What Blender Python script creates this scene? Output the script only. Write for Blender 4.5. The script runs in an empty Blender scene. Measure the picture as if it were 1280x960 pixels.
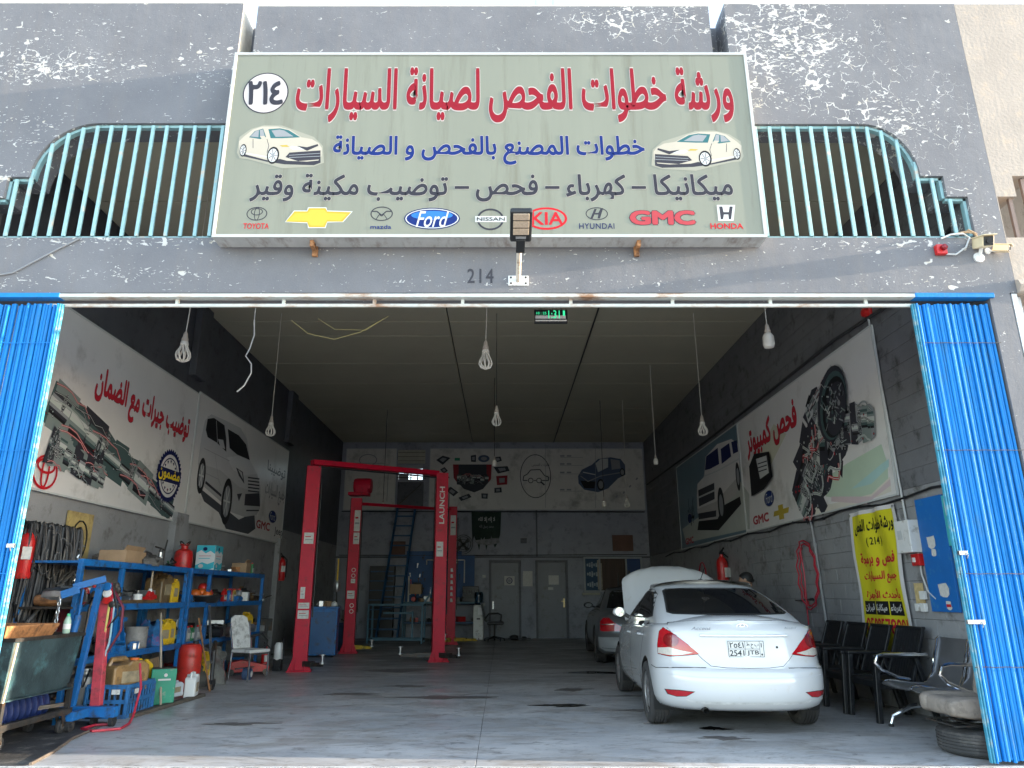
import bpy, bmesh, math, random, unicodedata
from mathutils import Vector, Matrix
from mathutils.geometry import tessellate_polygon
from mathutils.bvhtree import BVHTree
SC = bpy.context.scene
COL = SC.collection
R = math.radians
# ---------------------------------------------------------------- camera, sky, sun, exposure
FOC, PITCH, CX, CY, EYE = 894.0, R(16.45), 628.0, 480.0, 1.28
cd = bpy.data.cameras.new('camera'); cam = bpy.data.objects.new('camera', cd); COL.objects.link(cam)
cam.location = (0, 0, EYE); cam.rotation_euler = (R(90)+PITCH, 0, 0)
cd.sensor_width = 36; cd.lens = FOC/1280*36; cd.shift_x = (640-CX)/1280; cd.clip_end = 3000; cd.clip_start = .05
SC.camera = cam
SUN = Vector((1.0, -0.06, 0.135)).normalized()
w = bpy.data.worlds.new('World'); SC.world = w; w.use_nodes = True
nt = w.node_tree; bg = nt.nodes['Background']
sky = nt.nodes.new('ShaderNodeTexSky'); sky.sky_type = 'NISHITA'; sky.sun_disc = False
sky.sun_elevation = math.asin(SUN.z); sky.sun_rotation = math.atan2(SUN.x, SUN.y)
sky.air_density = 1.0; sky.dust_density = 0.6; sky.ozone_density = 2.1
hs = nt.nodes.new('ShaderNodeHueSaturation'); hs.inputs['Saturation'].default_value = .67
nt.links.new(sky.outputs[0], hs.inputs['Color']); nt.links.new(hs.outputs[0], bg.inputs[0]); bg.inputs[1].default_value = 0.15
sl = bpy.data.lights.new('sun', 'SUN'); sl.energy = 2.0; sl.angle = R(0.5); sl.color = (1, .86, .68)
so = bpy.data.objects.new('sun', sl); COL.objects.link(so); so.rotation_euler = SUN.to_track_quat('Z', 'Y').to_euler(); so.location = (20, -4, 8)
SC.view_settings.view_transform = 'Standard'; SC.view_settings.look = 'None'
SC.view_settings.gamma = 1; SC.view_settings.use_curve_mapping = False
SC.view_settings.exposure = 3.2
SC.cycles.use_denoising = True
SC.cycles.max_bounces = 8; SC.cycles.diffuse_bounces = 6

# ---------------------------------------------------------------- points on known planes of the place
def ray(x, y):
    u = (x-CX)/FOC; v = (CY-y)/FOC
    return (u, math.cos(PITCH)-v*math.sin(PITCH), math.sin(PITCH)+v*math.cos(PITCH))
def onY(x, y, Y):
    d = ray(x, y); t = Y/d[1]; return (d[0]*t, EYE+d[2]*t)
def onX(x, y, X):
    d = ray(x, y); t = X/d[0]; return (d[1]*t, EYE+d[2]*t)
def onZ(x, y, Z=0):
    d = ray(x, y); t = (Z-EYE)/d[2]; return (d[0]*t, d[1]*t)

# ---------------------------------------------------------------- materials
MATS = {}
def mat(name, col=(.5,.5,.5), rough=.6, metal=0, var=.12, vs=3., bump=0., bs=60., dirt=None, coat=0, emit=None, trans=0, alpha=None, stretch=None, spec=None, world=False):
    if name in MATS: return MATS[name]
    m = bpy.data.materials.new(name); m.use_nodes = True; MATS[name] = m
    n = m.node_tree.nodes; l = m.node_tree.links; b = n['Principled BSDF']
    b.inputs['Roughness'].default_value = rough; b.inputs['Metallic'].default_value = metal
    if spec is not None: b.inputs['Specular IOR Level'].default_value = spec
    if coat: b.inputs['Coat Weight'].default_value = coat; b.inputs['Coat Roughness'].default_value = .04
    if trans: b.inputs['Transmission Weight'].default_value = trans
    if emit: b.inputs['Emission Color'].default_value = (*emit[0], 1); b.inputs['Emission Strength'].default_value = emit[1]
    if alpha is not None: b.inputs['Alpha'].default_value = alpha
    c4 = (*col, 1)
    b.inputs['Base Color'].default_value = c4
    if var or dirt or bump:
        tc = n.new('ShaderNodeTexCoord'); mp = n.new('ShaderNodeMapping'); l.new(n.new('ShaderNodeNewGeometry').outputs['Position'] if world else tc.outputs['Object'], mp.inputs[0])
        if stretch: mp.inputs['Scale'].default_value = stretch
    out = None
    if var:
        no = n.new('ShaderNodeTexNoise'); no.inputs['Scale'].default_value = vs; no.inputs['Detail'].default_value = 6; no.inputs['Roughness'].default_value = .65
        l.new(mp.outputs[0], no.inputs[0])
        rp = n.new('ShaderNodeValToRGB'); l.new(no.outputs[0], rp.inputs[0])
        rp.color_ramp.elements[0].position = .3; rp.color_ramp.elements[1].position = .7
        rp.color_ramp.elements[0].color = tuple(max(0, c*(1-var)) for c in col)+(1,)
        rp.color_ramp.elements[1].color = tuple(min(1, c*(1+var)) for c in col)+(1,)
        out = rp.outputs[0]
    if dirt:
        dc, amt, ds = dirt
        n2 = n.new('ShaderNodeTexNoise'); n2.inputs['Scale'].default_value = ds; n2.inputs['Detail'].default_value = 8; n2.inputs['Roughness'].default_value = .7
        l.new(mp.outputs[0], n2.inputs[0])
        mr = n.new('ShaderNodeMapRange'); mr.inputs[1].default_value = .62-amt*.4; mr.inputs[2].default_value = .74-amt*.25; l.new(n2.outputs[0], mr.inputs[0])
        mx = n.new('ShaderNodeMix'); mx.data_type = 'RGBA'; l.new(mr.outputs[0], mx.inputs[0])
        if out: l.new(out, mx.inputs[6])
        else: mx.inputs[6].default_value = c4
        mx.inputs[7].default_value = (*dc, 1); out = mx.outputs[2]
    if out: l.new(out, b.inputs['Base Color'])
    if bump:
        n3 = n.new('ShaderNodeTexNoise'); n3.inputs['Scale'].default_value = bs; n3.inputs['Detail'].default_value = 5; l.new(mp.outputs[0], n3.inputs[0])
        bp = n.new('ShaderNodeBump'); bp.inputs['Strength'].default_value = bump; bp.inputs['Distance'].default_value = .01
        l.new(n3.outputs[0], bp.inputs['Height']); l.new(bp.outputs[0], b.inputs['Normal'])
    return m
def flat(name, col, rough=.6): return mat('print_'+name, col, rough, var=.05, vs=1.5, spec=.2)
WHITE = flat('white', (.55,.54,.52)); BLACK = flat('black', (.012,.012,.014)); RED = flat('red', (.48,.012,.02)); BLUE = flat('blue', (.012,.045,.28))
DGREY = flat('dark_grey', (.035,.035,.045)); MGREY = flat('mid_grey', (.25,.26,.27)); LGREY = flat('light_grey', (.5,.51,.5))
GOLD = flat('gold', (.42,.31,.04)); NAVY = flat('navy', (.01,.015,.08)); YEL = flat('yellow', (.75,.55,.02)); TEAL = flat('teal', (.03,.12,.13))
BPAINT = mat('blue_shelf_paint', (.008,.13,.38), .45, var=.25, vs=5, dirt=((.03,.04,.06), .25, 9), bump=.15)
SHUT = mat('blue_shutter_paint', (.008,.18,.50), .62, var=.18, vs=2, dirt=((.03,.16,.34), .2, 10), bump=.2, stretch=(1,1,.25), world=True, spec=.25)
SHUTE = mat('worn_cyan_paint', (.04,.26,.38), .5, var=.35, vs=6, dirt=((.28,.34,.34), .3, 12), bump=.2)
CYAN = mat('pale_cyan_paint', (.26,.44,.46), .5, var=.15, vs=5, dirt=((.5,.42,.33), .12, 8))
RUBBER = mat('rubber', (.022,.022,.023), .75, var=.3, vs=20, bump=.3)
BLKP = mat('black_plastic', (.013,.014,.016), .42, var=.3, vs=8, bump=.1)
STEEL = mat('bare_steel', (.45,.46,.47), .35, metal=.9, var=.25, vs=12)
CHROME = mat('chrome', (.75,.76,.77), .12, metal=1, var=.05)
DSTEEL = mat('dark_greasy_steel', (.05,.048,.045), .5, metal=.5, var=.4, vs=8, dirt=((.10,.06,.035), .3, 6), bump=.3)
RUST = mat('rusty_steel', (.36,.17,.07), .7, var=.4, vs=6, dirt=((.10,.045,.02), .35, 7), bump=.4)
LIFTR = mat('red_lift_paint', (.50,.005,.03), .42, var=.12, vs=3, spec=.25, dirt=((.2,.02,.03), .15, 9))
REDP = mat('red_paint', (.5,.015,.015), .35, var=.15, vs=4, dirt=((.12,.03,.02), .2, 9))
YELP = mat('yellow_plastic', (.68,.42,.015), .4, var=.12, vs=5, dirt=((.12,.07,.02), .2, 8))
LIFTY = mat('yellow_arm_paint', (.48,.32,.03), .45, var=.2, vs=5, dirt=((.08,.06,.03), .35, 7))
BROWNJ = mat('oily_plastic', (.17,.11,.05), .35, var=.35, vs=5, dirt=((.04,.025,.015), .35, 5))
WPL = mat('white_plastic', (.68,.68,.66), .4, var=.08, vs=5, dirt=((.3,.27,.22), .15, 8))
CARD = mat('cardboard', (.36,.24,.14), .85, var=.15, vs=6, bump=.1)
GLASSD = mat('tinted_glass', (.008,.009,.011), .03, var=0, spec=.7)

# ---------------------------------------------------------------- mesh builder
class MB:
    def __init__(s): s.v = []; s.f = []; s.m = []; s.cm = 0
    def add(s, vs, fs):
        b = len(s.v); s.v += [tuple(p) for p in vs]
        for f in fs: s.f.append(tuple(b+i for i in f)); s.m.append(s.cm)
        return s
    def box(s, c, d, rot=None, taper=None):
        hx, hy, hz = d[0]/2, d[1]/2, d[2]/2
        P = []
        for z in (-1, 1):
            t = taper if (taper and z > 0) else 1
            for x, y in ((-1,-1),(1,-1),(1,1),(-1,1)): P.append(Vector((x*hx*t, y*hy*t, z*hz)))
        if rot is not None:
            M = rot if isinstance(rot, Matrix) else Matrix.Rotation(rot, 3, 'Z')
            P = [M @ p for p in P]
        c = Vector(c)
        return s.add([p+c for p in P], [(3,2,1,0),(4,5,6,7),(0,1,5,4),(1,2,6,5),(2,3,7,6),(3,0,4,7)])
    def bar(s, a, b, w_, h_=None, up=(0,0,1)):
        a = Vector(a); b = Vector(b); d = b-a; h_ = h_ or w_
        z = d.normalized(); u = Vector(up)
        if abs(z.dot(u)) > .98: u = Vector((0,1,0))
        x = u.cross(z).normalized(); y = z.cross(x)
        M = Matrix((x, y, z)).transposed()
        return s.box((a+b)/2, (w_, h_, d.length), M)
    def tube(s, pts, r, n=8, caps=True):
        pts = [Vector(p) for p in pts]; N = len(pts)
        rs = r if isinstance(r, (list, tuple)) else [r]*N
        V = []; x = None
        for i, p in enumerate(pts):
            t = (pts[min(i+1, N-1)]-pts[max(i-1, 0)]).normalized()
            if x is None:
                u = Vector((0,0,1)) if abs(t.z) < .9 else Vector((1,0,0)); x = u.cross(t).normalized()
            else:
                x = (x - t*x.dot(t)); x = x.normalized() if x.length > 1e-6 else Vector((1,0,0))
            y = t.cross(x)
            for k in range(n):
                a = 2*math.pi*k/n; V.append(p+(x*math.cos(a)+y*math.sin(a))*rs[i])
        F = [(i*n+k, i*n+(k+1)%n, (i+1)*n+(k+1)%n, (i+1)*n+k) for i in range(N-1) for k in range(n)]
        if caps: F += [tuple(range(n))[::-1], tuple((N-1)*n+k for k in range(n))]
        return s.add(V, F)
    def lathe(s, prof, c=(0,0,0), axis='Z', n=20, caps=True, M=None):
        V = []
        for r, z in prof:
            for k in range(n):
                a = 2*math.pi*k/n; p = Vector((r*math.cos(a), r*math.sin(a), z))
                if axis == 'X': p = Vector((p.z, p.x, p.y))
                elif axis == 'Y': p = Vector((p.x, p.z, p.y))
                if M is not None: p = M @ p
                V.append(p+Vector(c))
        N = len(prof)
        F = [(i*n+k, i*n+(k+1)%n, (i+1)*n+(k+1)%n, (i+1)*n+k) for i in range(N-1) for k in range(n)]
        if caps: F += [tuple(range(n))[::-1], tuple((N-1)*n+k for k in range(n))]
        return s.add(V, F)
    def prism(s, pts, off):                      # pts: 3D outline, off: extrusion vector
        pts = [Vector(p) for p in pts]; off = Vector(off); n = len(pts)
        T = tessellate_polygon([pts]); V = pts+[p+off for p in pts]
        F = [tuple(t) for t in T]+[tuple(i+n for i in reversed(t)) for t in T]+[(i, (i+1)%n, n+(i+1)%n, n+i) for i in range(n)]
        return s.add(V, F)
    def holed(s, outer, holes, tf, off):         # 2D outline with holes, tf(u,v)->3D, extruded by off
        loops = [outer]+holes; T = tessellate_polygon([[Vector((u, v, 0)) for u, v in L] for L in loops])
        flatp = [tf(u, v) for L in loops for u, v in L]; n = len(flatp); off = Vector(off)
        V = [Vector(p) for p in flatp]; V = V+[p+off for p in V]
        F = [tuple(t) for t in T]+[tuple(i+n for i in reversed(t)) for t in T]
        b = 0
        for L in loops:
            k = len(L); F += [(b+i, b+(i+1)%k, n+b+(i+1)%k, n+b+i) for i in range(k)]; b += k
        return s.add(V, F)
    def build(s, name, m=None, parent=None, smooth=False, bev=0, loc=None):
        me = bpy.data.meshes.new(name); me.from_pydata(s.v, [], s.f); me.update()
        bm = bmesh.new(); bm.from_mesh(me); bmesh.ops.recalc_face_normals(bm, faces=bm.faces); bm.to_mesh(me); bm.free()
        ms = m if isinstance(m, (list, tuple)) else [m]
        for q in ms: me.materials.append(q)
        if len(ms) > 1: me.polygons.foreach_set('material_index', s.m)
        o = bpy.data.objects.new(name, me); COL.objects.link(o)
        if parent: o.parent = parent
        if loc: o.location = loc
        if smooth: smooth_by(me, smooth if smooth is not True else 40)
        if bev:
            b = o.modifiers.new('bevel', 'BEVEL'); b.width = bev; b.segments = 2; b.limit_method = 'ANGLE'; b.angle_limit = R(35)
        return o
def smooth_by(me, ang):
    me.polygons.foreach_set('use_smooth', [True]*len(me.polygons))
    bm = bmesh.new(); bm.from_mesh(me); a = R(ang)
    for e in bm.edges:
        e.smooth = not (len(e.link_faces) != 2 or e.calc_face_angle(0) > a)
    bm.to_mesh(me); bm.free()
USEDL = {}
def tag(o, label=None, cat=None, group=None, kind=None):
    if label: o['label'] = label; USEDL[label] = USEDL.get(label, 0)+1
    if cat: o['category'] = cat
    if group: o['group'] = group
    if kind: o['kind'] = kind
    return o
def thing(name, label, cat, loc=(0,0,0), rz=0, group=None, rot=None):
    o = bpy.data.objects.new(name, None); COL.objects.link(o); o.empty_display_size = .1
    o.location = loc; o.rotation_euler = rot or (0, 0, rz)
    return tag(o, label, cat, group)
def kids(o): return [c for c in bpy.data.objects if c.parent == o]
def dup(root, loc=None, rz=None, label=None, rot=None, scale=None):
    r = root.copy(); COL.objects.link(r)
    if loc is not None: r.location = loc
    if rz is not None: r.rotation_euler = (0, 0, rz)
    if rot is not None: r.rotation_euler = rot
    if scale: r.scale = scale
    if label: r['label'] = label; USEDL[label] = USEDL.get(label, 0)+1
    for ch in kids(root):
        c = ch.copy(); COL.objects.link(c); c.parent = r
        for g in kids(ch):
            d = g.copy(); COL.objects.link(d); d.parent = c
    return r
def inst(o, name, parent, loc, rot=(0,0,0), scale=None):    # linked copy of one part
    c = bpy.data.objects.new(name, o.data); COL.objects.link(c); c.parent = parent; c.location = loc; c.rotation_euler = rot
    if scale: c.scale = scale
    for mo in o.modifiers:
        if mo.type == 'BEVEL':
            b = c.modifiers.new('bevel', 'BEVEL'); b.width = mo.width; b.segments = 2; b.limit_method = 'ANGLE'; b.angle_limit = R(35)
    return c
def struct(o): o['kind'] = 'structure'; return o

# ---------------------------------------------------------------- lettering and flat print
SHAPE = {}
for _c in list(range(0xFE70, 0xFEFD)):
    d = unicodedata.decomposition(chr(_c)).split()
    if not d: continue
    k = tuple(int(x, 16) for x in d[1:]); SHAPE.setdefault(k, {})[d[0].strip('<>')] = chr(_c)
def arabic(s):
    out = []; L = [ord(c) for c in s]; i = 0; items = []
    while i < len(L):
        if L[i] == 0x644 and i+1 < len(L) and L[i+1] in (0x622, 0x623, 0x625, 0x627): items.append((L[i], L[i+1])); i += 2
        else: items.append((L[i],)); i += 1
    def can(it, f): return it in SHAPE and f in SHAPE[it]
    for j, it in enumerate(items):
        if it not in SHAPE: out.append(chr(it[0]) if it[0] != 0x640 else chr(0x640)); continue
        prev = j > 0 and (can(items[j-1], 'initial') or items[j-1] == (0x640,))
        nxt = j+1 < len(items) and can(it, 'initial') and (can(items[j+1], 'final') or items[j+1] == (0x640,))
        f = 'medial' if (prev and nxt) else 'final' if prev else 'initial' if nxt else 'isolated'
        out.append(SHAPE[it].get(f) or SHAPE[it].get('isolated'))
    r_ = ''.join(reversed(out)); w_ = ''; num = ''
    for c in r_:                               # numbers keep their own direction
        if c.isdigit(): num = c+num
        else: w_ += num+c; num = ''
    return w_+num
def is_ar(s): return any(0x600 <= ord(c) <= 0x6ff for c in s)
def glyphs(s, off=0., shear=0, space=1., fat=1.15):
    cu = bpy.data.curves.new('lettering', 'FONT'); cu.body = arabic(s) if is_ar(s) else s
    cu.resolution_u = 3; cu.shear = shear; cu.space_character = space
    o = bpy.data.objects.new('lettering', cu); COL.objects.link(o)
    bpy.context.view_layer.update()
    me = bpy.data.meshes.new_from_object(o)
    V = [v.co.copy() for v in me.vertices]; F = [tuple(p.vertices) for p in me.polygons]
    bpy.data.objects.remove(o); bpy.data.meshes.remove(me); bpy.data.curves.remove(cu)
    par = list(range(len(V)))                  # islands get alternating heights so that joined letters never share a plane
    def fd(a):
        while par[a] != a: par[a] = par[par[a]]; a = par[a]
        return a
    for f in F:
        for q in f[1:]: par[fd(q)] = fd(f[0])
    mn = {}
    for i, v in enumerate(V): r_ = fd(i); mn[r_] = min(mn.get(r_, 1e9), v.x)
    order = {r_: k for k, r_ in enumerate(sorted(mn, key=mn.get))}
    base = [(v.x, v.y, (order[fd(i)] % 3)*.00003) for i, v in enumerate(V)]
    if off <= 0: return base, F
    W_, G_ = [], []; n_ = 6                      # heavier strokes: copies shifted round a small circle
    for k in range(n_):
        a = 2*math.pi*k/n_; b = len(W_); W_ += [(x+off*math.cos(a), y+off*fat*math.sin(a), z+.00009*(k+1)) for x, y, z in base]; G_ += [tuple(q+b for q in f) for f in F]
    return W_, G_
class Frame:                                   # a flat surface: origin, right, up; print lies in front of it
    def __init__(s, o, u, v):
        s.o = Vector(o); s.u = Vector(u).normalized(); s.v = Vector(v).normalized(); s.n = s.u.cross(s.v).normalized()
    def at(s, a, b, h=0): return s.o+s.u*a+s.v*b+s.n*h
def write(fr, s, rect, m, parent, off=.012, outline=None, h=.0008, shear=0, name='lettering', slope=0, space=1.):
    V, F = glyphs(s, off, shear, space)
    if not V: return None
    x0 = min(v[0] for v in V); x1 = max(v[0] for v in V); y0 = min(v[1] for v in V); y1 = max(v[1] for v in V)
    sx = (rect[2]-rect[0])/(x1-x0); sy = (rect[3]-rect[1])/(y1-y0)
    def put(V, hh): return [fr.at(rect[0]+(x-x0)*sx, rect[1]+(y-y0)*sy+slope*(x-x0)*sx, hh+z) for x, y, z in V]
    o = MB().add(put(V, h+(.0007 if outline else 0)), F).build(name, m, parent)
    if outline:
        V2, F2 = glyphs(s, off+outline[1], shear, space); MB().add(put(V2, h), F2).build('letter_outline', outline[0], parent)
    return o
class Art:                                     # flat coloured shapes on a Frame, each a hair in front of the last
    def __init__(s, fr, h=.0006, step=.00003): s.fr = fr; s.h = h; s.step = step; s.mb = MB(); s.mats = []
    def poly(s, pts, m):
        if m not in s.mats: s.mats.append(m)
        s.mb.cm = s.mats.index(m); s.h += s.step
        V = [s.fr.at(a, b, s.h) for a, b in pts]
        s.mb.add(V, [tuple(t) for t in tessellate_polygon([V])]); return s
    def ell(s, cx, cy, rx, ry, m, n=22, a0=0, rot=0):
        c, q = math.cos(rot), math.sin(rot)
        return s.poly([(cx+rx*math.cos(2*math.pi*k/n)*c-ry*math.sin(2*math.pi*k/n)*q, cy+rx*math.cos(2*math.pi*k/n)*q+ry*math.sin(2*math.pi*k/n)*c) for k in range(n)], m)
    def ring(s, cx, cy, rx, ry, t, m, n=26, rot=0):
        if m not in s.mats: s.mats.append(m)
        s.mb.cm = s.mats.index(m); s.h += s.step; V = []; c, q = math.cos(rot), math.sin(rot)
        for k in range(n):
            a = 2*math.pi*k/n
            for d in (0, t):
                x, y = (rx-d)*math.cos(a), (ry-d)*math.sin(a); V.append(s.fr.at(cx+x*c-y*q, cy+x*q+y*c, s.h))
        s.mb.add(V, [(2*k, 2*((k+1) % n), 2*((k+1) % n)+1, 2*k+1) for k in range(n)]); return s
    def line(s, pts, w_, m):
        for (a, b), (c, d) in zip(pts, pts[1:]):
            L = math.hypot(c-a, d-b) or 1; nx, ny = -(d-b)/L*w_/2, (c-a)/L*w_/2
            s.poly([(a+nx, b+ny), (c+nx, d+ny), (c-nx, d-ny), (a-nx, b-ny)], m)
        return s
    def build(s, name, parent): return s.mb.build(name, s.mats, parent)
# ================================================================= materials of the setting
def peel_mat():
    m = bpy.data.materials.new('peeling_grey_render'); m.use_nodes = True
    n = m.node_tree.nodes; l = m.node_tree.links; b = n['Principled BSDF']
    tc = n.new('ShaderNodeTexCoord'); P = tc.outputs['Object']
    def math_(op, a, c=None, d=None):
        q = n.new('ShaderNodeMath'); q.operation = op
        for i, x in enumerate((a, c, d)):
            if x is None: continue
            if isinstance(x, (int, float)): q.inputs[i].default_value = x
            else: l.new(x, q.inputs[i])
        return q.outputs[0]
    def noise(sc, det=6, ro=.6, vec=P, dist=0):
        q = n.new('ShaderNodeTexNoise'); q.inputs['Scale'].default_value = sc; q.inputs['Detail'].default_value = det; q.inputs['Roughness'].default_value = ro
        q.inputs['Distortion'].default_value = dist; l.new(vec, q.inputs[0]); return q
    def ramp(x, a, c):
        q = n.new('ShaderNodeMapRange'); q.inputs[1].default_value = a; q.inputs[2].default_value = c; l.new(x, q.inputs[0]); return q.outputs[0]
    sep = n.new('ShaderNodeSeparateXYZ'); l.new(P, sep.inputs[0])
    def blob(cx, cz, rx, rz, amp):
        dx = math_('DIVIDE', math_('SUBTRACT', sep.outputs[0], cx), rx); dz = math_('DIVIDE', math_('SUBTRACT', sep.outputs[2], cz), rz)
        d = math_('ADD', math_('MULTIPLY', dx, dx), math_('MULTIPLY', dz, dz))
        return math_('MULTIPLY', math_('SUBTRACT', 1., math_('MINIMUM', d, 1.)), amp)
    dens = None
    for a in ((-4.7,6.55,1.6,.3,.9), (-2.9,6.6,.7,.45,.7), (-4.9,7.0,1.4,.3,.4), (3.0,6.9,.9,.75,1.0), (2.8,6.25,.8,.35,.7), (4.0,5.9,.6,.5,.75), (1.4,7.2,1.1,.32,.75), (-1.6,6.62,1.3,.18,1.),
              (.4,6.62,1.2,.12,1.), (-4.6,5.7,1.1,.5,.5), (3.8,4.5,1.2,.10,.75), (-3.8,4.53,1.6,.09,.8), (-3.4,4.18,1.0,.12,.75), (.4,4.10,2.8,.06,.5), (4.55,4.75,.35,.35,.7), (4.35,5.15,.5,.3,.6), (-4.9,5.25,.5,.4,.6),
              (4.1,4.12,.9,.14,.6), (-4.8,4.12,.8,.12,.7), (3.9,5.75,.4,.4,.8)):
        q = blob(*a); dens = q if dens is None else math_('MAXIMUM', dens, q)
    wrp = noise(7, 3); vm = n.new('ShaderNodeVectorMath'); vm.operation = 'MULTIPLY_ADD'; l.new(wrp.outputs['Color'], vm.inputs[0]); vm.inputs[1].default_value = (.16,.16,.16); l.new(P, vm.inputs[2])
    vo = n.new('ShaderNodeTexVoronoi'); vo.feature = 'DISTANCE_TO_EDGE'; vo.inputs['Scale'].default_value = 7.5; l.new(vm.outputs[0], vo.inputs['Vector'])
    dens = math_('MAXIMUM', dens, .05)
    crackw = math_('MULTIPLY', math_('SUBTRACT', noise(3.6, 6, .7).outputs[0], .485), .85)
    net = math_('MAXIMUM', math_('MAXIMUM', blob(3.0,6.8,1.1,.9,1.1), blob(1.5,7.2,1.1,.4,.8)), blob(-4.9,6.6,.9,.3,.5)); net = math_('MAXIMUM', net, blob(3.6,6.0,1.3,.8,.5))
    crack = math_('GREATER_THAN', math_('MULTIPLY', net, crackw), vo.outputs['Distance'])
    mp = n.new('ShaderNodeMapping'); mp.inputs['Scale'].default_value = (1, 1, 1.7); l.new(P, mp.inputs[0])
    fl = noise(8.5, 3.5, .55, mp.outputs[0], .9); thr = math_('SUBTRACT', .715, math_('MULTIPLY', dens, .145))
    spot = math_('GREATER_THAN', fl.outputs[0], thr)
    mp3 = n.new('ShaderNodeMapping'); mp3.inputs['Scale'].default_value = (1, 1, 2.6); mp3.inputs['Rotation'].default_value = (0, .2, 0); l.new(P, mp3.inputs[0])
    spot2 = math_('GREATER_THAN', noise(20, 2.5, .5, mp3.outputs[0], 1.0).outputs[0], math_('SUBTRACT', .715, math_('MULTIPLY', dens, .11)))
    mask = math_('MAXIMUM', crack, math_('MAXIMUM', spot, spot2))
    base = n.new('ShaderNodeValToRGB'); l.new(noise(1.1, 8, .7).outputs[0], base.inputs[0])
    base.color_ramp.elements[0].position = .3; base.color_ramp.elements[0].color = (.150,.152,.166,1)
    base.color_ramp.elements[1].position = .72; base.color_ramp.elements[1].color = (.215,.215,.228,1)
    st = n.new('ShaderNodeMapping'); st.inputs['Scale'].default_value = (5, 5, .35); l.new(P, st.inputs[0])
    stain = ramp(noise(1.6, 6, .7, st.outputs[0]).outputs[0], .5, .8)
    mx = n.new('ShaderNodeMix'); mx.data_type = 'RGBA'; l.new(math_('MULTIPLY', stain, .35), mx.inputs[0]); l.new(base.outputs[0], mx.inputs[6]); mx.inputs[7].default_value = (.23,.20,.175,1)
    fine = n.new('ShaderNodeMix'); fine.data_type = 'RGBA'; fine.blend_type = 'MULTIPLY'; fine.inputs[0].default_value = .35; l.new(mx.outputs[2], fine.inputs[6]); l.new(noise(90, 3).outputs['Fac'], fine.inputs[7])
    wc = n.new('ShaderNodeValToRGB'); l.new(noise(12, 3).outputs[0], wc.inputs[0]); wc.color_ramp.elements[0].color = (.46,.41,.32,1); wc.color_ramp.elements[0].position = .3; wc.color_ramp.elements[1].color = (.50,.49,.47,1); wc.color_ramp.elements[1].position = .5
    m2 = n.new('ShaderNodeMix'); m2.data_type = 'RGBA'; l.new(mask, m2.inputs[0]); l.new(fine.outputs[2], m2.inputs[6]); l.new(wc.outputs[0], m2.inputs[7]); l.new(m2.outputs[2], b.inputs['Base Color'])
    b.inputs['Roughness'].default_value = .85
    hgt = math_('ADD', math_('MULTIPLY', mask, -.5), math_('ADD', math_('MULTIPLY', noise(55, 5).outputs[0], .35), math_('MULTIPLY', noise(5, 4).outputs[0], 1.5)))
    bp = n.new('ShaderNodeBump'); bp.inputs['Strength'].default_value = .55; bp.inputs['Distance'].default_value = .006; l.new(hgt, bp.inputs['Height']); l.new(bp.outputs[0], b.inputs['Normal'])
    return m
PEEL = peel_mat()
BEIGE = mat('beige_render', (.35,.30,.255), .9, var=.1, vs=2, dirt=((.42,.33,.25), .2, 4), bump=.4, bs=30)
WGREY = mat('grey_wall_paint', (.27,.27,.275), .55, var=.14, vs=1.6, dirt=((.12,.115,.11), .22, 3.5), bump=.25, bs=50, world=True)
WDARK = mat('dark_wall_paint', (.07,.075,.09), .5, var=.2, vs=1.5, dirt=((.02,.02,.022), .2, 4), bump=.25, bs=50)
WBACK = mat('dusky_wall_paint', (.27,.285,.33), .6, var=.12, vs=1.2, dirt=((.16,.165,.18), .25, 3), bump=.25)
MORTAR = mat('grey_mortar', (.06,.06,.063), .9, var=.1)
CEILM = mat('grimy_ceiling_sheet', (.48,.45,.34), .7, var=.06, vs=.9, bump=.1)
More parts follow.
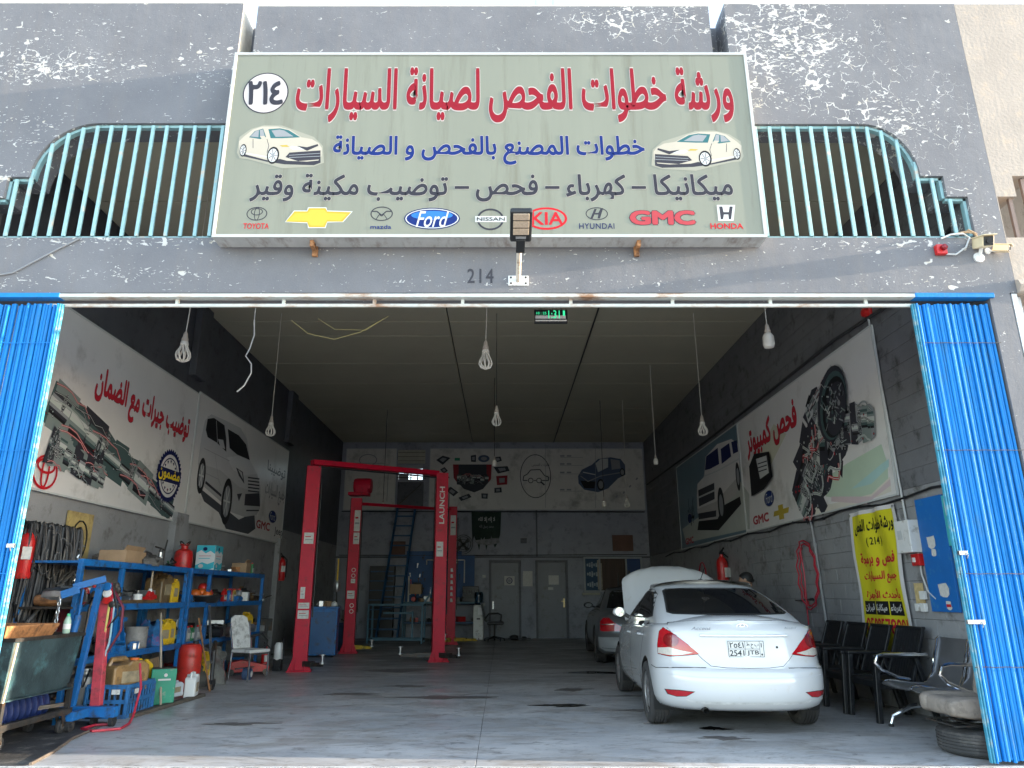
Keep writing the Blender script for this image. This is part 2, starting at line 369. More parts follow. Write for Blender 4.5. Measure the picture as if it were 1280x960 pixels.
def floor_mat():
    m = mat('worn_painted_concrete', (.26,.275,.30), .5, var=0)
    n = m.node_tree.nodes; l = m.node_tree.links; b = n['Principled BSDF']
    tc = n.new('ShaderNodeTexCoord'); mp = n.new('ShaderNodeMapping'); mp.inputs['Scale'].default_value = (.55, 1, 1); l.new(tc.outputs['Object'], mp.inputs[0])
    def noi(s, d=8, r_=.65, dist=0, v=mp.outputs[0]):
        q = n.new('ShaderNodeTexNoise'); q.inputs['Scale'].default_value = s; q.inputs['Detail'].default_value = d; q.inputs['Roughness'].default_value = r_; q.inputs['Distortion'].default_value = dist; l.new(v, q.inputs[0]); return q.outputs[0]
    def layer(prev, f, a, c, col, k=1.):
        r_ = n.new('ShaderNodeMapRange'); r_.inputs[1].default_value = a; r_.inputs[2].default_value = c; r_.inputs[4].default_value = k; l.new(f, r_.inputs[0])
        x = n.new('ShaderNodeMix'); x.data_type = 'RGBA'; l.new(r_.outputs[0], x.inputs[0])
        if isinstance(prev, tuple): x.inputs[6].default_value = prev
        else: l.new(prev, x.inputs[6])
        x.inputs[7].default_value = col; return x.outputs[2]
    c = layer((.40,.40,.40,1), noi(.7), .44, .56, (.52,.505,.49,1))
    c = layer(c, noi(1.3, 9, .75, 1.2), .49, .60, (.30,.27,.24,1), .75)
    c = layer(c, noi(3.1, 9, .75, 2.0), .54, .63, (.17,.15,.135,1), .65)
    mp2 = n.new('ShaderNodeMapping'); mp2.inputs['Scale'].default_value = (.5, 6, 1); mp2.inputs['Rotation'].default_value = (0, 0, .5); l.new(tc.outputs['Object'], mp2.inputs[0])
    c = layer(c, noi(2.2, 8, .7, .5, mp2.outputs[0]), .53, .64, (.55,.54,.53,1), .5)
    c = layer(c, noi(11, 6, .75, 1), .57, .66, (.07,.065,.06,1), .6)
    sp = n.new('ShaderNodeSeparateXYZ'); l.new(tc.outputs['Object'], sp.inputs[0])
    g = n.new('ShaderNodeMapRange'); g.inputs[1].default_value = 8.5; g.inputs[2].default_value = 15; l.new(sp.outputs[1], g.inputs[0])
    q = n.new('ShaderNodeMath'); q.operation = 'MULTIPLY'; l.new(g.outputs[0], q.inputs[0]); l.new(noi(.9, 5), q.inputs[1])
    c = layer(c, q.outputs[0], .2, .8, (.12,.115,.11,1), .8)                  # dimmer light and wetness towards the back, painted into the colour
    l.new(c, b.inputs['Base Color'])
    rr = n.new('ShaderNodeMapRange'); rr.inputs[1].default_value = .35; rr.inputs[2].default_value = .65; rr.inputs[3].default_value = .28; rr.inputs[4].default_value = .6; l.new(noi(1.8), rr.inputs[0]); l.new(rr.outputs[0], b.inputs['Roughness'])
    bp = n.new('ShaderNodeBump'); bp.inputs['Strength'].default_value = .25; bp.inputs['Distance'].default_value = .006; l.new(noi(26, 6), bp.inputs['Height']); l.new(bp.outputs[0], b.inputs['Normal'])
    return m
FLOORM = floor_mat()
GROUND = mat('dusty_ground', (.50,.46,.42), .95, var=.15, vs=.6, dirt=((.2,.17,.14), .2, 2), bump=.4, bs=20)

# ================================================================= the setting
FY, T = 6.19, .32                              # face of the front wall and its thickness
XL, XR, YB, ZC = -5.3, 4.7, 23.4, 6.15         # side walls, back wall, ceiling
struct(MB().add([(-600,-600,-.09),(600,-600,-.09),(600,600,-.09),(-600,600,-.09)], [(0,1,2,3)]).build('ground', GROUND))
# floor in two pours with a joint between, over a bed
fl = struct(MB().box((-.3, 14.85, -.045), (10.6, 17.3, .06)).build('floor', MORTAR))
for x0, x1 in ((-5.45, -.212), (-.208, 4.85)):
    for y0, y1 in ((6.185, 14.6), (14.604, 23.45)):
        nx = 1; MB().box(((x0+x1)/2, (y0+y1)/2, -.007), (x1-x0, y1-y0, .014)).build('floor_slab', FLOORM, fl, bev=.003)
OIL = mat('black_oil', (.012,.011,.01), .12, var=.1); DAMP = mat('old_oil_stain', (.15,.135,.125), .4, var=.4, vs=9)
random.seed(5)
def stain(px, py, rx, ry, m, seed):
    rnd = random.Random(seed); x, y = onZ(px, py); n_ = 40; ph = [rnd.uniform(0, 6.28) for _ in range(4)]
    P = [(x+rx*math.cos(a)*(1+.35*math.sin(2*a+ph[0])+.28*math.sin(5*a+ph[1])+.16*math.sin(9*a+ph[2])), y+ry*math.sin(a)*(1+.25*math.sin(3*a+ph[3])+.15*math.sin(7*a+ph[0])), .0045) for a in [2*math.pi*k/n_ for k in range(n_)]]
    MB().prism(P, (0,0,-.002)).build('oil_stain', m, fl)
for i, a in enumerate([(893,911,.12,.09,OIL), (905,923,.17,.1,DAMP), (702,882,.24,.12,OIL), (800,888,.2,.09,DAMP), (715,862,.22,.16,DAMP), (745,841,.4,.2,OIL), (512,858,.26,.14,DAMP), (560,872,.5,.15,DAMP), (440,868,.4,.12,DAMP),
        (500,838,.6,.3,DAMP), (790,870,.25,.07,DAMP), (300,905,.3,.08,DAMP), (820,905,.12,.03,DAMP)]): stain(*a, i+11)
MB().prism([(-5.3,6.2,.0045),(-3.72,6.2,.0045),(-3.78,6.6,.0045),(-3.95,7.2,.0045),(-4.1,8.2,.0045),(-5.3,8.4,.0045)], (0,0,-.002)).build('dirty_patch', mat('trodden_black_dirt', (.05,.047,.045), .75, var=.4, vs=7, dirt=((.17,.15,.13), .25, 5), bump=.5), fl)
MB().tube([(-3.70,6.22,.01),(-3.80,6.7,.012),(-3.97,7.25,.012),(-4.05,7.8,.01)], .013, 6).build('floor_joint_strip', mat('greasy_strip', (.12,.095,.075), .7, var=.3, vs=8), fl)
# threshold edge: broken concrete lip
rnd = random.Random(3); mb = MB(); N = 90; V = []
for i in range(N):
    x = -5.4+10.1*i/(N-1); y = 6.10+rnd.uniform(-.03, .03); V += [(x, 6.184, -.004), (x, y, -.014+rnd.uniform(-.008, .004)), (x, y-.02, -.1)]
mb.add(V, [(3*i+k, 3*i+3+k, 3*i+4+k, 3*i+1+k) for i in range(N-1) for k in (0, 1)]).build('threshold_edge', mat('broken_concrete', (.42,.39,.35), .9, var=.3, vs=9, dirt=((.15,.13,.11), .3, 8), bump=.6), fl)

# side walls: plain upper field, painted blocks below where the photo shows them
lw = struct(MB().box((XL-.1, 14.95, 1.4), (.2, 16.9, 2.8)).build('left_wall', WGREY))
MB().box((XL-.1, 14.95, 4.55), (.19, 16.9, 3.5)).build('upper_wall', WDARK, lw)
for y, wd in ((11.75, .45), (17.3, .5)):
    MB().box((XL+.06, y, 1.28), (.12, wd, 2.55)).build('pilaster', WGREY, lw, bev=.01)
    MB().box((XL+.06, y, 5.5), (.12, wd, 1.3)).build('pilaster', WDARK, lw, bev=.01)
rw = struct(MB().box((XR+.1, 14.95, 3.15), (.2, 16.95, 6.3)).build('right_wall', mat('grey_wall_joint', (.15,.15,.155), .7, var=.1)))
B1, B2 = .405, .205
rnd = random.Random(7); protos = []
for q in range(3): protos.append(MB().box((0,0,0), (.014+.003*q, B1-.003, B2-.004)))
first = [None]*3; nb = 0
for r_ in range(12):
    for c in range(18):
        y = 6.52+B1*(c+.5)+(B1/2 if r_ % 2 else 0); z = B2*(r_+.5); q = rnd.randrange(3)
        if first[q] is None:
            first[q] = o = protos[q].build('block', WGREY, rw, bev=.004); o.location = (XR-.003, y, z)
        else: inst(first[q], 'block', rw, (XR-.003+rnd.uniform(-.001, .001), y, z))
        nb += 1
x = XR
MB().box((x, (6.52+B1*18+YB)/2+.01, 1.23), (.012, YB-6.52-B1*18-.02, 2.46)).build('plain_lower_wall', WGREY, rw)
MB().box((x, 6.52+.1, 1.23), (.012, .2, 2.46)).build('wall_end', WGREY, rw)
mb = MB()
for r_ in range(18): mb.box((XR-.003, 14.95, 2.46+B2*(r_+.5)), (.009, 16.9, B2-.003))
mb.build('upper_courses', mat('dark_grey_wall', (.145,.146,.155), .55, var=.15, vs=1.6, dirt=((.04,.04,.04), .2, 3), bump=.25), rw, bev=.003)
bw = struct(MB().holed([(-5.5,0),(4.9,0),(4.9,6.3),(-5.5,6.3)], [[(-3.42,4.92),(-2.62,4.92),(-2.62,5.42),(-3.42,5.42)]], lambda u,v:(u,YB,v), (0,.2,0)).build('back_wall', WBACK))
mb = MB()
for q in range(5): mb.box((-3.45+.22*q, YB+.04, 5.16), (.035, .05, .62))
mb.box((-3.02, YB+.05, 5.35), (.9, .06, .13)); mb.box((-3.25, YB+.06, 5.02), (.32, .04, .2))
mb.build('window_frame', mat('dusty_aluminium', (.3,.32,.34), .5), bw)
MB().box((-.3, YB-.02, 2.44), (10.0, .04, .05)).build('wall_ledge', WDARK, bw)
MB().box((1.1, YB-.012, 3.2), (.05, .03, 1.5)).build('wall_joint', WDARK, bw)
# ceiling sheets
ce = struct(MB().box((-.3, 14.95, ZC+.13), (10.06, 17.0, .1)).build('ceiling', WDARK))
ys = [6.5, 8.2, 9.7, 11.1, 12.44, 13.2, 14.94, 16.5, 18.88, 20.4, 22.0, 23.4]
for a, b in zip(ys, ys[1:]):
    for xa, xb in ((-5.3, -1.0), (-.99, 4.7)):
        MB().box(((xa+xb)/2, (a+b)/2, ZC+.03), (xb-xa-.012, b-a-.02, .04)).build('ceiling_sheet', CEILM, ce, bev=.006)
for xx in (1.7,): MB().bar((xx, 6.6, ZC-.005), (xx, 23.3, ZC-.005), .025, .02).build('conduit', BLKP, ce)

# front wall with the big opening, two arched grille openings and the two slots
def arcp(cx, cz, rx, rz, a0, a1, n=10): return [(cx+rx*math.cos(R(a0+(a1-a0)*k/n)), cz+rz*math.sin(R(a0+(a1-a0)*k/n))) for k in range(n+1)]
HR = [(2.2,4.575),(4.55,4.575),(4.55,5.02),(4.35,5.02),(4.35,5.25),(4.14,5.25)]+arcp(3.63,5.25,.5,.6,0,90)[0:]+[(2.2,5.85)]
HL = [(-2.3,5.86)]+arcp(-4.07,5.24,.6,.62,90,180)+[(-4.88,5.24),(-4.88,5.01),(-5.1,5.01),(-5.1,4.575),(-2.3,4.575)]
HR = [p for i, p in enumerate(HR) if i == 0 or p != HR[i-1]]; HL = [p for i, p in enumerate(HL) if i == 0 or p != HL[i-1]]
OUT = [(-9,-.1),(-4.95,-.1),(-4.95,4.0),(4.56,4.0),(4.56,-.1),(4.755,-.1),(4.755,4.0),(4.83,4.0),(4.83,7.35),(2.37,7.35),(2.37,6.2),(2.2,6.2),(2.2,7.32),(-2.61,7.32),(-2.61,6.2),(-2.77,6.2),(-2.77,7.36),(-9,7.36)]
fw = thing('front_wall', 'peeling grey rendered workshop front with the wide open bay and two arched grilles', 'wall', (0, FY, 0))
tf = lambda u, v: (u, 0, v)
MB().holed(OUT, [HR, HL], tf, (0, T, 0)).build('wall_face', PEEL, fw)
MB().box((2.285, T+.06, 6.8), (.6, .12, 1.06)).build('slot_infill', PEEL, fw); MB().box((-2.69, T+.06, 6.8), (.6, .12, 1.06)).build('slot_infill', PEEL, fw)
CAPM = mat('bare_plaster_and_sunlit_return', (.66,.60,.50), .9, var=.2, vs=8, bump=.4)
for xa, xb, z in ((-9,-2.775,7.363),(-2.605,2.195,7.323),(2.375,4.828,7.353)):
    MB().box(((xa+xb)/2, T/2, z+.004), (xb-xa, T-.004, .012)).build('coping', CAPM, fw)
MB().box((-2.767, T/2, 6.9), (.004, T-.01, .9)).build('sunlit_return', CAPM, fw)  # cream sheet paints the low sun on this side face
# painted house number
PAINTN = flat('stencil_grey', (.055,.055,.065), .8)
FF = Frame((0, -.002, 0), (1,0,0), (0,0,1))
a = onY(584, 354, FY); b = onY(617, 336, FY)
write(FF, '214', (a[0], a[1], b[0], b[1]), PAINTN, fw, off=.01, space=1.15)
def grille(pts, xs, name, label, xvis):
    g = thing('window_grille', label, 'grille', (xs[len(xs)//2], FY+.06, 4.58)); ox, oy, oz = g.location
    mb = MB()
    for (a, b), (c, d) in zip(pts, pts[1:]+pts[:1]):
        cxx = sum(p[0] for p in pts)/len(pts); 
        L = math.hypot(c-a, d-b)
        if L < .01: continue
        nx, nz = -(d-b)/L, (c-a)/L
        mx, mz = (a+c)/2-ox, (b+d)/2-oz
        s_ = .016
        mb.bar((a-ox+nx*s_, .0, b-oz+nz*s_), (c-ox+nx*s_, .0, d-oz+nz*s_), .028, .05, up=(0,1,0))
    mb.build('frame', CYAN, g)
    rnd = random.Random(len(xs))
    def top(x):
        z = 4.6
        for (a, b), (c, d) in zip(pts, pts[1:]+pts[:1]):
            if min(a, c) <= x <= max(a, c) and abs(a-c) > 1e-6: z = max(z, b+(d-b)*(x-a)/(c-a))
        return z
    for x in xs:
        z1 = top(x); MB().box((x-ox+rnd.uniform(-.003, .003), -.035, (4.585+z1)/2-oz), (.034, .022, z1-4.585-.03)).build('bar', CYAN, g, bev=.003)
    return g
grille(HR, [2.42+.1405*k for k in range(15)], 'r', 'pale blue barred grille in the arched opening right of the big sign', 0)
HLr = HL
grille(HLr, [-4.94+.1405*k for k in range(18)], 'l', 'pale blue barred grille in the arched opening left of the big sign', 0)
# rails over the bay
RAILM = mat('weathered_white_steel', (.55,.58,.55), .5, var=.3, vs=5, dirt=((.28,.15,.08), .35, 5), stretch=(.4,1,1))
rl = thing('door_track', 'white rust flecked double door track under the lintel of the bay', 'rail', (0, FY, 3.9))
MB().box((-.2, .02, .065), (9.4, .09, .035)).build('head_channel', RAILM, rl, bev=.004)
MB().box((-.2, .045, -.012), (8.2, .03, .03)).build('lower_rail', RAILM, rl, bev=.004)
for px in (219, 353, 467, 578, 714, 842, 965, 1085): MB().box((onY(px, 378, FY)[0], .045, .026), (.03, .026, .048)).build('hanger', RAILM, rl)

# folded slat shutters
def shutter(x0, x1, lead, n_, label, seed):
    s = thing('folding_shutter', label, 'shutter', ((x0+x1)/2, FY+.03, 0)); rnd = random.Random(seed); ox = s.location.x
    sgn = 1 if x1 > x0 else -1; W_ = abs(x1-x0)
    bases = []
    for wd in (.024, .027, .021):
        mb = MB(); q = wd/2; P = [(-q,.012,0),(-q,-.012,0),(-q+.007,-.018,0),(q-.007,-.018,0),(q,-.012,0),(q,.012,0),(q-.003,.012,0),(q-.004,-.009,0),(-q+.004,-.009,0),(-q+.003,.012,0)]
        mb.prism(P, (0,0,3.86)); bases.append(mb)
    f = [None]*3
    for i in range(n_):
        t = i/n_; k = rnd.randrange(3)
        x = x0+sgn*(.055+(W_-.075)*(t**1.08 if i > 3 else t*1.25)); y = rnd.uniform(-.006, .006)+(.012 if i % 2 else 0)
        rz = rnd.uniform(-.12, .12)
        if f[k] is None:
            f[k] = o = bases[k].build('slat', SHUT, s); o.location = (x-ox, y, .03); o.rotation_euler = (0, 0, rz)
        else: inst(f[k], 'slat', s, (x-ox, y, .03+rnd.uniform(-.01, .01)), (rnd.uniform(-.0012,.0012), rnd.uniform(-.0012, .0012), rz))
    for i in range(3): MB().box((x0+sgn*(.008+.017*i)-ox, -.012-.008*i, 1.955), (.013, .03, 3.87)).build('leading_edge', SHUTE if i < 2 else SHUT, s, bev=.002)
    for z in (.72, 1.45, 2.5, 3.5):
        mb = MB(); st = W_/9
        for k in range(9): mb.bar((x0+sgn*st*k-ox, -.030, z+(.004 if k % 2 else 0)), (x0+sgn*st*(k+1)-ox, -.030, z+(0 if k % 2 else .004)), .003, .006)
        mb.build('lattice_bar', DSTEEL if seed == 2 else SHUT, s)
    MB().box(((x0+x1)/2-ox+sgn*.02, -.01, 3.965), (W_*.97, .10, .045)).build('head_angle', SHUT, s, bev=.003)
    return s
s1 = shutter(3.82, 4.58, 1, 25, 'folded blue slatted shutter stacked at the right side of the bay', 2)
s2 = shutter(-4.10, -4.96, -1, 26, 'folded blue slatted shutter stacked at the left side of the bay', 4)
# lock boxes on the leading edges
for s, x, z, w_ in ((s1, 3.87, 1.07, .14), (s1, 3.865, 1.62, .07), (s2, -4.14, 1.68, .06)):
    mb = MB(); ox = s.location.x; mb.box((x-ox, -.055, z), (w_, .03, .035)); mb.tube([(x-ox+w_*.3, -.075, z), (x-ox+w_*.3, -.09, z-.02), (x-ox+w_*.3, -.075, z-.045)], .005, 6); mb.build('latch', STEEL, s, bev=.003)

# neighbouring building
nb_ = thing('neighbour_building', 'beige rendered neighbouring shop front at the right edge with a brown barred opening', 'building', (4.83, FY, 0))
NH = [(5.0,4.575),(7.4,4.575),(7.4,5.85)]+arcp(5.75,5.25,.5,.6,90,180)+[(5.03,5.25),(5.03,5.02),(4.84,5.02),(4.84,4.575)]
NO = [(4.832,4.0),(9.2,4.0),(9.2,-.1),(12,-.1),(12,7.35),(4.832,7.35)]
NH2 = [(a-4.83, b) for a, b in NH]; NO2 = [(a-4.83, b) for a, b in NO]
MB().holed(NO2, [[p for i, p in enumerate(NH2) if i == 0 or p != NH2[i-1]]], tf, (0, T, 0)).build('wall', BEIGE, nb_)
BRW = mat('brown_bar_paint', (.16,.11,.09), .6, var=.2)
for k in range(9): MB().box((.16+.16*k, .05, 4.58+(.22 if k == 0 else .33 if k < 2 else .5)), (.035, .03, (.44 if k == 0 else .66 if k < 2 else 1.0))).build('bar', BRW, nb_)
rnd = random.Random(9); mb = MB(); V = []
for i in range(30):
    x = .0+i*.12; V += [(x, -.035+rnd.uniform(-.02,.01), 4.12+rnd.uniform(-.01,.01)), (x, -.05+rnd.uniform(-.02,.01), 4.06), (x, -.04+rnd.uniform(-.02, .01), 4.01+rnd.uniform(-.01,.01)), (x, .0, 3.99), (x, 0, 4.13)]
mb.add(V, [(5*i+k, 5*i+5+k, 5*i+5+(k+1) % 5, 5*i+(k+1) % 5) for i in range(29) for k in range(5)]+[(0,1,2,3,4)]).build('cornice', BEIGE, nb_)
MB().box((-.035, .06, 2.0), (.05, .12, 3.98)).box((.06, .1, 2.0), (.03, .05, 3.98)).build('door_jamb', mat('pale_jamb_paint', (.5,.52,.54), .6, var=.15), nb_)
MB().box((3.5, 2.4, 3.6), (6.9, .1, 7.4)).box((3.5, 1.3, 7.25), (6.9, 2.2, .1)).box((.05, 1.3, 3.6), (.06, 2.0, 7.2)).build('inner_wall', WGREY, nb_)
mb = MB()
for k in range(4): mb.tube([(.25+.07*k, .1, 3.95), (.2+.05*k, .08, 3.7), (.3+.04*k, .1, 3.45), (.42, .1, 3.1)], .012, 6)
mb.build('cable', LGREY, nb_)
# ================================================================= the big sign
SY = 5.98; SX0, SX1, SZ0, SZ1 = -2.695, 2.455, 4.465, 6.535
sg = thing('shop_sign', 'large pale green Arabic signboard with red headline mounted over the workshop bay', 'sign', (-.12, FY, SZ0))
so_ = Vector(sg.location)
SIGNF = mat('sun_faded_green_vinyl', (.195,.203,.158), .6, var=.05, vs=.8, dirt=((.155,.155,.115), .22, 1.5), stretch=(4,1,.3))
TRIM = mat('white_aluminium_trim', (.45,.46,.44), .35, var=.06, dirt=((.45,.42,.38), .1, 6))
W_, H_ = SX1-SX0, SZ1-SZ0
MB().box((0, -.105, H_/2), (W_, .19, H_)).build('sign_box', mat('sign_box_metal', (.42,.43,.42), .5, var=.1, vs=2, dirt=((.25,.22,.2), .3, 3), stretch=(3,1,.3)), sg)
MB().box((0, -.2035, H_/2), (W_-.05, .006, H_-.05)).build('sign_face', SIGNF, sg)
mb = MB(); t_ = .03
mb.box((0, -.205, t_/2), (W_+.01, .022, t_)); mb.box((0, -.205, H_-t_/2), (W_+.01, .022, t_))
for s_ in (-1, 1): mb.box((s_*(W_/2-t_/2+.005), -.205, H_/2), (t_, .022, H_-2*t_-.002))
mb.build('trim', TRIM, sg, bev=.002)
for px in (392, 797): MB().box((onY(px, 305, 6.1)[0]-so_.x, -.11, -.03), (.035, .10, .06)).box((onY(px, 305, 6.1)[0]-so_.x, -.02, -.05), (.05, .03, .1)).build('bracket', RUST, sg, bev=.003)
SF = Frame((-(W_/2), -.2075, 0), (1,0,0), (0,0,1))
def S(px, py):                                  # a spot on the sign's face
    x, z = onY(px, py, SY); return (x-SX0, z-SZ0)
def SR(x0, y0, x1, y1): a = S(x0, y1); b = S(x1, y0); c = S(x0, y0); d = S(x1, y1); return ((a[0]+c[0])/2, a[1], (b[0]+d[0])/2, b[1])
CREAM = flat('cream', (.43,.39,.32)); PAPER = flat('pale_pink', (.48,.44,.43)); RSIGN = flat('sign_red', (.235,.008,.018))
SBLUE = flat('sign_blue', (.006,.022,.14)); SGREY = flat('sign_grey', (.03,.03,.04)); OUTL = flat('sign_pale_outline', (.44,.39,.36))
write(SF, 'ورشة خطوات الفحص لصيانة السيارات', SR(370,84,916,153), RSIGN, sg, off=.026, outline=(OUTL, .020))
write(SF, 'خطوات المصنع بالفحص و الصيانة', SR(416,169,806,206), SBLUE, sg, off=.026, outline=(OUTL, .018))
write(SF, 'ميكانيكا – كهرباء – فحص – توضيب مكينة وقير', SR(313,217,916,252), SGREY, sg, off=.022, outline=(OUTL, .012))
A = Art(SF, .0006)
c = S(332, 116); r_ = (S(361,116)[0]-S(304,116)[0])/2; rz = (S(332,90)[1]-S(332,141)[1])/2
A.ell(*c, r_, rz, SGREY, 36); A.ell(*c, r_-.012, rz-.012, PAPER, 36)
A.build('number_disc', sg)
write(SF, '٢١٤', SR(309,101,355,131), SGREY, sg, off=.03, h=.002)
# traced cars of the sign (zoomed pixel outlines)
def z2(pts, x0=260, y0=50, k=3.5556): return [S(x0+x/k, y0+y/k) for x, y in pts]
def sign_car(Z, flip=None):
    A = Art(SF, .0006)
    A.poly(Z([(128,500),(140,430),(190,395),(250,378),(330,380),(400,405),(470,430),(510,470),(515,545),(470,562),(330,570),(180,530),(140,525)]), flat('car_halo', (.29,.285,.23)))
    A.poly(Z([(150,515),(260,540),(340,552),(470,556),(500,545),(500,520),(150,490)]), DGREY)
    A.poly(Z([(140,500),(137,450),(160,428),(200,397),(240,384),(310,384),(365,398),(415,432),(462,440),(492,458),(506,480),(504,515),(490,535),(440,540),(350,536),(320,528),(268,535),(180,512)]), CREAM)
    A.poly(Z([(182,432),(208,404),(245,393),(258,430),(232,440)]), TEAL)
    A.poly(Z([(188,428),(212,404),(226,400),(224,432)]), MGREY); A.poly(Z([(232,432),(230,400),(244,396),(252,428)]), MGREY)
    A.poly(Z([(268,396),(320,392),(358,400),(410,432),(330,436),(278,436)]), TEAL); A.poly(Z([(282,402),(318,397),(340,402),(380,428),(300,430)]), MGREY)
    A.line(Z([(162,445),(230,445),(330,455),(400,470)]), .006, flat('car_shade', (.48,.43,.33)))
    A.line(Z([(262,440),(270,470),(262,500)]), .005, DGREY); A.line(Z([(200,440),(200,480)]), .005, DGREY); A.line(Z([(150,500),(264,520)]), .012, LGREY)
    A.poly(Z([(344,520),(362,500),(500,490),(500,530),(400,538)]), DGREY); A.line(Z([(360,512),(498,503)]), .006, MGREY); A.line(Z([(360,522),(498,516)]), .006, MGREY)
    A.poly(Z([(372,470),(420,478),(436,486),(380,488),(362,478)]), LGREY); A.poly(Z([(395,470),(440,492),(490,470),(488,462),(440,476)]), DGREY)
    A.poly(Z([(318,468),(350,466),(362,474),(330,474)]), GOLD)
    for cx_, cy_, rx, ry in ((289,512,27,38), (156,490,15,28)):
        p = Z([(cx_, cy_), (cx_+rx, cy_), (cx_, cy_-ry)]); ax, ay = p[0]; RX = p[1][0]-ax; RY = p[2][1]-ay
        A.ell(ax, ay, RX, RY, BLACK); A.ell(ax-.002, ay, RX*.78, RY*.78, LGREY)
        for k in range(7): A.line([(ax, ay), (ax+RX*.72*math.cos(k*.9), ay+RY*.72*math.sin(k*.9))], .006, DGREY)
        A.ell(ax, ay, RX*.25, RY*.25, MGREY)
    A.poly(Z([(230,428),(252,426),(258,440),(240,440)]), CREAM)
    A.build('printed_saloon', sg)
sign_car(lambda p: z2(p))
def zr(pts):                                    # the other car: the same outline mirrored and a little lower
    return [S(600+(1170-(x-130)*1.06)/3.5556, 50+(402+(y-378)*.93)/3.5556) for x, y in pts]
sign_car(zr)
# makers' marks along the bottom
def P_(name, fn): A = Art(SF, .0006); fn(A); A.build(name, sg)
def El(A, x, y, rx, ry, m, n=26): c = S(x, y); A.ell(*c, S(x+rx, y)[0]-c[0], S(x, y-ry)[1]-c[1], m, n)
def Rg(A, x, y, rx, ry, t, m): c = S(x, y); A.ring(*c, S(x+rx, y)[0]-c[0], S(x, y-ry)[1]-c[1], t, m)
def three_ellipses(A): Rg(A,321,267,13,8.5,.009,DGREY); Rg(A,321,264.5,7.5,4.5,.008,DGREY); Rg(A,321,267,3.6,8.2,.007,DGREY)
P_('emblem', three_ellipses); write(SF, 'TOYOTA', SR(304,279,336,286), RED, sg, off=.012, h=.0022)
def bowtie(A):
    q = lambda d: [S(x, y) for x, y in ((357+d,277-d*.6),(368+d*.6,264+d),(384+d*.3,264+d),(386+d,260+d),(407-d,260+d),(409,264+d),(439-d*2,265+d),(428-d,277-d*.6),(409,277-d),(406-d,284-d),(386+d,284-d),(384,278-d))]
    A.poly(q(-1), LGREY); A.poly(q(0), GOLD); A.poly(q(2.2), flat('bright_gold', (.50,.38,.05)))
P_('emblem', bowtie)
def wing(A):
    Rg(A,477,267,14,9,.010,DGREY); A.line([S(x, y) for x, y in ((465,264),(471,264),(477,269),(483,264),(489,264))], .012, DGREY); A.line([S(x, y) for x, y in ((470,274),(474,268),(477,270),(480,268),(484,274))], .007, DGREY)
P_('emblem', wing); write(SF, 'mazda', SR(463,281,489,286), SBLUE, sg, off=.01, h=.0022)
def oval(A): El(A,540,273,35,13.5,NAVY); El(A,540,273,33.5,12.3,LGREY); El(A,540,273,32,11.2,SBLUE); El(A,540,269,26,5.5,flat('sky_blue_print',(.03,.16,.5)))
P_('emblem', oval); write(SF, 'Ford', SR(520,264,561,284), WHITE, sg, off=.006, h=.0022, shear=.35)
def ringbar(A): Rg(A,613,274,17,13.5,.018,DGREY); A.poly([S(x, y) for x, y in ((594,270),(633,270),(633,277.5),(594,277.5))], LGREY)
P_('emblem', ringbar); write(SF, 'NISSAN', SR(596,271.5,631,276), BLACK, sg, off=.008, h=.0022)
def kov(A): El(A,683,273,26,14,RED); El(A,683,273,23,11.5,SIGNF)
P_('emblem', kov); write(SF, 'KIA', SR(664,265,704,281), RED, sg, off=.02, h=.0022)
def hov(A): Rg(A,746,267,14,8,.009,DGREY); A.poly([S(x, y) for x, y in ((738,273),(743,261),(746,261),(744,266),(748,266),(751,260),(754,260),(750,273),(747,273),(748,268),(743,268),(741,273))], DGREY)
P_('emblem', hov); write(SF, 'HYUNDAI', SR(724,279,768,286), NAVY, sg, off=.006, h=.0022, space=1.1)
write(SF, 'GMC', SR(787,263,869,281), flat('dull_red', (.38,.05,.06)), sg, off=.05, outline=(DGREY, .025))
def hh(A):
    A.poly([S(x, y) for x, y in ((896,256),(919,256),(917,276),(898,276))], LGREY)
    A.poly([S(x, y) for x, y in ((899,258),(903,258),(904.5,265),(911,265),(912,258),(916,258),(914,274),(911,274),(910.5,268),(905,268),(904,274),(901,274))], DGREY)
P_('emblem', hh); write(SF, 'HONDA', SR(888,279,929,286), RED, sg, off=.02, h=.0022)

# ---------------------------------------------------------------- street lamp on a bracket before the sign
lp = thing('flood_light', 'black LED street lamp head on a short pale bracket in front of the sign', 'lamp', (.15, FY, 4.12))
MB().box((0, -.006, 0), (.19, .012, .10)).build('wall_plate', WPL, lp, bev=.002)
mb = MB()
for sx in (-.07, .07):
    for sz in (-.03, .03): mb.lathe([(.01,0),(.01,-.018)], (sx, -.001, sz), 'Y', 8)
mb.build('bolt', DSTEEL, lp)
MB().tube([(0,-.01,0),(0,-.10,.02),(0,-.30,.08),(0,-.50,.17)], .023, 10).build('arm', mat('scuffed_cream_pipe', (.62,.55,.46), .45, var=.15, dirt=((.3,.22,.15), .3, 12)), lp, smooth=True)
Mh = Matrix.Rotation(R(42), 3, 'X')
hb = Vector((.01, -.45, .135))
def hp(x, y, z): return hb+Mh @ Vector((x, y, z))
def hbox(mb, x0, x1, y0, y1, z0, z1): mb.box(hp((x0+x1)/2, (y0+y1)/2, (z0+z1)/2), (x1-x0, y1-y0, z1-z0), Mh)
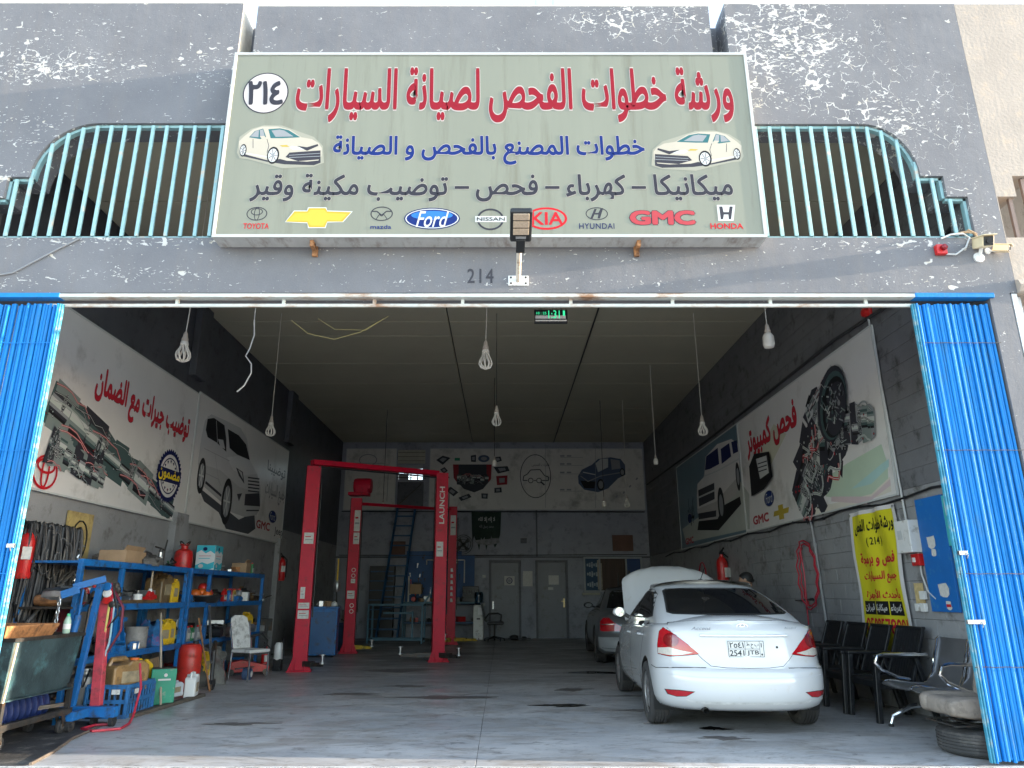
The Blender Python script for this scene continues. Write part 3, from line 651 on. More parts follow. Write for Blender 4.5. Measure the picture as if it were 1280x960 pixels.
# head runs outward and up from the arm; its lit face looks down to the street
Mh = Matrix.Rotation(R(-17), 3, 'X')
mb = MB(); hbox(mb, -.04, .04, -.10, .06, -.035, .03); mb.build('clamp', BLKP, lp, bev=.006)
mb = MB(); hbox(mb, -.095, .095, -.42, -.06, -.022, .035); mb.build('head', BLKP, lp, bev=.018)
for k in range(3):
    mb = MB(); y0 = -.40+k*.085; hbox(mb, -.068, .068, y0, y0+.072, -.029, -.021); o = mb.build('led_panel', mat('led_lens_panel', (.5,.40,.30), .3, var=.2, vs=60), lp, bev=.003)
mb = MB(); hbox(mb, -.045, .045, -.135, -.11, -.027, -.02); mb.build('name_plate', MGREY, lp)

# ---------------------------------------------------------------- alarm sounder, cameras, cable
al = thing('alarm_sounder', 'small red alarm box under the right hand grille', 'alarm', (4.17, FY, 4.43))
MB().box((0, -.025, 0), (.10, .05, .10)).build('housing', REDP, al, bev=.008); MB().lathe([(.028,0),(.028,-.03),(.012,-.04)], (.01,-.05,.01), 'Y', 14).build('dome', mat('dark_red_lens', (.2,.005,.01), .15), al)
MB().tube([(.04,-.02,-.04),(.14,-.02,-.045),(.25,-.02,.03),(.30,-.02,.13),(.24,-.03,.17),(.12,-.03,.16),(.02,-.03,.12)], .009, 6).build('cable', LGREY, al, smooth=True)
def camera_(name, lab, x, z, aim, s, col, base):
    t = thing(name, lab, 'camera', (x, FY, z)); M = aim.to_track_quat('-Y', 'Z').to_matrix()
    def b(mb, c, d): mb.box(Vector((0,-.10,.01))*s+M @ Vector(c)*s, Vector(d)*s, M); return mb
    b(b(MB(), (0,0,0), (.10,.20,.10)), (0,-.02,.055), (.12,.24,.012)).build('housing', col, t, bev=.008)
    b(MB(), (0,-.104,0), (.085,.008,.085)).build('front_glass', BLKP, t, bev=.003)
    mb = MB(); mb.lathe([(.025*s,0),(.025*s,.006*s)], Vector((0,-.10,.01))*s+M @ Vector((0,-.114,0))*s, n=14, M=M @ Matrix.Rotation(R(90), 3, 'X')); mb.build('lens', GLASSD, t)
    mb = MB(); mb.lathe([(.05*s,0),(.05*s,-.015*s),(.02*s,-.03*s)], base, 'Y', 14); mb.tube([base+Vector((0,-.02*s,0)), Vector((0,-.07,-.02))*s], .016*s, 8); mb.build('mount', WPL, t, smooth=True)
    return t
CAMW = mat('sunlit_yellow_plastic', (.68,.56,.36), .45, var=.12)  # yellow of the low sun put into the camera colour
camera_('security_camera', 'larger boxy security camera with pale hood at the right end of the lintel', 4.53, 4.46, Vector((-.15,-1,-.35)), 1.0, CAMW, Vector((0,0,-.10)))
camera_('security_camera', 'smaller bullet security camera pointing right next to the boxy one', 4.72, 4.42, Vector((.75,-.7,-.35)), .62, CAMW, Vector((-.09,0,.01)))
cb = tag(MB().tube([(4.34,FY-.01,4.60),(4.42,FY-.025,4.62),(4.52,FY-.02,4.615),(4.56,FY-.02,4.55)], .010, 6).tube([(4.40,FY-.01,4.595),(4.47,FY-.03,4.64),(4.55,FY-.02,4.6)], .008, 6).build('cable', CARD, smooth=True), 'loose tan camera cable running out of the corner of the right grille', 'cable')
cb2 = tag(MB().tube([(-4.05,FY-.012,4.56),(-4.25,FY-.012,4.44),(-4.62,FY-.012,4.2),(-5.0,FY-.012,4.13)], .008, 6).build('cable', MGREY, smooth=True), 'grey cable sagging across the lintel from the left grille', 'cable')
# hanging LED clock under the track
ck = thing('led_display', 'small black hanging display with green digits under the middle of the lintel', 'display', (.44, 6.75, 3.93))
a = onY(668, 404, 6.75); b = onY(709, 388, 6.75)
W2 = b[0]-a[0]; H2 = b[1]-a[1]; ox = (a[0]+b[0])/2-.44; oz = (a[1]+b[1])/2-3.93
MB().box((ox, 0, oz), (W2, .05, H2)).build('case', BLKP, ck, bev=.004)
DF = Frame((ox-W2/2, -.027, oz-H2/2), (1,0,0), (0,0,1)); GR = mat('green_led', (.02,.3,.12), .5, var=0, emit=((.05,.9,.4), .12))
Art(DF, .001).poly([(.01,H2*.08),(W2-.01,H2*.08),(W2-.01,H2*.18),(.01,H2*.18)], WHITE).poly([(.01,H2*.28),(W2-.02,H2*.28),(W2-.02,H2*.52),(.01,H2*.52)], LGREY).build('label_strip', ck)
write(DF, '1:31', (W2*.42, H2*.3, W2*.76, H2*.92), GR, ck, off=.0, h=.0022); write(DF, '1', (W2*.86, H2*.5, W2*.92, H2*.9), GR, ck, off=0, h=.0022); write(DF, '10 : 25', (W2*.06, H2*.6, W2*.36, H2*.8), GR, ck, off=0, h=.0022)
MB().bar((ox-.1,0,oz+H2/2), (ox-.1,0,4.02), .006).bar((ox+.1,0,oz+H2/2), (ox+.1,0,4.02), .006).build('hanger', STEEL, ck)

# ================================================================= banners on the inner walls
LF = Frame((XL+.045, 0, 0), (0,1,0), (0,0,1))           # left wall, u runs into the shop
RF = Frame((XR-.045, 0, 0), (0,-1,0), (0,0,1))          # right wall, u runs toward the street
def Lp(px, py): y, z = onX(px, py, XL+.05); return (y, z)
def Rp(px, py): y, z = onX(px, py, XR-.05); return (-y, z)
def Bp(px, py): x, z = onY(px, py, YB-.06); return (x, z)
BF = Frame((0, YB-.055, 0), (1,0,0), (0,0,1))
BANN = mat('dull_white_banner', (.66,.64,.62), .28, var=.05, vs=1.0, dirt=((.45,.43,.40), .2, 1.2), spec=.4)
BANB = mat('grimy_white_banner', (.58,.56,.52), .5, var=.08, vs=1.0, dirt=((.3,.29,.26), .25, 1.2))
def sheet(t, fr, pts, m, th=.02, name='panel'):
    V = [fr.at(a, b, 0) for a, b in pts]; return MB().prism(V, -fr.n*th).build(name, m, t)
def banner(name, label, fr, pts, m, at):
    t = thing(name, label, 'banner', fr.at(*at)); t.rotation_euler = (0,0,0)
    f2 = Frame(fr.o-Vector(t.location), fr.u, fr.v); sheet(t, f2, pts, m)
    mb = MB()
    for (a, b), (c, d) in zip(pts, pts[1:]+pts[:1]): mb.bar(f2.at(a, b, -.004), f2.at(c, d, -.004), .025, .022)
    mb.build('edge_strip', LGREY, t); return t, f2
DR_ = flat('print_deep_red', (.2,.01,.02))
def machine(A, ax, w_, seed, pal, n=240, wob=.25):
    """cutaway gearbox picture: bars, rings and bolts spread along an axis"""
    rnd = random.Random(seed); (x0, y0), (x1, y1) = ax; L = math.hypot(x1-x0, y1-y0); ux, uy = (x1-x0)/L, (y1-y0)/L; vx, vy = -uy, ux
    def p(a, b): return (x0+ux*a*L+vx*b, y0+uy*a*L+vy*b)
    prof = [rnd.uniform(.6, 1) for _ in range(12)]
    def wd(a): i = min(10, int(a*11)); f_ = a*11-i; return w_*(prof[i]*(1-f_)+prof[i+1]*f_)*(1.0-.45*a)
    top = [p(k/14, wd(k/14)*.9) for k in range(15)]; bot = [p(k/14, -wd(k/14)*.9) for k in range(14, -1, -1)]
    A.poly(top+bot, pal[0])
    for k in range(5): A.poly([p(a_, b_) for a_, b_ in [(k/5+rnd.uniform(-.03,.03), -wd(k/5)*rnd.uniform(.9,1.15)), (k/5+rnd.uniform(.12,.2), -wd(k/5)*rnd.uniform(.85,1.1)), (k/5+rnd.uniform(.1,.18), wd(k/5)*rnd.uniform(.85,1.1)), (k/5+rnd.uniform(-.02,.04), wd(k/5)*rnd.uniform(.9,1.15))]], rnd.choice([pal[0], DGREY, PGR]))
    NS = 8                                      # shafts and drums, printed with their own highlights
    for k in range(NS):
        a0 = k/NS+rnd.uniform(0, .02); a1 = a0+rnd.uniform(.7, 1.0)/NS; r0 = wd(a0)*rnd.uniform(.3, .62); sh = rnd.uniform(-.28, .28)*w_*(1-a0*.5)
        T_ = rnd.choice([(BLACK, DGREY, MGREY, PPL, LGREY, MGREY, DGREY), (BLACK, PTEAL, PGR, PPL, LGREY, PGR, PTEAL), (BLACK, DGREY, PTEAL, MGREY, PPL, MGREY, BLACK)])
        for q in range(7): e0 = -1+2*q/7; bow = .012*(1-abs(e0)); A.poly([p(a0-bow, sh+e0*r0), p(a1+bow, sh+e0*r0), p(a1+bow, sh+(e0+.3)*r0), p(a0-bow, sh+(e0+.3)*r0)], T_[q])
    for k in range(9):                          # gear wheels seen on edge
        a0 = rnd.uniform(.04, .92); b0 = rnd.uniform(-.45, .45)*wd(a0); R_ = wd(a0)*rnd.uniform(.28, .6); th = math.atan2(uy, ux); c_ = p(a0, b0)
        for f_, m in ((1, BLACK), (.9, MGREY), (.8, DGREY), (.62, rnd.choice([PPL, LGREY, PTEAL])), (.5, BLACK), (.3, MGREY)): A.ell(c_[0], c_[1], R_*.34*f_, R_*f_, m, 16, rot=th)
        for q in range(12): t_ = q*.5236; A.ell(c_[0]+(R_*.32*math.cos(t_)*math.cos(th)-R_*.96*math.sin(t_)*math.sin(th)), c_[1]+(R_*.32*math.cos(t_)*math.sin(th)+R_*.96*math.sin(t_)*math.cos(th)), R_*.05, R_*.05, LGREY, 5)
    for k in range(14):                         # pipes
        a0 = rnd.uniform(0, .8); b0 = rnd.uniform(-.9, .9)*wd(a0); m = rnd.choice([RED, BLACK, DGREY, PTEAL, RED, PPL]); pts = [p(a0+.045*q, b0+w_*.14*math.sin(q*rnd.uniform(.5, 1.1))) for q in range(6)]
        A.line(pts, w_*.045, m); A.line(pts, w_*.014, LGREY if m is not PPL else MGREY)
    for i in range(int(n*.22)):
        a = rnd.random(); b = rnd.uniform(-1, 1)*wd(a)*.95; c_ = p(a, b); s_ = w_*rnd.uniform(.015, .045); m = rnd.choice(pal)
        if i % 3: A.ell(*c_, s_, s_, rnd.choice([BLACK, DGREY]), 9); A.ell(*c_, s_*.55, s_*.55, rnd.choice([PPL, MGREY, RED, LGREY]), 7)
        else: A.line([c_, (c_[0]+rnd.uniform(-3, 3)*s_, c_[1]+rnd.uniform(-3, 3)*s_)], s_*.5, m)
PTEAL = flat('engine_teal', (.06,.10,.10)); PGR = flat('engine_grey_green', (.20,.24,.23)); PPL = flat('engine_pale', (.48,.52,.48))
# --- left wall, first banner
q = [Lp(20,590), Lp(246,655), Lp(246,478), Lp(88,400), Lp(20,365)]
zt, zb = 4.62, 2.42
ysm = 11.95; yB_ = 17.35
b1, f1 = banner('wall_banner', 'white printed banner with a gearbox cutaway and red Arabic headline on the left wall', LF, [(6.6,zb),(ysm,zb),(ysm,zt),(6.6,zt)], BANN, (9.5,zb))
A = Art(f1, .0006); machine(A, (Lp(62,500), Lp(215,636)), .42, 3, [PTEAL, BLACK, PGR, PPL, MGREY, RED, DGREY, BLACK, PPL, BLACK, PPL, MGREY, RED], 380)
machine(A, (Lp(60,555), Lp(130,600)), .3, 8, [PGR, BLACK, PPL, MGREY, RED, PTEAL, LGREY], 90)
A.build('printed_gearbox', b1)
write(f1, 'توضيب جيرات مع الضمان', (Lp(122,470)[0], 3.62, Lp(239,520)[0], 4.16), flat('banner_red', (.5,.02,.035)), b1, off=.035, outline=(DGREY, .012))
A = Art(f1, .012); c = Lp(211,595); ru = .43; 
P2 = []
for k in range(72): a_ = 2*math.pi*k/72; r2 = ru*(1 if k % 2 else .9); P2.append((c[0]+r2*math.cos(a_)*1.0, c[1]+r2*math.sin(a_)))
A.poly(P2, NAVY); A.ell(*c, ru*.78, ru*.78, BANN, 30); A.ring(*c, ru*.66, ru*.66, .02, NAVY)
A.poly([(c[0]-ru*.95, c[1]-ru*.26), (c[0]+ru*.95, c[1]-ru*.22), (c[0]+ru*.95, c[1]+ru*.26), (c[0]-ru*.95, c[1]+ru*.24)], NAVY)
for k in range(5):
    for sg_ in (-1, 1): a_ = R(90*sg_)+R(26)*(k-2); A.poly([(c[0]+ru*.52*math.cos(a_)+ru*.07*math.cos(t+1.57), c[1]+ru*.52*math.sin(a_)+ru*.07*math.sin(t+1.57)) for t in [2*math.pi*j*2/5 for j in (0,1,2,3,4)]], NAVY)
A.build('cog_seal', b1); write(f1, 'مضمون', (c[0]-ru*.85, c[1]-ru*.22, c[0]+ru*.85, c[1]+ru*.24), YEL, b1, off=.03, h=.0145)
A = Art(f1, .012); c = Lp(56,590)
for rx, ry in ((.23,.20), (.075,.19), (.17,.09)): A.ring(c[0], c[1]+(.07 if rx == .17 else 0), rx, ry, .03, RED)
A.build('emblem', b1)
write(f1, 'هيدريا', (Lp(104,600)[0], 2.62, Lp(119,600)[0], 2.86), BLACK, b1, off=.0)
# --- left wall, second banner: big off-roader
b2, f2 = banner('wall_banner', 'grey white banner printed with a big silver off-road car deeper on the left wall', LF, [(ysm+.03,zb+.03),(yB_,zb+.03),(yB_,zt+.05),(ysm+.03,zt+.05)], BANN, (14.5,zb))
ZL = lambda pts: [Lp(230+x/4.362, 480+y/4.364) for x, y in pts]
SILV = flat('car_silver', (.50,.50,.50)); SHAD = flat('car_shadow_print', (.06,.065,.075)); SILD = flat('car_silver_low', (.33,.33,.34))
A = Art(f2, .0006)
A.poly(ZL([(78,560),(110,640),(190,700),(230,790),(350,818),(390,790),(385,700),(300,740)]), SHAD)
A.poly(ZL([(80,560),(78,420),(95,300),(115,200),(150,165),(230,200),(310,240),(345,300),(360,420),(400,490),(418,560),(415,680),(395,715),(330,725),(260,700),(200,640),(110,560)]), SILV)
A.poly(ZL([(80,430),(200,470),(300,560),(418,600),(415,680),(395,715),(330,725),(260,700),(200,640),(110,560),(80,540)]), flat('car_silver_mid', (.42,.42,.42))); A.poly(ZL([(235,400),(300,392),(362,420),(400,490),(330,500),(270,470)]), flat('car_silver_high', (.58,.58,.58)))
A.line(ZL([(130,178),(220,205),(305,245)]), .03, LGREY); A.line(ZL([(84,470),(190,520),(205,560)]), .015, SILD)
A.poly(ZL([(120,250),(130,190),(165,185),(222,225),(232,300),(232,370),(180,320),(130,290)]), BLACK); A.poly(ZL([(240,245),(300,280),(340,330),(360,415),(290,385),(250,350)]), BLACK)
A.line(ZL([(178,200),(184,320)]), .02, SILV); A.poly(ZL([(186,300),(215,305),(225,355),(200,345)]), SILV)
A.poly(ZL([(285,455),(322,480),(330,545),(300,500)]), DGREY); A.poly(ZL([(295,465),(318,484),(322,520)]), LGREY)
for y in (510, 528, 546, 564, 582): A.line(ZL([(350,y),(412,y+8)]), .03, DGREY)
A.poly(ZL([(335,600),(412,595),(416,668),(330,662)]), DGREY); A.poly(ZL([(290,600),(318,596),(300,640)]), DGREY); A.line(ZL([(340,690),(410,690)]), .03, DGREY)
A.line(ZL([(118,535),(205,610)]), .05, DGREY); A.line(ZL([(110,350),(170,380),(250,420)]), .012, SILD); A.line(ZL([(170,380),(200,600)]), .012, SILD)
for cx_, cy_, rx, ry in ((96,500,20,98), (234,640,26,125)):
    P0 = ZL([(cx_, cy_), (cx_+rx, cy_), (cx_, cy_-ry)]); ax_, ay_ = P0[0]; RX = abs(P0[1][0]-ax_); RY = abs(P0[2][1]-ay_)
    A.ell(ax_, ay_, RX*1.1, RY*1.05, BLACK); A.ell(ax_, ay_, RX*.72, RY*.72, MGREY); 
    for k in range(6): A.line([(ax_, ay_), (ax_+RX*.7*math.cos(k*1.047), ay_+RY*.7*math.sin(k*1.047))], .035, LGREY)
A.build('printed_offroader', b2)
def ford(A, c, rx, ry): A.ell(*c, rx, ry, LGREY); A.ell(*c, rx*.93, ry*.9, NAVY); A.ell(*c, rx*.82, ry*.75, SBLUE)
A = Art(f2, .001); c = Lp(341,646); ford(A, c, .30, .15); A.build('emblem', b2)
write(f2, 'Ford', (c[0]-.2, c[1]-.08, c[0]+.2, c[1]+.09), LGREY, b2, off=0, h=.0022, shear=.3)
write(f2, 'GMC', (Lp(320,660)[0], 2.66, Lp(337,665)[0], 2.84), flat('dull_red', (.3,.04,.05)), b2, off=.03); write(f2, 'Jeep', (Lp(343,665)[0], 2.58, Lp(354,665)[0], 2.80), SGREY, b2, off=.01)
write(f2, 'توضيبنا', (Lp(335,580)[0], 3.9, Lp(358,580)[0], 4.2), MGREY, b2, off=.02); write(f2, 'جميع السيارات', (Lp(333,600)[0], 3.3, Lp(358,600)[0], 3.75), MGREY, b2, off=.02)
# --- right wall
b3, f3 = banner('wall_banner', 'white banner with a cutaway automatic gearbox and green swooshes on the right wall', RF, [(-13.82,2.42),(-8.45,2.42),(-8.45,4.55),(-13.82,4.55)], BANN, (-11,2.4))
ZR = lambda pts: [Rp(820+x/3.2, 380+y/3.2) for x, y in pts]
A = Art(f3, .0006)
A.poly(ZR([(640,720),(760,640),(900,560),(925,640),(930,740),(820,790),(680,770)]), flat('swoosh_green', (.44,.54,.42)))
A.poly(ZR([(560,800),(700,800),(860,760),(935,690),(940,750),(780,810),(600,850)]), flat('swoosh_cream', (.62,.58,.50))); A.poly(ZR([(780,740),(900,640),(930,620),(930,650),(860,720)]), flat('swoosh_teal', (.36,.54,.52)))
A.poly(ZR([(700,770),(860,770),(935,700),(938,725),(840,800),(700,790)]), flat('swoosh_pink', (.56,.45,.46)))
A.poly(ZR([(405,600),(460,640),(520,520),(470,480)]), flat('swoosh_sand', (.55,.54,.42)))
machine(A, (ZR([(700,420)])[0], ZR([(575,820)])[0]), .95, 21, [DGREY, BLACK, PTEAL, PGR, PPL, MGREY, BLACK, DGREY, RED], 420)
machine(A, (ZR([(650,500)])[0], ZR([(880,470)])[0]),   .48, 22, [MGREY, BLACK, RED, PPL, PGR, DGREY], 120)
machine(A, (ZR([(610,450)])[0], ZR([(710,250)])[0]), .12, 23, [LGREY, DGREY, PPL, RED], 30)
c = ZR([(712,400)])[0]
for k, m in enumerate((DGREY, PTEAL, BLACK, DGREY)): A.ell(c[0]+.03*k, c[1]-.03*k, .56*(1-.1*k), .42*(1-.1*k), m, 24, rot=.9)
rnd = random.Random(77)
for k in range(90):
    a_ = rnd.uniform(0, 6.28); r2 = rnd.uniform(.03, .36); x_ = c[0]+r2*math.cos(a_); y_ = c[1]+r2*math.sin(a_)*.85; s2 = rnd.uniform(.015, .05)
    if k % 3: A.line([(x_, y_), (x_+rnd.uniform(-.12,.12), y_+rnd.uniform(-.12,.12))], s2*.5, rnd.choice([MGREY, PPL, BLACK, PGR]))
    else: A.ell(x_, y_, s2, s2, rnd.choice([BLACK, MGREY, PTEAL]), 10)
A.poly(ZR([(380,650),(400,600),(460,590),(475,690),(440,740),(390,770)]), BLACK); A.poly(ZR([(408,620),(450,606),(460,675),(425,700)]), LGREY)
for k in range(3): A.line(ZR([(415,640+k*16),(452,628+k*16)]), .02, DGREY)
A.build('printed_gearbox', b3)
write(f3, 'فحص كمبيوتر', (-13.4, 3.72, -11.0, 4.3), flat('banner_red', (.5,.02,.035)), b3, off=.035, outline=(DGREY, .01))

A = Art(f3, .001); c = Rp(961,623); ford(A, c, .25, .15); q = Rp(976,640)
A.poly([(q[0]+a*.36, q[1]+b*.12) for a, b in ((-1,-.35),(-.85,.35),(-.3,.35),(-.3,1),(.3,1),(.3,.35),(1,.35),(.85,-.35),(.3,-.35),(.3,-1),(-.3,-1),(-.3,-.35))], GOLD); A.build('emblem', b3)
write(f3, 'Ford', (c[0]-.17, c[1]-.08, c[0]+.17, c[1]+.09), LGREY, b3, off=0, h=.0022, shear=.3)
write(f3, 'GMC', (Rp(941,650)[0], 2.52, Rp(961,648)[0], 2.68), flat('dull_red', (.3,.04,.05)), b3, off=.04)
write(f3, 'هيدريا', (Rp(1021,620)[0], 2.62, Rp(1033,625)[0], 2.84), BLACK, b3, off=0)
b4, f4 = banner('wall_banner', 'teal banner printed with a white off-road car at the far end of the right wall', RF, [(-19.0,2.42),(-13.86,2.42),(-13.86,4.55),(-19.0,4.55)], flat('banner_teal', (.10,.17,.21), .3), (-16,2.4))
A = Art(f4, .0006)
A.poly(ZR([(105,900),(160,860),(260,780),(330,700),(372,760),(374,900),(120,955)]), flat('banner_sand', (.42,.44,.40)))
A.poly(ZR([(165,905),(250,905),(340,800),(335,770),(280,800),(170,870)]), BLACK)
WP = flat('car_white_print', (.62,.60,.58))
A.poly(ZR([(163,770),(165,720),(192,690),(198,610),(245,560),(300,540),(328,560),(334,660),(335,730),(318,760),(275,800),(245,860),(175,868),(165,830)]), WP)
A.poly(ZR([(165,820),(240,790),(318,700),(333,640),(335,730),(318,760),(275,800),(245,860),(175,868)]), flat('car_shadow_side', (.46,.44,.42))); A.line(ZR([(190,690),(250,665),(330,620)]), .03, LGREY)
A.poly(ZR([(195,665),(200,610),(246,575),(252,640),(215,660)]), NAVY); A.poly(ZR([(258,580),(292,556),(300,610),(262,640)]), NAVY); A.poly(ZR([(300,552),(322,545),(328,590),(308,600)]), NAVY)
A.poly(ZR([(168,745),(232,715),(234,780),(172,810)]), DGREY); A.line(ZR([(168,775),(234,745)]), .04, LGREY); A.poly(ZR([(168,838),(240,825),(240,850),(170,862)]), DGREY)
for cx_, cy_, rx, ry in ((260,805,14,75), (327,690,9,60)):
    P0 = ZR([(cx_, cy_), (cx_+rx, cy_), (cx_, cy_-ry)]); ax_, ay_ = P0[0]; RX = abs(P0[1][0]-ax_); RY = abs(P0[2][1]-ay_); A.ell(ax_, ay_, RX, RY, BLACK); A.ell(ax_, ay_, RX*.6, RY*.6, MGREY)
c = Rp(862,648); ford(A, c, .22, .13); A.build('printed_offroader', b4)
write(f4, 'GMC', (Rp(856,664)[0], 2.5, Rp(866,664)[0], 2.66), flat('dull_red', (.3,.04,.05)), b4, off=.03); write(f4, 'كهرباء', (Rp(858,620)[0], 2.9, Rp(862,600)[0]+.2, 3.6), BLACK, b4, off=.01)
# --- back wall
b5, f5 = banner('wall_banner', 'wide pale banner over the back doors with engine bay, oval car symbol and blue car', BF, [(-2.38,3.93),(4.62,3.93),(4.62,5.93),(-2.38,5.93)], BANB, (1,3.9))
DK = flat('print_dark', (.04,.045,.055)); DR = flat('print_dark_red', (.25,.02,.03)); DB = flat('print_dusk_blue', (.07,.10,.16))
ZB = lambda pts: [Bp(560+x/3.2, 520+y/3.2) for x, y in pts]; ZC2 = lambda pts: [Bp(420+x/4.571, 540+y/4.569) for x, y in pts]
A = Art(f5, .001)
c = ZB([(350,240)])[0]; A.ring(*c, .51, .72, .025, DK, 40)
A.line(ZB([(300,258),(303,240),(318,232),(330,216),(368,214),(386,238),(402,244),(402,258),(376,258)]), .03, DK); A.line(ZB([(318,258),(300,258)]), .03, DK); A.line(ZB([(344,258),(352,258)]), .03, DK)
for x_ in (331, 364): c = ZB([(x_,258)])[0]; A.ring(*c, .09, .09, .025, DK, 16)
A.line(ZB([(372,264),(386,276)]), .05, DK)
A.poly(ZC2([(668,185),(890,185),(886,270),(840,325),(790,345),(730,325),(675,265)]), DK); A.poly(ZC2([(668,185),(700,185),(700,300),(672,262)]), DR); A.poly(ZC2([(860,185),(890,185),(886,270),(862,290)]), DR)
machine(A, (ZC2([(690,270)])[0], ZC2([(870,270)])[0]), .28, 31, [DK, MGREY, DB, LGREY, BLACK, DGREY], 60)
for pts in ([(572,160),(610,135),(655,148),(610,188)], [(900,200),(980,195),(992,222),(925,238)], [(915,252),(980,248),(978,300),(920,304)], [(630,335),(655,312),(700,345),(672,368)], [(700,375),(760,352),(775,372),(715,395)], [(905,320),(945,316),(948,345),(905,348)], [(830,350),(868,352),(866,382),(832,380)], [(600,262),(640,250),(650,262),(610,276)], [(595,215),(620,200),(640,222),(615,238)], [(900,145),(940,140),(948,165),(910,175)], [(770,135),(800,130),(800,172),(772,170)]):
    A.poly(ZC2(pts), DR if pts[0] == (915,252) else DK); cx_ = sum(p[0] for p in pts)/4; cy_ = sum(p[1] for p in pts)/4; A.poly(ZC2([(cx_+(x-cx_)*.5, cy_+(y-cy_)*.5) for x, y in pts]), MGREY)
A.poly(ZC2([(678,148),(708,148),(708,164),(678,164)]), flat('print_green', (.03,.2,.12))); c = ZC2([(845,152)])[0]; A.ell(*c, .19, .12, DB); A.ell(*c, .1, .06, MGREY)
A.poly(ZB([(520,240),(535,215),(575,195),(600,172),(650,165),(690,172),(708,195),(710,235),(680,250),(640,290),(600,305),(545,295),(522,270)]), DB)
A.poly(ZB([(590,190),(610,172),(640,170),(640,205),(600,225)]), LGREY); A.poly(ZB([(650,172),(686,178),(690,210),(655,215)]), MGREY)
A.poly(ZB([(528,258),(590,262),(586,290),(545,288)]), BLACK); A.line(ZB([(530,240),(560,262),(610,240),(700,225)]), .03, MGREY); A.line(ZB([(540,225),(590,235)]), .03, LGREY)
for x_, y_, k in ((611,275,1), (697,225,.7)): c = ZB([(x_, y_)])[0]; A.ell(*c, .12*k, .19*k, BLACK); A.ell(*c, .08*k, .13*k, MGREY)
for y_ in (160, 192, 226, 295):
    for x_ in (448, 475): A.line(ZB([(x_, y_), (x_+18, y_)]), .05, MGREY)
    A.line(ZB([(448, y_+6), (540, y_+6)]), .012, MGREY)
for x_, y_ in ((672,325),(725,285),(752,255),(700,310)): A.line(ZB([(x_, y_), (x_+6, y_-8)]), .05, MGREY)
for x_ in (390, 590): A.line(ZB([(x_,125),(x_,368)]), .012, MGREY)
A.build('printed_pictures', b5)
write(f5, 'خطوات الفحص', (Bp(658,0)[0], 5.33, Bp(676,0)[0], 5.45), DK, b5, off=.0)
b6, f6 = banner('wall_banner', 'grimy pale banner in the back left corner behind the second car lift', BF, [(-5.15,3.93),(-3.5,3.93),(-3.5,5.93),(-5.15,5.93)], BANB, (-4.3,3.9))
A = Art(f6, .001); c = Bp(460,575); A.ring(*c, .3, .2, .03, MGREY); A.line([(-4.8,5.45),(-3.9,5.45)], .02, MGREY); A.line([(-3.75,5.3),(-3.75,4.2)], .02, MGREY); A.line([(-4.9,4.8),(-4.3,4.8)], .02, MGREY); A.build('printed_pictures', b6)
pn = thing('loft_panel', 'dark board closing the gap beneath the broken window high on the back wall', 'panel', (-3.0, YB, 3.95)); MB().box((0,-.03,.44), (.85,.04,.88)).build('board', WDARK, pn)
MB().bar((-.4,-.08,.1), (.35,-.08,.8), .03).bar((-.45,-.09,1.02), (.5,-.09,1.0), .03).build('brace', DSTEEL, pn)
MB().box((0,-.04,1.72), (.9,.05,.45)).build('block_patch', mat('pale_block', (.42,.40,.33), .9, var=.15, vs=6), pn)
for z in (1.58, 1.72, 1.86): MB().box((0,-.068,z), (.88,.004,.012)).build('mortar_joint', MORTAR, pn)
# yellow advertising banner on the right wall
YB2 = mat('yellow_vinyl', (.62,.56,.02), .45, var=.04, bump=.0)
yb = thing('hanging_banner', 'yellow Arabic vinyl banner with a phone number hanging above the black chairs', 'banner', (XR-.03, 9.1, 2.3))
z0, z1, u0, u1 = .58, 2.33, -9.72, -8.56
f7 = Frame((XR-.05-yb.location.x, -yb.location.y, -yb.location.z), (0,-1,0), (0,0,1))
def wav(u, v): return .012*math.sin(u*9+v*2.2)+.008*math.sin(u*4-v*6+1)+.01*math.sin(v*3+u*14)*(v-z0)
def wsheet(ua, ub, va, vb, m, name, h):
    N, K = 26, 30; V = [f7.at(ua+(ub-ua)*i/N, va+(vb-va)*k/K, h+wav(ua+(ub-ua)*i/N, va+(vb-va)*k/K)) for k in range(K+1) for i in range(N+1)]
    o = MB().add(V, [(k*(N+1)+i, k*(N+1)+i+1, (k+1)*(N+1)+i+1, (k+1)*(N+1)+i) for k in range(K) for i in range(N)]).build(name, m, yb, smooth=True); return o
wsheet(u0, u1, z0, z1, flat('white_vinyl', (.62,.6,.6), .45), 'sheet', .0); wsheet(u0+.07, u1-.07, z0+.02, z1-.05, YB2, 'yellow_field', .004)
for k in range(3): wsheet(u0+.13+k*.31, u0+.13+k*.31+.29, 1.05, 1.21, BLACK, 'black_box', .007)
def wwrite(s_, ua, ub, va, vb, m, off=.02, h=.009):
    V, F = glyphs(s_, off); x0 = min(v[0] for v in V); x1 = max(v[0] for v in V); y0 = min(v[1] for v in V); y1 = max(v[1] for v in V)
    P = []
    for x, y, z in V: u = ua+(x-x0)/(x1-x0)*(ub-ua); v = va+(y-y0)/(y1-y0)*(vb-va); P.append(f7.at(u, v, h+z+wav(u, v)))
    MB().add(P, F).build('lettering', m, yb)
wwrite('ورشة خطوات الفحص', u0+.12, u1-.08, 2.02, 2.22, BLACK, .025); wwrite('( 214 )', u0+.45, u1-.42, 1.86, 1.98, BLACK, .02)
RD = flat('banner_red', (.5,.02,.035))
wwrite('فحص و برمجة', u0+.18, u1-.12, 1.62, 1.80, RD, .03); wwrite('جميع السيارات', u0+.2, u1-.12, 1.42, 1.57, RD, .03); wwrite('بأحدث الأجهزة', u0+.2, u1-.12, 1.22, 1.36, RD, .03)
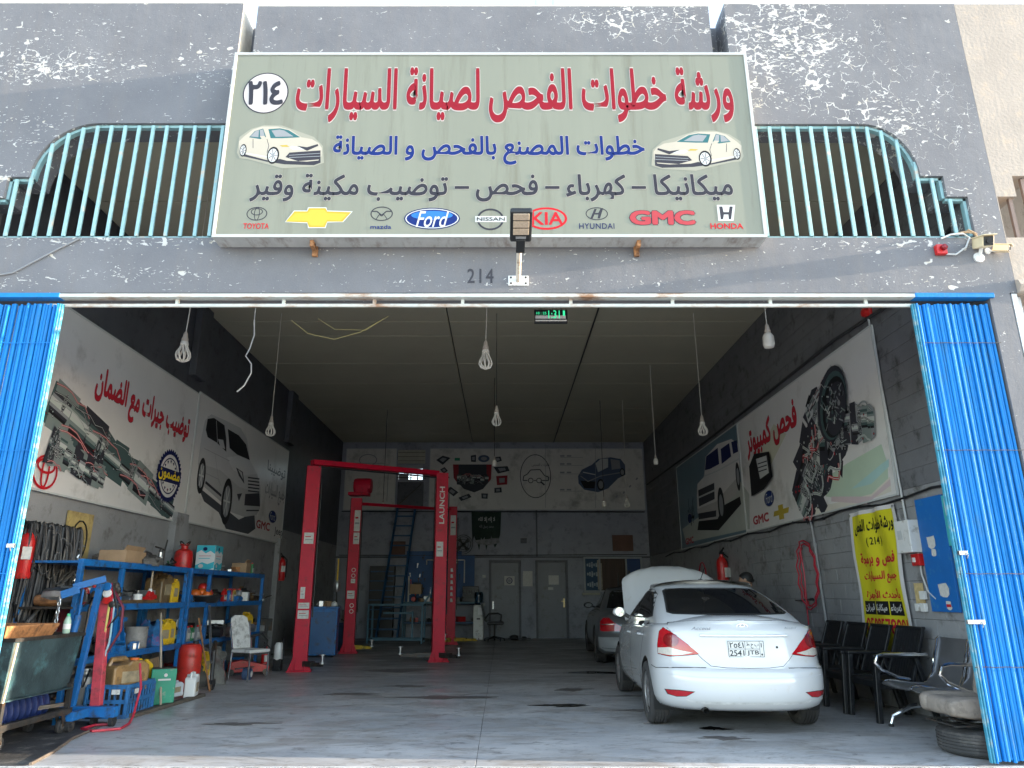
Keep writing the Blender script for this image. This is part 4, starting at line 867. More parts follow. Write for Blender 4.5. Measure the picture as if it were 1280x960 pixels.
for k, s_ in enumerate(('قيران', 'ميكانيكا', 'كهرباء')): wwrite(s_, u0+.15+k*.31, u0+.40+k*.31, 1.08, 1.18, WHITE, .025, .014)
wwrite('0508578081', u0+.13, u1-.08, .83, 1.01, RD, .02)
for u, v in ((u0+.03,z1-.03),(u1-.03,z1-.03),(u0+.03,z0+.03)): o = MB().lathe([(.015,0),(.015,.01)], f7.at(u, v, .01), 'X', 10).build('eyelet', STEEL, yb)
# ================================================================= cars
def interp(tab, x):
    if x <= tab[0][0]: return tab[0][1]
    for (a, b), (c, d) in zip(tab, tab[1:]):
        if x <= c: t = (x-a)/(c-a); t = t*t*(3-2*t)*.35+t*.65; return b+(d-b)*t
    return tab[-1][1]
def half_outline(y0, y1, W, Rr, pr, Rf, pf, n1=18, n2=30, n3=16):
    """plan outline of one side, rear middle -> side -> front middle"""
    P = []
    for k in range(n1): a = math.pi/2*k/n1; P.append((W*math.sin(a)**(2/pr) if k else 0, y0+Rr*(1-math.cos(a)**(2/pr))))
    for k in range(n2+1): P.append((W, y0+Rr+(y1-Rf-y0-Rr)*k/n2))
    for k in range(n3-1, -1, -1): a = math.pi/2*k/n3; P.append((W*math.sin(a)**(2/pf) if k else 0, y1-Rf*(1-math.cos(a)**(2/pf))))
    return P
def shell(levels, cap, bottom=True):
    """levels: lists of half outline points (x,y,z); closed by a crowned cap"""
    H = len(levels[0]); ring = lambda L: [(x, y, z) for x, y, z in L]+[(-x, y, z) for x, y, z in reversed(L[1:-1])]
    RG = [ring(L) for L in levels]; N = len(RG[0]); V = [p for r_ in RG for p in r_]; F = []
    for k in range(len(RG)-1):
        for i in range(N): F.append((k*N+i, k*N+(i+1) % N, (k+1)*N+(i+1) % N, (k+1)*N+i))
    top = RG[-1]; base = (len(RG)-1)*N; ts = (.12, .28, .46, .66, .85, 1.0)
    right = [base+i for i in range(H)]; left = [base+(N-i) % N for i in range(H)]
    prev = right; 
    cols = [right]
    for sgn, seq in ((1, ts), (-1, ts[-2::-1])):
        for t in seq:
            row = []
            for i in range(H):
                if i in (0, H-1): row.append(right[i]); continue
                x, y, z = levels[-1][i]; V.append((sgn*x*(1-t), y, z+cap(y, t))); row.append(len(V)-1)
            cols.append(row)
    cols.append(left)
    for a, b in zip(cols, cols[1:]):
        for i in range(H-1):
            f = []
            for q in (a[i], a[i+1], b[i+1], b[i]):
                if q not in f: f.append(q)
            if len(f) > 2: F.append(tuple(f))
    if bottom: F.append(tuple(range(N))[::-1])
    m = MB(); m.add(V, F); return m
def bvh_of(mbs):
    V = []; F = []
    for m in mbs: b = len(V); V += [Vector(p) for p in m.v]; F += [tuple(b+i for i in f) for f in m.f]
    return BVHTree.FromPolygons(V, F)
def patch(bvh, poly, o, dr, u, v, name, m, parent, off=.003, cell=.05, thick=0, grow=0):
    """a panel cut to a 2D outline and laid on the bodywork along direction dr"""
    o, dr, u, v = Vector(o), Vector(dr).normalized(), Vector(u), Vector(v)
    if grow:
        n = len(poly); cx_ = sum(p[0] for p in poly)/n; cy_ = sum(p[1] for p in poly)/n; A_ = sum(poly[i][0]*poly[(i+1) % n][1]-poly[(i+1) % n][0]*poly[i][1] for i in range(n)); s_ = 1 if A_ > 0 else -1; Q = []
        for i in range(n):
            a, b, c = poly[i-1], poly[i], poly[(i+1) % n]; n1 = Vector((b[1]-a[1], a[0]-b[0])); n2 = Vector((c[1]-b[1], b[0]-c[0]))
            k = (n1.normalized()+n2.normalized()); k = k.normalized() if k.length > 1e-6 else k; Q.append((b[0]+k.x*grow*s_, b[1]+k.y*grow*s_))
        poly = Q
    bm = bmesh.new(); bm.faces.new([bm.verts.new((a, b, 0)) for a, b in poly])
    for ax in (0, 1):
        lo = min(p[ax] for p in poly); hi = max(p[ax] for p in poly); k = math.floor(lo/cell)+1
        while k*cell < hi-1e-5:
            co = [0,0,0]; co[ax] = k*cell; no = [0,0,0]; no[ax] = 1
            bmesh.ops.bisect_plane(bm, geom=bm.verts[:]+bm.edges[:]+bm.faces[:], plane_co=co, plane_no=no, dist=1e-5); k += 1
    bad = []
    for w_ in bm.verts:
        s0 = o+u*w_.co.x+v*w_.co.y; h_ = bvh.ray_cast(s0-dr*8, dr)
        if h_[0] is None: bad.append(w_); w_.co = s0
        else: nn = h_[1] if h_[1].dot(dr) < 0 else -h_[1]; w_.co = h_[0]+(nn*.6-dr*.4)*off
    if bad: bmesh.ops.delete(bm, geom=bad, context='VERTS')
    # normals towards the viewer of that side
    bm.normal_update()
    for f in bm.faces:
        if f.normal.dot(dr) > 0: f.normal_flip()
    me = bpy.data.meshes.new(name); bm.to_mesh(me); bm.free(); me.materials.append(m)
    me.polygons.foreach_set('use_smooth', [True]*len(me.polygons))
    ob = bpy.data.objects.new(name, me); COL.objects.link(ob); ob.parent = parent
    if thick: q = ob.modifiers.new('thickness', 'SOLIDIFY'); q.thickness = thick; q.offset = -1
    return ob
PAINTW = mat('white_car_paint', (.60,.605,.605), .2, var=.02, vs=1, coat=.8, dirt=((.55,.53,.49), .04, 6))
PAINTG = mat('grey_car_paint', (.13,.14,.148), .3, var=.03, vs=1, coat=.6, metal=.3)
GAPM = mat('panel_gap', (.012,.012,.012), .8, var=0)
LENSR = mat('red_lens', (.42,.006,.012), .08, var=.1, vs=6, coat=.8); LENSD = mat('dark_red_lens_inner', (.20,.002,.006), .1, var=.1, coat=.8)
LENSC = mat('clear_lens', (.62,.57,.50), .12, var=.15, vs=30, coat=.6)
TYREM = mat('dusty_tyre', (.045,.043,.042), .8, var=.3, vs=8, dirt=((.12,.11,.10), .2, 6), bump=.2)
ALLOY = mat('dusty_alloy', (.42,.41,.40), .35, metal=.7, var=.15, vs=9)
def wheel(car, x, y, r_=.305, w_=.19, side=-1, steer=0):
    """wheel > tyre, rim, cap"""
    t = bpy.data.objects.new('wheel', None); COL.objects.link(t); t.parent = car; t.location = (x, y, r_); t.rotation_euler = (0, 0, steer+(math.pi if side > 0 else 0))
    h_ = w_/2; P = [(r_*.66,h_*.75),(r_*.72,h_),(r_*.86,h_*1.06),(r_*.95,h_*.95),(r_*.985,h_*.8),(r_,h_*.6)]
    for g in (.45, .15, -.15, -.45): P += [(r_, h_*(g+.06)), (r_-.009, h_*(g+.045)), (r_-.009, h_*(g-.045)), (r_, h_*(g-.06))]
    P += [(r_,-h_*.6),(r_*.985,-h_*.8),(r_*.95,-h_*.95),(r_*.86,-h_*1.06),(r_*.72,-h_),(r_*.66,-h_*.75)]
    MB().lathe(P, axis='X', n=36, caps=False).build('tyre', TYREM, t, smooth=35)
    R1 = r_*.67; m = MB()
    m.lathe([(R1,h_*.78),(R1,-h_*.82),(R1-.02,-h_*.80),(R1-.03,-h_*.5),(R1-.035,h_*.6)], axis='X', n=32, caps=False); m.lathe([(R1-.03,h_*.2),(.02,h_*.25)], axis='X', n=24, caps=False)
    m.build('rim', DSTEEL, t, smooth=35)
    m = MB(); m.lathe([(R1,-h_*.82),(R1-.022,-h_*.86),(R1-.03,-h_*.74)], axis='X', n=32, caps=False)
    for k in range(7):
        a = 2*math.pi*k/7
        for d in (-.11, .11): m.prism([(-h_*.72, (R1-.02)*math.cos(a+d*1.3), (R1-.02)*math.sin(a+d*1.3)), (-h_*.72, (R1-.02)*math.cos(a+d*.3+.0), (R1-.02)*math.sin(a+d*.3)), (-h_*.9, .05*math.cos(a+d*.2), .05*math.sin(a+d*.2)), (-h_*.9, .05*math.cos(a+d*2.5), .05*math.sin(a+d*2.5))], (.012, 0, 0))
    m.lathe([(.06,-h_*.7),(.06,-h_*.95),(.045,-h_*1.0)], axis='X', n=16); m.build('hubcap', ALLOY, t, smooth=30)
    return t
def car(name, label, cat, loc, rz, paint, S_):
    c = thing(name, label, cat, loc, rz); L, W, rim, crown = S_['L'], S_['W'], S_['rim'], S_['crown']
    lv = []
    for s_, dx, ry, fy in S_['levels']:
        H = half_outline(ry, L-fy, W-dx, S_['Rr'], S_['pr'], S_['Rf'], S_['pf'])
        out = []
        for x, y in H:
            zt = interp(rim, y); zb = S_['zb']; z = zb+(zt-zb)*s_
            out.append((x*(1+interp(S_['taper'], y)), y, z))
        lv.append(out)
    lower = shell(lv, lambda y, t: interp(crown, y)*(1-(1-t)**2.2))
    gl = []
    for z, dx, ry, fy in S_['house']: gl.append([(x, y, z) for x, y in half_outline(ry, fy, dx, S_.get('hRr', .55), S_.get('hp', 3.4), .7, 2.8)])
    house = shell(gl, lambda y, t: S_['roof']*(1-(1-t)**2.4)*(1 if 1.4 < y < 3.0 else .6))
    tree = bvh_of([lower, house])
    body = lower.build('body', [paint, GAPM], c, smooth=55)
    ra = S_['arch']; cut = MB()
    for wy in S_['axles']:
        for sx in (-1, 1): cut.lathe([(ra, sx*(W-.30)), (ra, sx*(W+.2))], (0, wy, S_['wr']+.01), 'X', 40)
    co = cut.build('cutter', GAPM); bo = body.modifiers.new('arches', 'BOOLEAN'); bo.object = co; bo.operation = 'DIFFERENCE'; bo.solver = 'EXACT'
    co.parent = c; bpy.context.view_layer.update()
    me2 = bpy.data.meshes.new_from_object(body.evaluated_get(bpy.context.evaluated_depsgraph_get())); body.modifiers.clear(); body.data = me2; bpy.data.objects.remove(co)
    for wy in S_['axles']:
        for sx in (-1, 1):
            m = MB(); n_ = 18; V = []
            for k in range(n_+1):
                a = R(-25)+R(230)*k/n_
                for xx in (W-.02, W-.32): V.append((sx*xx, wy+(ra-.004)*math.cos(a), S_['wr']+.01+(ra-.004)*math.sin(a)))
            m.add(V, [(2*k, 2*k+2, 2*k+3, 2*k+1) for k in range(n_)]); m.add([V[i] for i in range(1, len(V), 2)], [tuple(range(n_+1))])
            m.build('arch_liner', GAPM, c)
    house.build('cabin', paint, c, smooth=55)
    return c, tree
ACC = dict(L=4.37, W=.844, zb=.225, rim=[(0,.955),(.25,1.0),(.6,1.0),(1.1,.985),(2.0,.955),(3.0,.91),(3.45,.90),(3.9,.83),(4.37,.66)], crown=[(0,.03),(.16,.055),(.35,.085),(.6,.1),(1.2,.02),(2.8,.02),(3.5,.06),(4.2,.05)],
    levels=[(0,.075,.16,.12),(.05,.045,.075,.06),(.12,.02,.03,.02),(.25,.006,.0,.0),(.38,0,.004,0),(.46,.0,.012,.01),(.495,.003,.024,.02),(.515,.006,.068,.03),(.58,.008,.078,.05),(.68,.012,.085,.08),(.78,.018,.09,.12),(.87,.028,.10,.16),(.94,.04,.105,.2),(.975,.055,.118,.24),(1.0,.10,.17,.3)],
    Rr=.62, pr=2.7, Rf=.95, pf=2.3, taper=[(0,-.015),(.8,0),(3,0),(4.37,-.03)], wr=.305, arch=.345, axles=(.93,3.50), roof=.035,
    house=[(.90,.775,.14,3.50),(1.0,.745,.30,3.38),(1.07,.725,.47,3.22),(1.14,.698,.66,3.04),(1.21,.668,.86,2.87),(1.28,.636,1.08,2.69),(1.34,.604,1.30,2.52),(1.38,.575,1.48,2.40),(1.405,.545,1.60,2.32),(1.42,.50,1.72,2.22)])
wc, T1 = car('saloon_car', 'white saloon parked tail out with its bonnet propped open', 'car', (2.335, 7.22, 0), R(-2.2), PAINTW, ACC)
for sx in (-1, 1):
    for wy in ACC['axles']: wheel(wc, sx*.755, wy, side=sx)
def side(T, poly, name, m, par, sx, **k): return patch(T, poly, (0,0,0), (-sx,0,0), (0,1,0), (0,0,1), name, m, par, **k)
def rear(T, poly, name, m, par, down=.0, **k): return patch(T, poly, (0,0,0), (0,1,-down), (1,0,0), (0,0,1), name, m, par, **k)
def car_glass(T, c, sx):
    # side windows
    side(T, [(.98,1.06),(1.12,1.18),(1.34,1.29),(1.60,1.345),(1.95,1.355),(2.28,1.345),(2.55,1.28),(2.88,1.14),(3.06,1.035),(2.6,1.015),(1.9,1.02),(1.3,1.035)], 'window_frame', GAPM, c, sx, off=.0015)
    side(T, [(1.06,1.075),(1.16,1.165),(1.38,1.27),(1.55,1.318),(1.62,1.322),(1.62,1.045),(1.3,1.055)], 'quarter_window', GLASSD, c, sx, off=.004)
    side(T, [(1.66,1.04),(1.66,1.325),(1.95,1.333),(2.06,1.333),(2.10,1.035)], 'rear_window', GLASSD, c, sx, off=.004)
    side(T, [(2.16,1.03),(2.12,1.333),(2.27,1.325),(2.52,1.265),(2.84,1.13),(2.96,1.045)], 'front_window', GLASSD, c, sx, off=.004)
def door(T, poly, c, sx, hy, hz, paint):
    side(T, poly, 'panel_gap', GAPM, c, sx, off=.0012, grow=.004)
    d = side(T, poly, 'door', paint, c, sx, off=.003, cell=.06)
    g = tree_pt(T, sx, hy, hz); m = MB(); m.tube([g+Vector((-sx*.002, .10, 0)), g+Vector((sx*.028, .075, .004)), g+Vector((sx*.032, -.06, .004)), g+Vector((-sx*.002, -.09, 0))], .011, 8); m.build('door_handle', paint, c, smooth=True)
    return d
def tree_pt(T, sx, y, z): h_ = T.ray_cast(Vector((sx*4, y, z)), Vector((-sx, 0, 0))); return h_[0] or Vector((sx*.85, y, z))
for sx in (-1, 1):
    car_glass(T1, wc, sx)
    door(T1, [(1.30,.62),(1.36,.40),(1.45,.30),(2.09,.28),(2.09,.985),(1.12,1.005),(1.12,.85)], wc, sx, 1.40, .86, PAINTW)
    door(T1, [(2.12,.28),(3.02,.28),(3.08,.50),(3.12,.88),(2.12,.985)], wc, sx, 2.30, .84, PAINTW)
    side(T1, [(.0,.615),(.10,.61),(.40,.585),(.55,.60),(.55,.606),(.40,.591),(.10,.617),(.0,.621)], 'bumper_seam', GAPM, wc, sx, off=.004)
    # tail lamp wrapping round the corner: outline in the rear view, laid on body
    L1 = [(.415,.732),(.58,.712),(.72,.70),(.86,.715),(.865,.80),(.84,.93),(.79,.972),(.68,.925),(.54,.835)]
    L1 = [(sx*a, b) for a, b in L1]
    dr = (-sx*.42, 1, 0)
    def rl_(poly, name, m, off): return patch(T1, poly, (0,0,0), dr, Vector((1, sx*.42, 0)).normalized(), (0,0,1), name, m, wc, off=off, cell=.03)
    k_ = lambda P: [(a*1.0+sx*.03, b) for a, b in P]
    rl_(k_(L1), 'lamp_seal', GAPM, .001)
    ins = lambda P, f: (lambda cx_, cz_: [(cx_+(a-cx_)*f, cz_+(b-cz_)*f) for a, b in P])(sum(a for a, b in P)/len(P), sum(b for a, b in P)/len(P))
    rl_(k_(ins(L1, .965)), 'tail_lamp', LENSR, .004)
    rl_(k_(ins([(sx*a, b) for a, b in [(.47,.745),(.58,.722),(.72,.712),(.86,.722),(.862,.775),(.72,.79),(.60,.765)]], .95)), 'reversing_lens', LENSC, .007)
    rl_(k_([(sx*(.70+.085*math.cos(2*math.pi*q/16)), .855+.065*math.sin(2*math.pi*q/16)) for q in range(16)]), 'lamp_ring', LENSD, .006)
    rl_(k_([(sx*a, b) for a, b in [(.47,.405),(.56,.355),(.66,.345),(.76,.36),(.79,.405),(.62,.412)]]), 'reflector_surround', GAPM, .001)
    rl_(k_(ins([(sx*a, b) for a, b in [(.48,.402),(.56,.36),(.66,.35),(.75,.364),(.775,.402),(.62,.407)]], .98)), 'bumper_reflector', LENSR, .004)
    # mirror
    m = MB(); g = tree_pt(T1, sx, 2.86, .99); mm = thing_part = bpy.data.objects.new('door_mirror', None); COL.objects.link(mm); mm.parent = wc; mm.location = g
    m.lathe([(.02,-.09),(.06,-.07),(.07,-.02),(.072,.02),(.06,.05),(.03,.065)], (sx*.13, 0, .075), 'Y', 18); V = m.v; m.v = [(sx*.13+(x-sx*.13)*1.25, -y_, .075+(z-.075)*.86) for x, y_, z in V]
    m.build('mirror_housing', PAINTW, mm, smooth=True); MB().bar((0,.0,.01), (sx*.07,0,.05), .05, .05).build('mirror_stalk', BLKP, mm)
    MB().lathe([(.058,-.068),(.0,-.069)], (0,0,0), 'Y', 18, caps=False).build('mirror_glass', CHROME, mm).location = (sx*.13, 0, .075)
# boot lid: rear face and deck
def qf(P): return [(a, b) for a, b in P]+[(-a, b) for a, b in reversed(P) if abs(a) > 1e-4]
LID = qf([(0,.615),(.20,.618),(.34,.632),(.41,.69),(.53,.82),(.66,.925),(.695,.972),(.66,1.01),(.4,1.035),(0,1.04)])
rear(T1, LID, 'panel_gap', GAPM, wc, off=.0012, grow=.005, cell=.04); rear(T1, LID, 'boot_lid', PAINTW, wc, off=.0035, cell=.04)
def deck(T, poly, name, m, par, **k): return patch(T, poly, (0,0,0), (0,0,-1), (1,0,0), (0,1,0), name, m, par, **k)
RWIN = qf([(0,1.085),(.35,1.085),(.58,1.09),(.625,1.105),(.605,1.16),(.565,1.26),(.535,1.33),(.49,1.352),(.30,1.36),(0,1.362)])
patch(T1, [(a, b) for a, b in RWIN], (0,0,0), (0,1,0), (1,0,0), (0,.0,1), 'window_seal', GAPM, wc, off=.004, cell=.05)
patch(T1, [(a*.965, 1.235+(b-1.235)*.92) for a, b in RWIN], (0,0,0), (0,1,0), (1,0,0), (0,.0,1), 'rear_screen', GLASSD, wc, off=.008, cell=.05)
def front_patch(T, poly, name, m, par, **k): return patch(T, poly, (0,0,0), (0,-1,0), (-1,0,0), (0,0,1), name, m, par, **k)
front_patch(T1, qf([(0,1.0),(.62,1.0),(.66,1.05),(.56,1.30),(.50,1.35),(0,1.36)]), 'windscreen', GLASSD, wc, off=.004, cell=.06)
front_patch(T1, qf([(0,.36),(.45,.36),(.5,.48),(0,.50)]), 'lower_grille', GAPM, wc, off=.004)
for sx in (-1, 1): front_patch(T1, [(sx*a, b) for a, b in [(.42,.62),(.62,.60),(.74,.66),(.76,.76),(.6,.72)]], 'headlamp', LENSC, wc, off=.004)
# rear details
CR = Vector((0,0,0)); hr = lambda x, z: T1.ray_cast(Vector((x, -4, z)), Vector((0,1,0)))[0]
m = MB(); P_s = [hr(-.42+.07*k,.905)+Vector((0,-.012,0)) for k in range(13)]; m.tube(P_s, .016, 8); m.build('boot_handle_strip', mat('satin_white_chrome', (.8,.81,.8), .15, metal=.35, var=0), wc, bev=.008)
yp = hr(0,.77)[1]; PF = Frame((0, yp-.006, 0), (1,0,0), (0,0,1))
pl = MB().box((0, yp-.002, .785), (.345, .008, .155)).build('number_plate', mat('plate_white', (.66,.66,.63), .5, var=.05), wc, bev=.003)
A = Art(PF, .0012)
for a, b, c_, d in ((-.165,.712,.165,.716),(-.165,.854,.165,.858),(-.169,.712,-.165,.858),(.165,.712,.169,.858),(-.165,.783,.13,.786),(-.01,.715,-.007,.855),(.128,.715,.131,.855)): A.poly([(a,b),(c_,b),(c_,d),(a,d)], BLACK)
A.build('plate_lines', wc)
for s_, q in (('٢٥٤١', (-.155,.795,-.02,.845)), ('ب ح ط', (.005,.79,.12,.848)), ('2541', (-.157,.722,-.02,.774)), ('JTB', (.008,.724,.12,.772))): write(PF, s_, q, BLACK, wc, off=.012 if s_[0] != 'J' else .008, h=.0012, name='plate_lettering')
write(PF, '1', (.142,.80,.150,.84), BLACK, wc, h=.0012, name='plate_lettering'); Art(PF, .0012).ell(.147,.735,.008,.01, BLACK, 12).build('plate_crest', wc)
ye = hr(0,.985)[1]; EF = Frame((0, ye-.022, .985), (1,0,0), (0,0,1)); A = Art(EF, .0005); A.ring(0,0,.058,.031,.009, CHROME); A.poly([(-.035,-.022),(-.018,.024),(-.008,.024),(-.014,.004),(.012,.006),(.02,.026),(.03,.026),(.014,-.024),(.004,-.024),(.009,-.004),(-.016,-.006),(-.024,-.022)], CHROME); A.build('emblem', wc)
for s_, x0, x1, z0, z1 in (('Accent', -.50, -.31, .955, .985), ('ACCENT', .40, .52, .965, .985)):
    yy = hr((x0+x1)/2, .97)[1]; write(Frame((0, yy-.012, 0), (1,0,0), (0,0,1)), s_, (x0, z0, x1, z1), MGREY, wc, off=.01, shear=.3, name='badge_lettering').location.y = -.03
m = MB(); ky = hr(.30,.80); m.lathe([(.011,0),(.011,-.004)], ky+Vector((0,-.003,0)), 'Y', 12); m.build('boot_lock', BLKP, wc)
m = MB(); m.tube([(0,1.78,1.448),(0,1.775,1.462)], .028, 10); m.tube([(0,1.775,1.46),(.02,1.60,1.60)], .0045, 6); m.build('aerial', BLKP, wc)
m = MB(); m.lathe([(.026,.0),(.026,.22),(.022,.22),(.022,0)], (-.42,.08,.24), 'Y', 14, caps=False); m.build('exhaust', DSTEEL, wc)
MB().box((0, 2.2, .24), (1.3, 3.6, .06)).build('underbody', GAPM, wc)
bs = [(.30,.335),(.62,.352),(.80,.39)]
for sx in (-1, 1): pass
rear(T1, qf([(0,.30),(.40,.30),(.55,.31),(.60,.335),(.50,.322),(0,.318)]), 'bumper_lower_edge', mat('scuffed_white', (.55,.55,.54), .5, var=.2, vs=12), wc, off=.008, cell=.05)
rear(T1, qf([(0,.528),(.5,.532),(.74,.545),(.74,.550),(.5,.537),(0,.533)]), 'crease_shade_line', mat('crease_shade_grey', (.5,.51,.53), .4, var=0), wc, off=.002, cell=.05)  # grey line paints the shade along the bumper crease
# open bonnet: a curved, hollow-backed sheet hinged at the windscreen
bn = MB(); NX, NY = 22, 14; ang = R(47); V = []; 
for j in range(NY+1):
    t = j/NY; y = t*1.0; hw = .73-.05*t-.10*max(0, t-.72)/.28*max(0, t-.72)/.28*3.2
    for i in range(NX+1):
        s_ = -1+2*i/NX; x = hw*s_; z = .055*(1-s_*s_)-.06*max(0, abs(s_)-.86)/.14-.07*max(0, t-.8)/.2*max(0, t-.8)/.2
        if abs(abs(s_)-.55) < .06: z += .012
        V.append((x, 3.36+y*math.cos(ang)-z*math.sin(ang), .985+y*math.sin(ang)+z*math.cos(ang)))
bn.add(V, [(j*(NX+1)+i, j*(NX+1)+i+1, (j+1)*(NX+1)+i+1, (j+1)*(NX+1)+i) for j in range(NY) for i in range(NX)])
ob = bn.build('bonnet', PAINTW, wc, smooth=60); q = ob.modifiers.new('thickness', 'SOLIDIFY'); q.thickness = .022
MB().bar((.45,4.15,.85), (.55,3.95,1.5), .008).build('bonnet_stay', STEEL, wc)
MB().box((0,3.88,.83), (1.15,.62,.14)).build('engine', DSTEEL, wc, bev=.03)

# grey saloon behind it
GRY = dict(ACC); GRY.update(L=5.2, W=.96, rim=[(0,.86),(.3,.93),(.8,.965),(1.4,.98),(2.4,.97),(3.5,.95),(4.2,.90),(4.9,.82),(5.2,.72)], crown=[(0,.02),(.3,.05),(.9,.07),(1.4,.03),(3.3,.03),(4.2,.05),(5,.03)],
    levels=[(0,.09,.12,.1),(.06,.04,.05,.04),(.16,.01,.0,.0),(.36,0,.0,0),(.44,.0,.02,.02),(.50,.004,.07,.05),(.60,.008,.085,.06),(.80,.02,.10,.1),(.90,.04,.12,.14),(.96,.075,.16,.2),(1.0,.12,.24,.3)],
    Rr=.55, pr=3.0, axles=(1.25,4.15), wr=.33, arch=.375, house=[(.88,.84,.95,4.0),(.98,.80,1.12,3.85),(1.08,.76,1.28,3.65),(1.18,.71,1.45,3.42),(1.28,.665,1.62,3.2),(1.36,.625,1.78,3.0),(1.41,.585,1.92,2.85),(1.43,.53,2.05,2.7)], hRr=.5, roof=.03)
gc, T2 = car('saloon_car', 'dull grey saloon with red tail lamps parked deeper inside beyond the white car', 'car', (2.74, 13.95, 0), R(-3), PAINTG, GRY)
for sx in (-1, 1):
    for wy in GRY['axles']: wheel(gc, sx*.845, wy, r_=.33, w_=.21, side=sx)
    side(T2, [(1.75,1.02),(1.95,1.20),(2.1,1.33),(2.3,1.385),(2.75,1.375),(3.15,1.22),(3.5,1.03)], 'window_frame', GAPM, gc, sx, off=.0015)
    side(T2, [(1.95,1.04),(2.1,1.25),(2.3,1.35),(2.45,1.36),(2.45,1.03)], 'rear_window', GLASSD, gc, sx, off=.004); side(T2, [(2.5,1.03),(2.5,1.36),(2.75,1.345),(3.1,1.2),(3.35,1.04)], 'front_window', GLASSD, gc, sx, off=.004)
    door(T2, [(1.62,.60),(1.75,.33),(2.46,.31),(2.46,.985),(1.55,.985)], gc, sx, 1.75, .88, PAINTG); door(T2, [(2.5,.31),(3.65,.31),(3.7,.96),(2.5,.985)], gc, sx, 2.7, .88, PAINTG)
    P4 = [(sx*a, b) for a, b in [(.30,.645),(.90,.625),(.97,.64),(.97,.80),(.90,.865),(.78,.87),(.66,.78),(.5,.70),(.30,.69)]]
    patch(T2, P4, (0,0,0), (-sx*.42,1,0), Vector((1,sx*.42,0)).normalized(), (0,0,1), 'tail_lamp', LENSR, gc, off=.004, cell=.03)
    patch(T2, [(sx*a, b) for a, b in [(.66,.745),(.95,.735),(.95,.755),(.66,.765)]], (0,0,0), (-sx*.42,1,0), Vector((1,sx*.42,0)).normalized(), (0,0,1), 'lamp_divider', CHROME, gc, off=.007, cell=.03)
    m = MB(); g = tree_pt(T2, sx, 3.35, 1.0); m.lathe([(.02,-.09),(.07,-.07),(.085,0),(.06,.06)], (0,0,0), 'Y', 14); m.v = [(x*1.3, -y_, z*.8) for x, y_, z in m.v]; m.tube([(-sx*.15,.0,-.04),(0,0,0)], .02); o = m.build('door_mirror', BLKP, gc, smooth=True); o.location = g+Vector((sx*.15,0,.06))
patch(T2, qf([(0,1.02),(.5,1.02),(.68,1.03),(.56,1.32),(.5,1.37),(0,1.385)]), (0,0,0), (0,1,0), (1,0,0), (0,0,1), 'rear_screen', GLASSD, gc, off=.004, cell=.06)
patch(T2, qf([(0,1.0),(.66,1.0),(.54,1.32),(0,1.37)]), (0,0,0), (0,-1,0), (-1,0,0), (0,0,1), 'windscreen', GLASSD, gc, off=.004, cell=.06)
rear(T2, qf([(0,.60),(.30,.60),(.30,.71),(.52,.73),(.72,.86),(.7,.90),(0,.905)]), 'boot_lid', PAINTG, gc, off=.003)
BMP = mat('pale_bumper', (.30,.315,.325), .35, var=.06, vs=2)
rear(T2, qf([(0,.27),(.82,.28),(.93,.34),(.94,.52),(0,.545)]), 'bumper', BMP, gc, off=.008); MB().box((0,2.6,.2), (1.4,4.4,.06)).build('underbody', GAPM, gc)
# ================================================================= car lifts
STICK = mat('paper_sticker', (.55,.54,.51), .6, var=.15, vs=30)
def lift_post(t, x, y, hgt, rz, mono, arms, inner):
    """one column of a two post lift, local to the lift"""
    M = Matrix.Rotation(rz, 3, 'Z'); O = Vector((x, y, 0)); G = lambda a, b, c: O+M @ Vector((a, b, c))
    m = MB(); w_, d_ = .25, .20
    m.prism([G(-w_/2,-d_/2,.02), G(w_/2,-d_/2,.02), G(w_/2,-d_/2+.012,.02), G(-w_/2+.012,-d_/2+.012,.02), G(-w_/2+.012,d_/2,.02), G(-w_/2,d_/2,.02)], (0,0,hgt-.02))
    m.prism([G(w_/2,-d_/2+.014,.02), G(w_/2,d_/2,.02), G(w_/2-.012,d_/2,.02), G(w_/2-.012,-d_/2+.014,.02)], (0,0,hgt-.02))
    m.build('column', LIFTR, t, bev=.004)
    m = MB(); m.box(G(0,0,.01), (.42,.36,.02), M)
    for a in (-1, 1): m.prism([G(a*.125,-.10,.02), G(a*.20,-.10,.02), G(a*.126,-.10,.22)], M @ Vector((0,.012,0))); m.prism([G(a*.08,-.10,.02), G(a*.08,-.17,.02), G(a*.08,-.10,.2)], M @ Vector((.012,0,0)))
    m.build('foot_plate', LIFTR, t)
    m = MB(); m.box(G(0,.02,.62), (.19,.14,.95), M); m.build('carriage', LIFTR if mono else DSTEEL, t, bev=.004)
    m = MB(); m.tube([G(w_/2+.03,-.02,hgt-.3), G(w_/2+.03,-.02,.9)], .012, 6); m.tube([G(-w_/2-.02,.03,hgt), G(-w_/2-.02,.03,.3)], .008, 6); m.build('hydraulic_line', BLKP if not mono else DSTEEL, t)
    for dx, dy in arms:
        m = MB(); a = Vector((dx, dy, 0)); L = a.length; u = a.normalized(); s_ = O+Vector((0,0,.13)); am = LIFTY if mono else DSTEEL
        m.bar(s_, s_+u*L*.6, .10, .09); m.bar(s_+u*L*.5+Vector((0,0,-.005)), s_+u*L, .075, .065); m.build('swing_arm', am, t, bev=.004)
        e = s_+u*L; m = MB(); m.lathe([(.05,0),(.05,.03),(.02,.035),(.02,.13),(.055,.135),(.055,.155)], e+Vector((0,0,.01)), n=14); m.build('lifting_pad', STEEL, t)
    return G
l1 = thing('car_lift', 'front red two post car lift with plain overhead beam and grey arms', 'car lift', (-2.45, 14.3, 0), group='red car lifts'); l1.rotation_euler = (0,0,0)
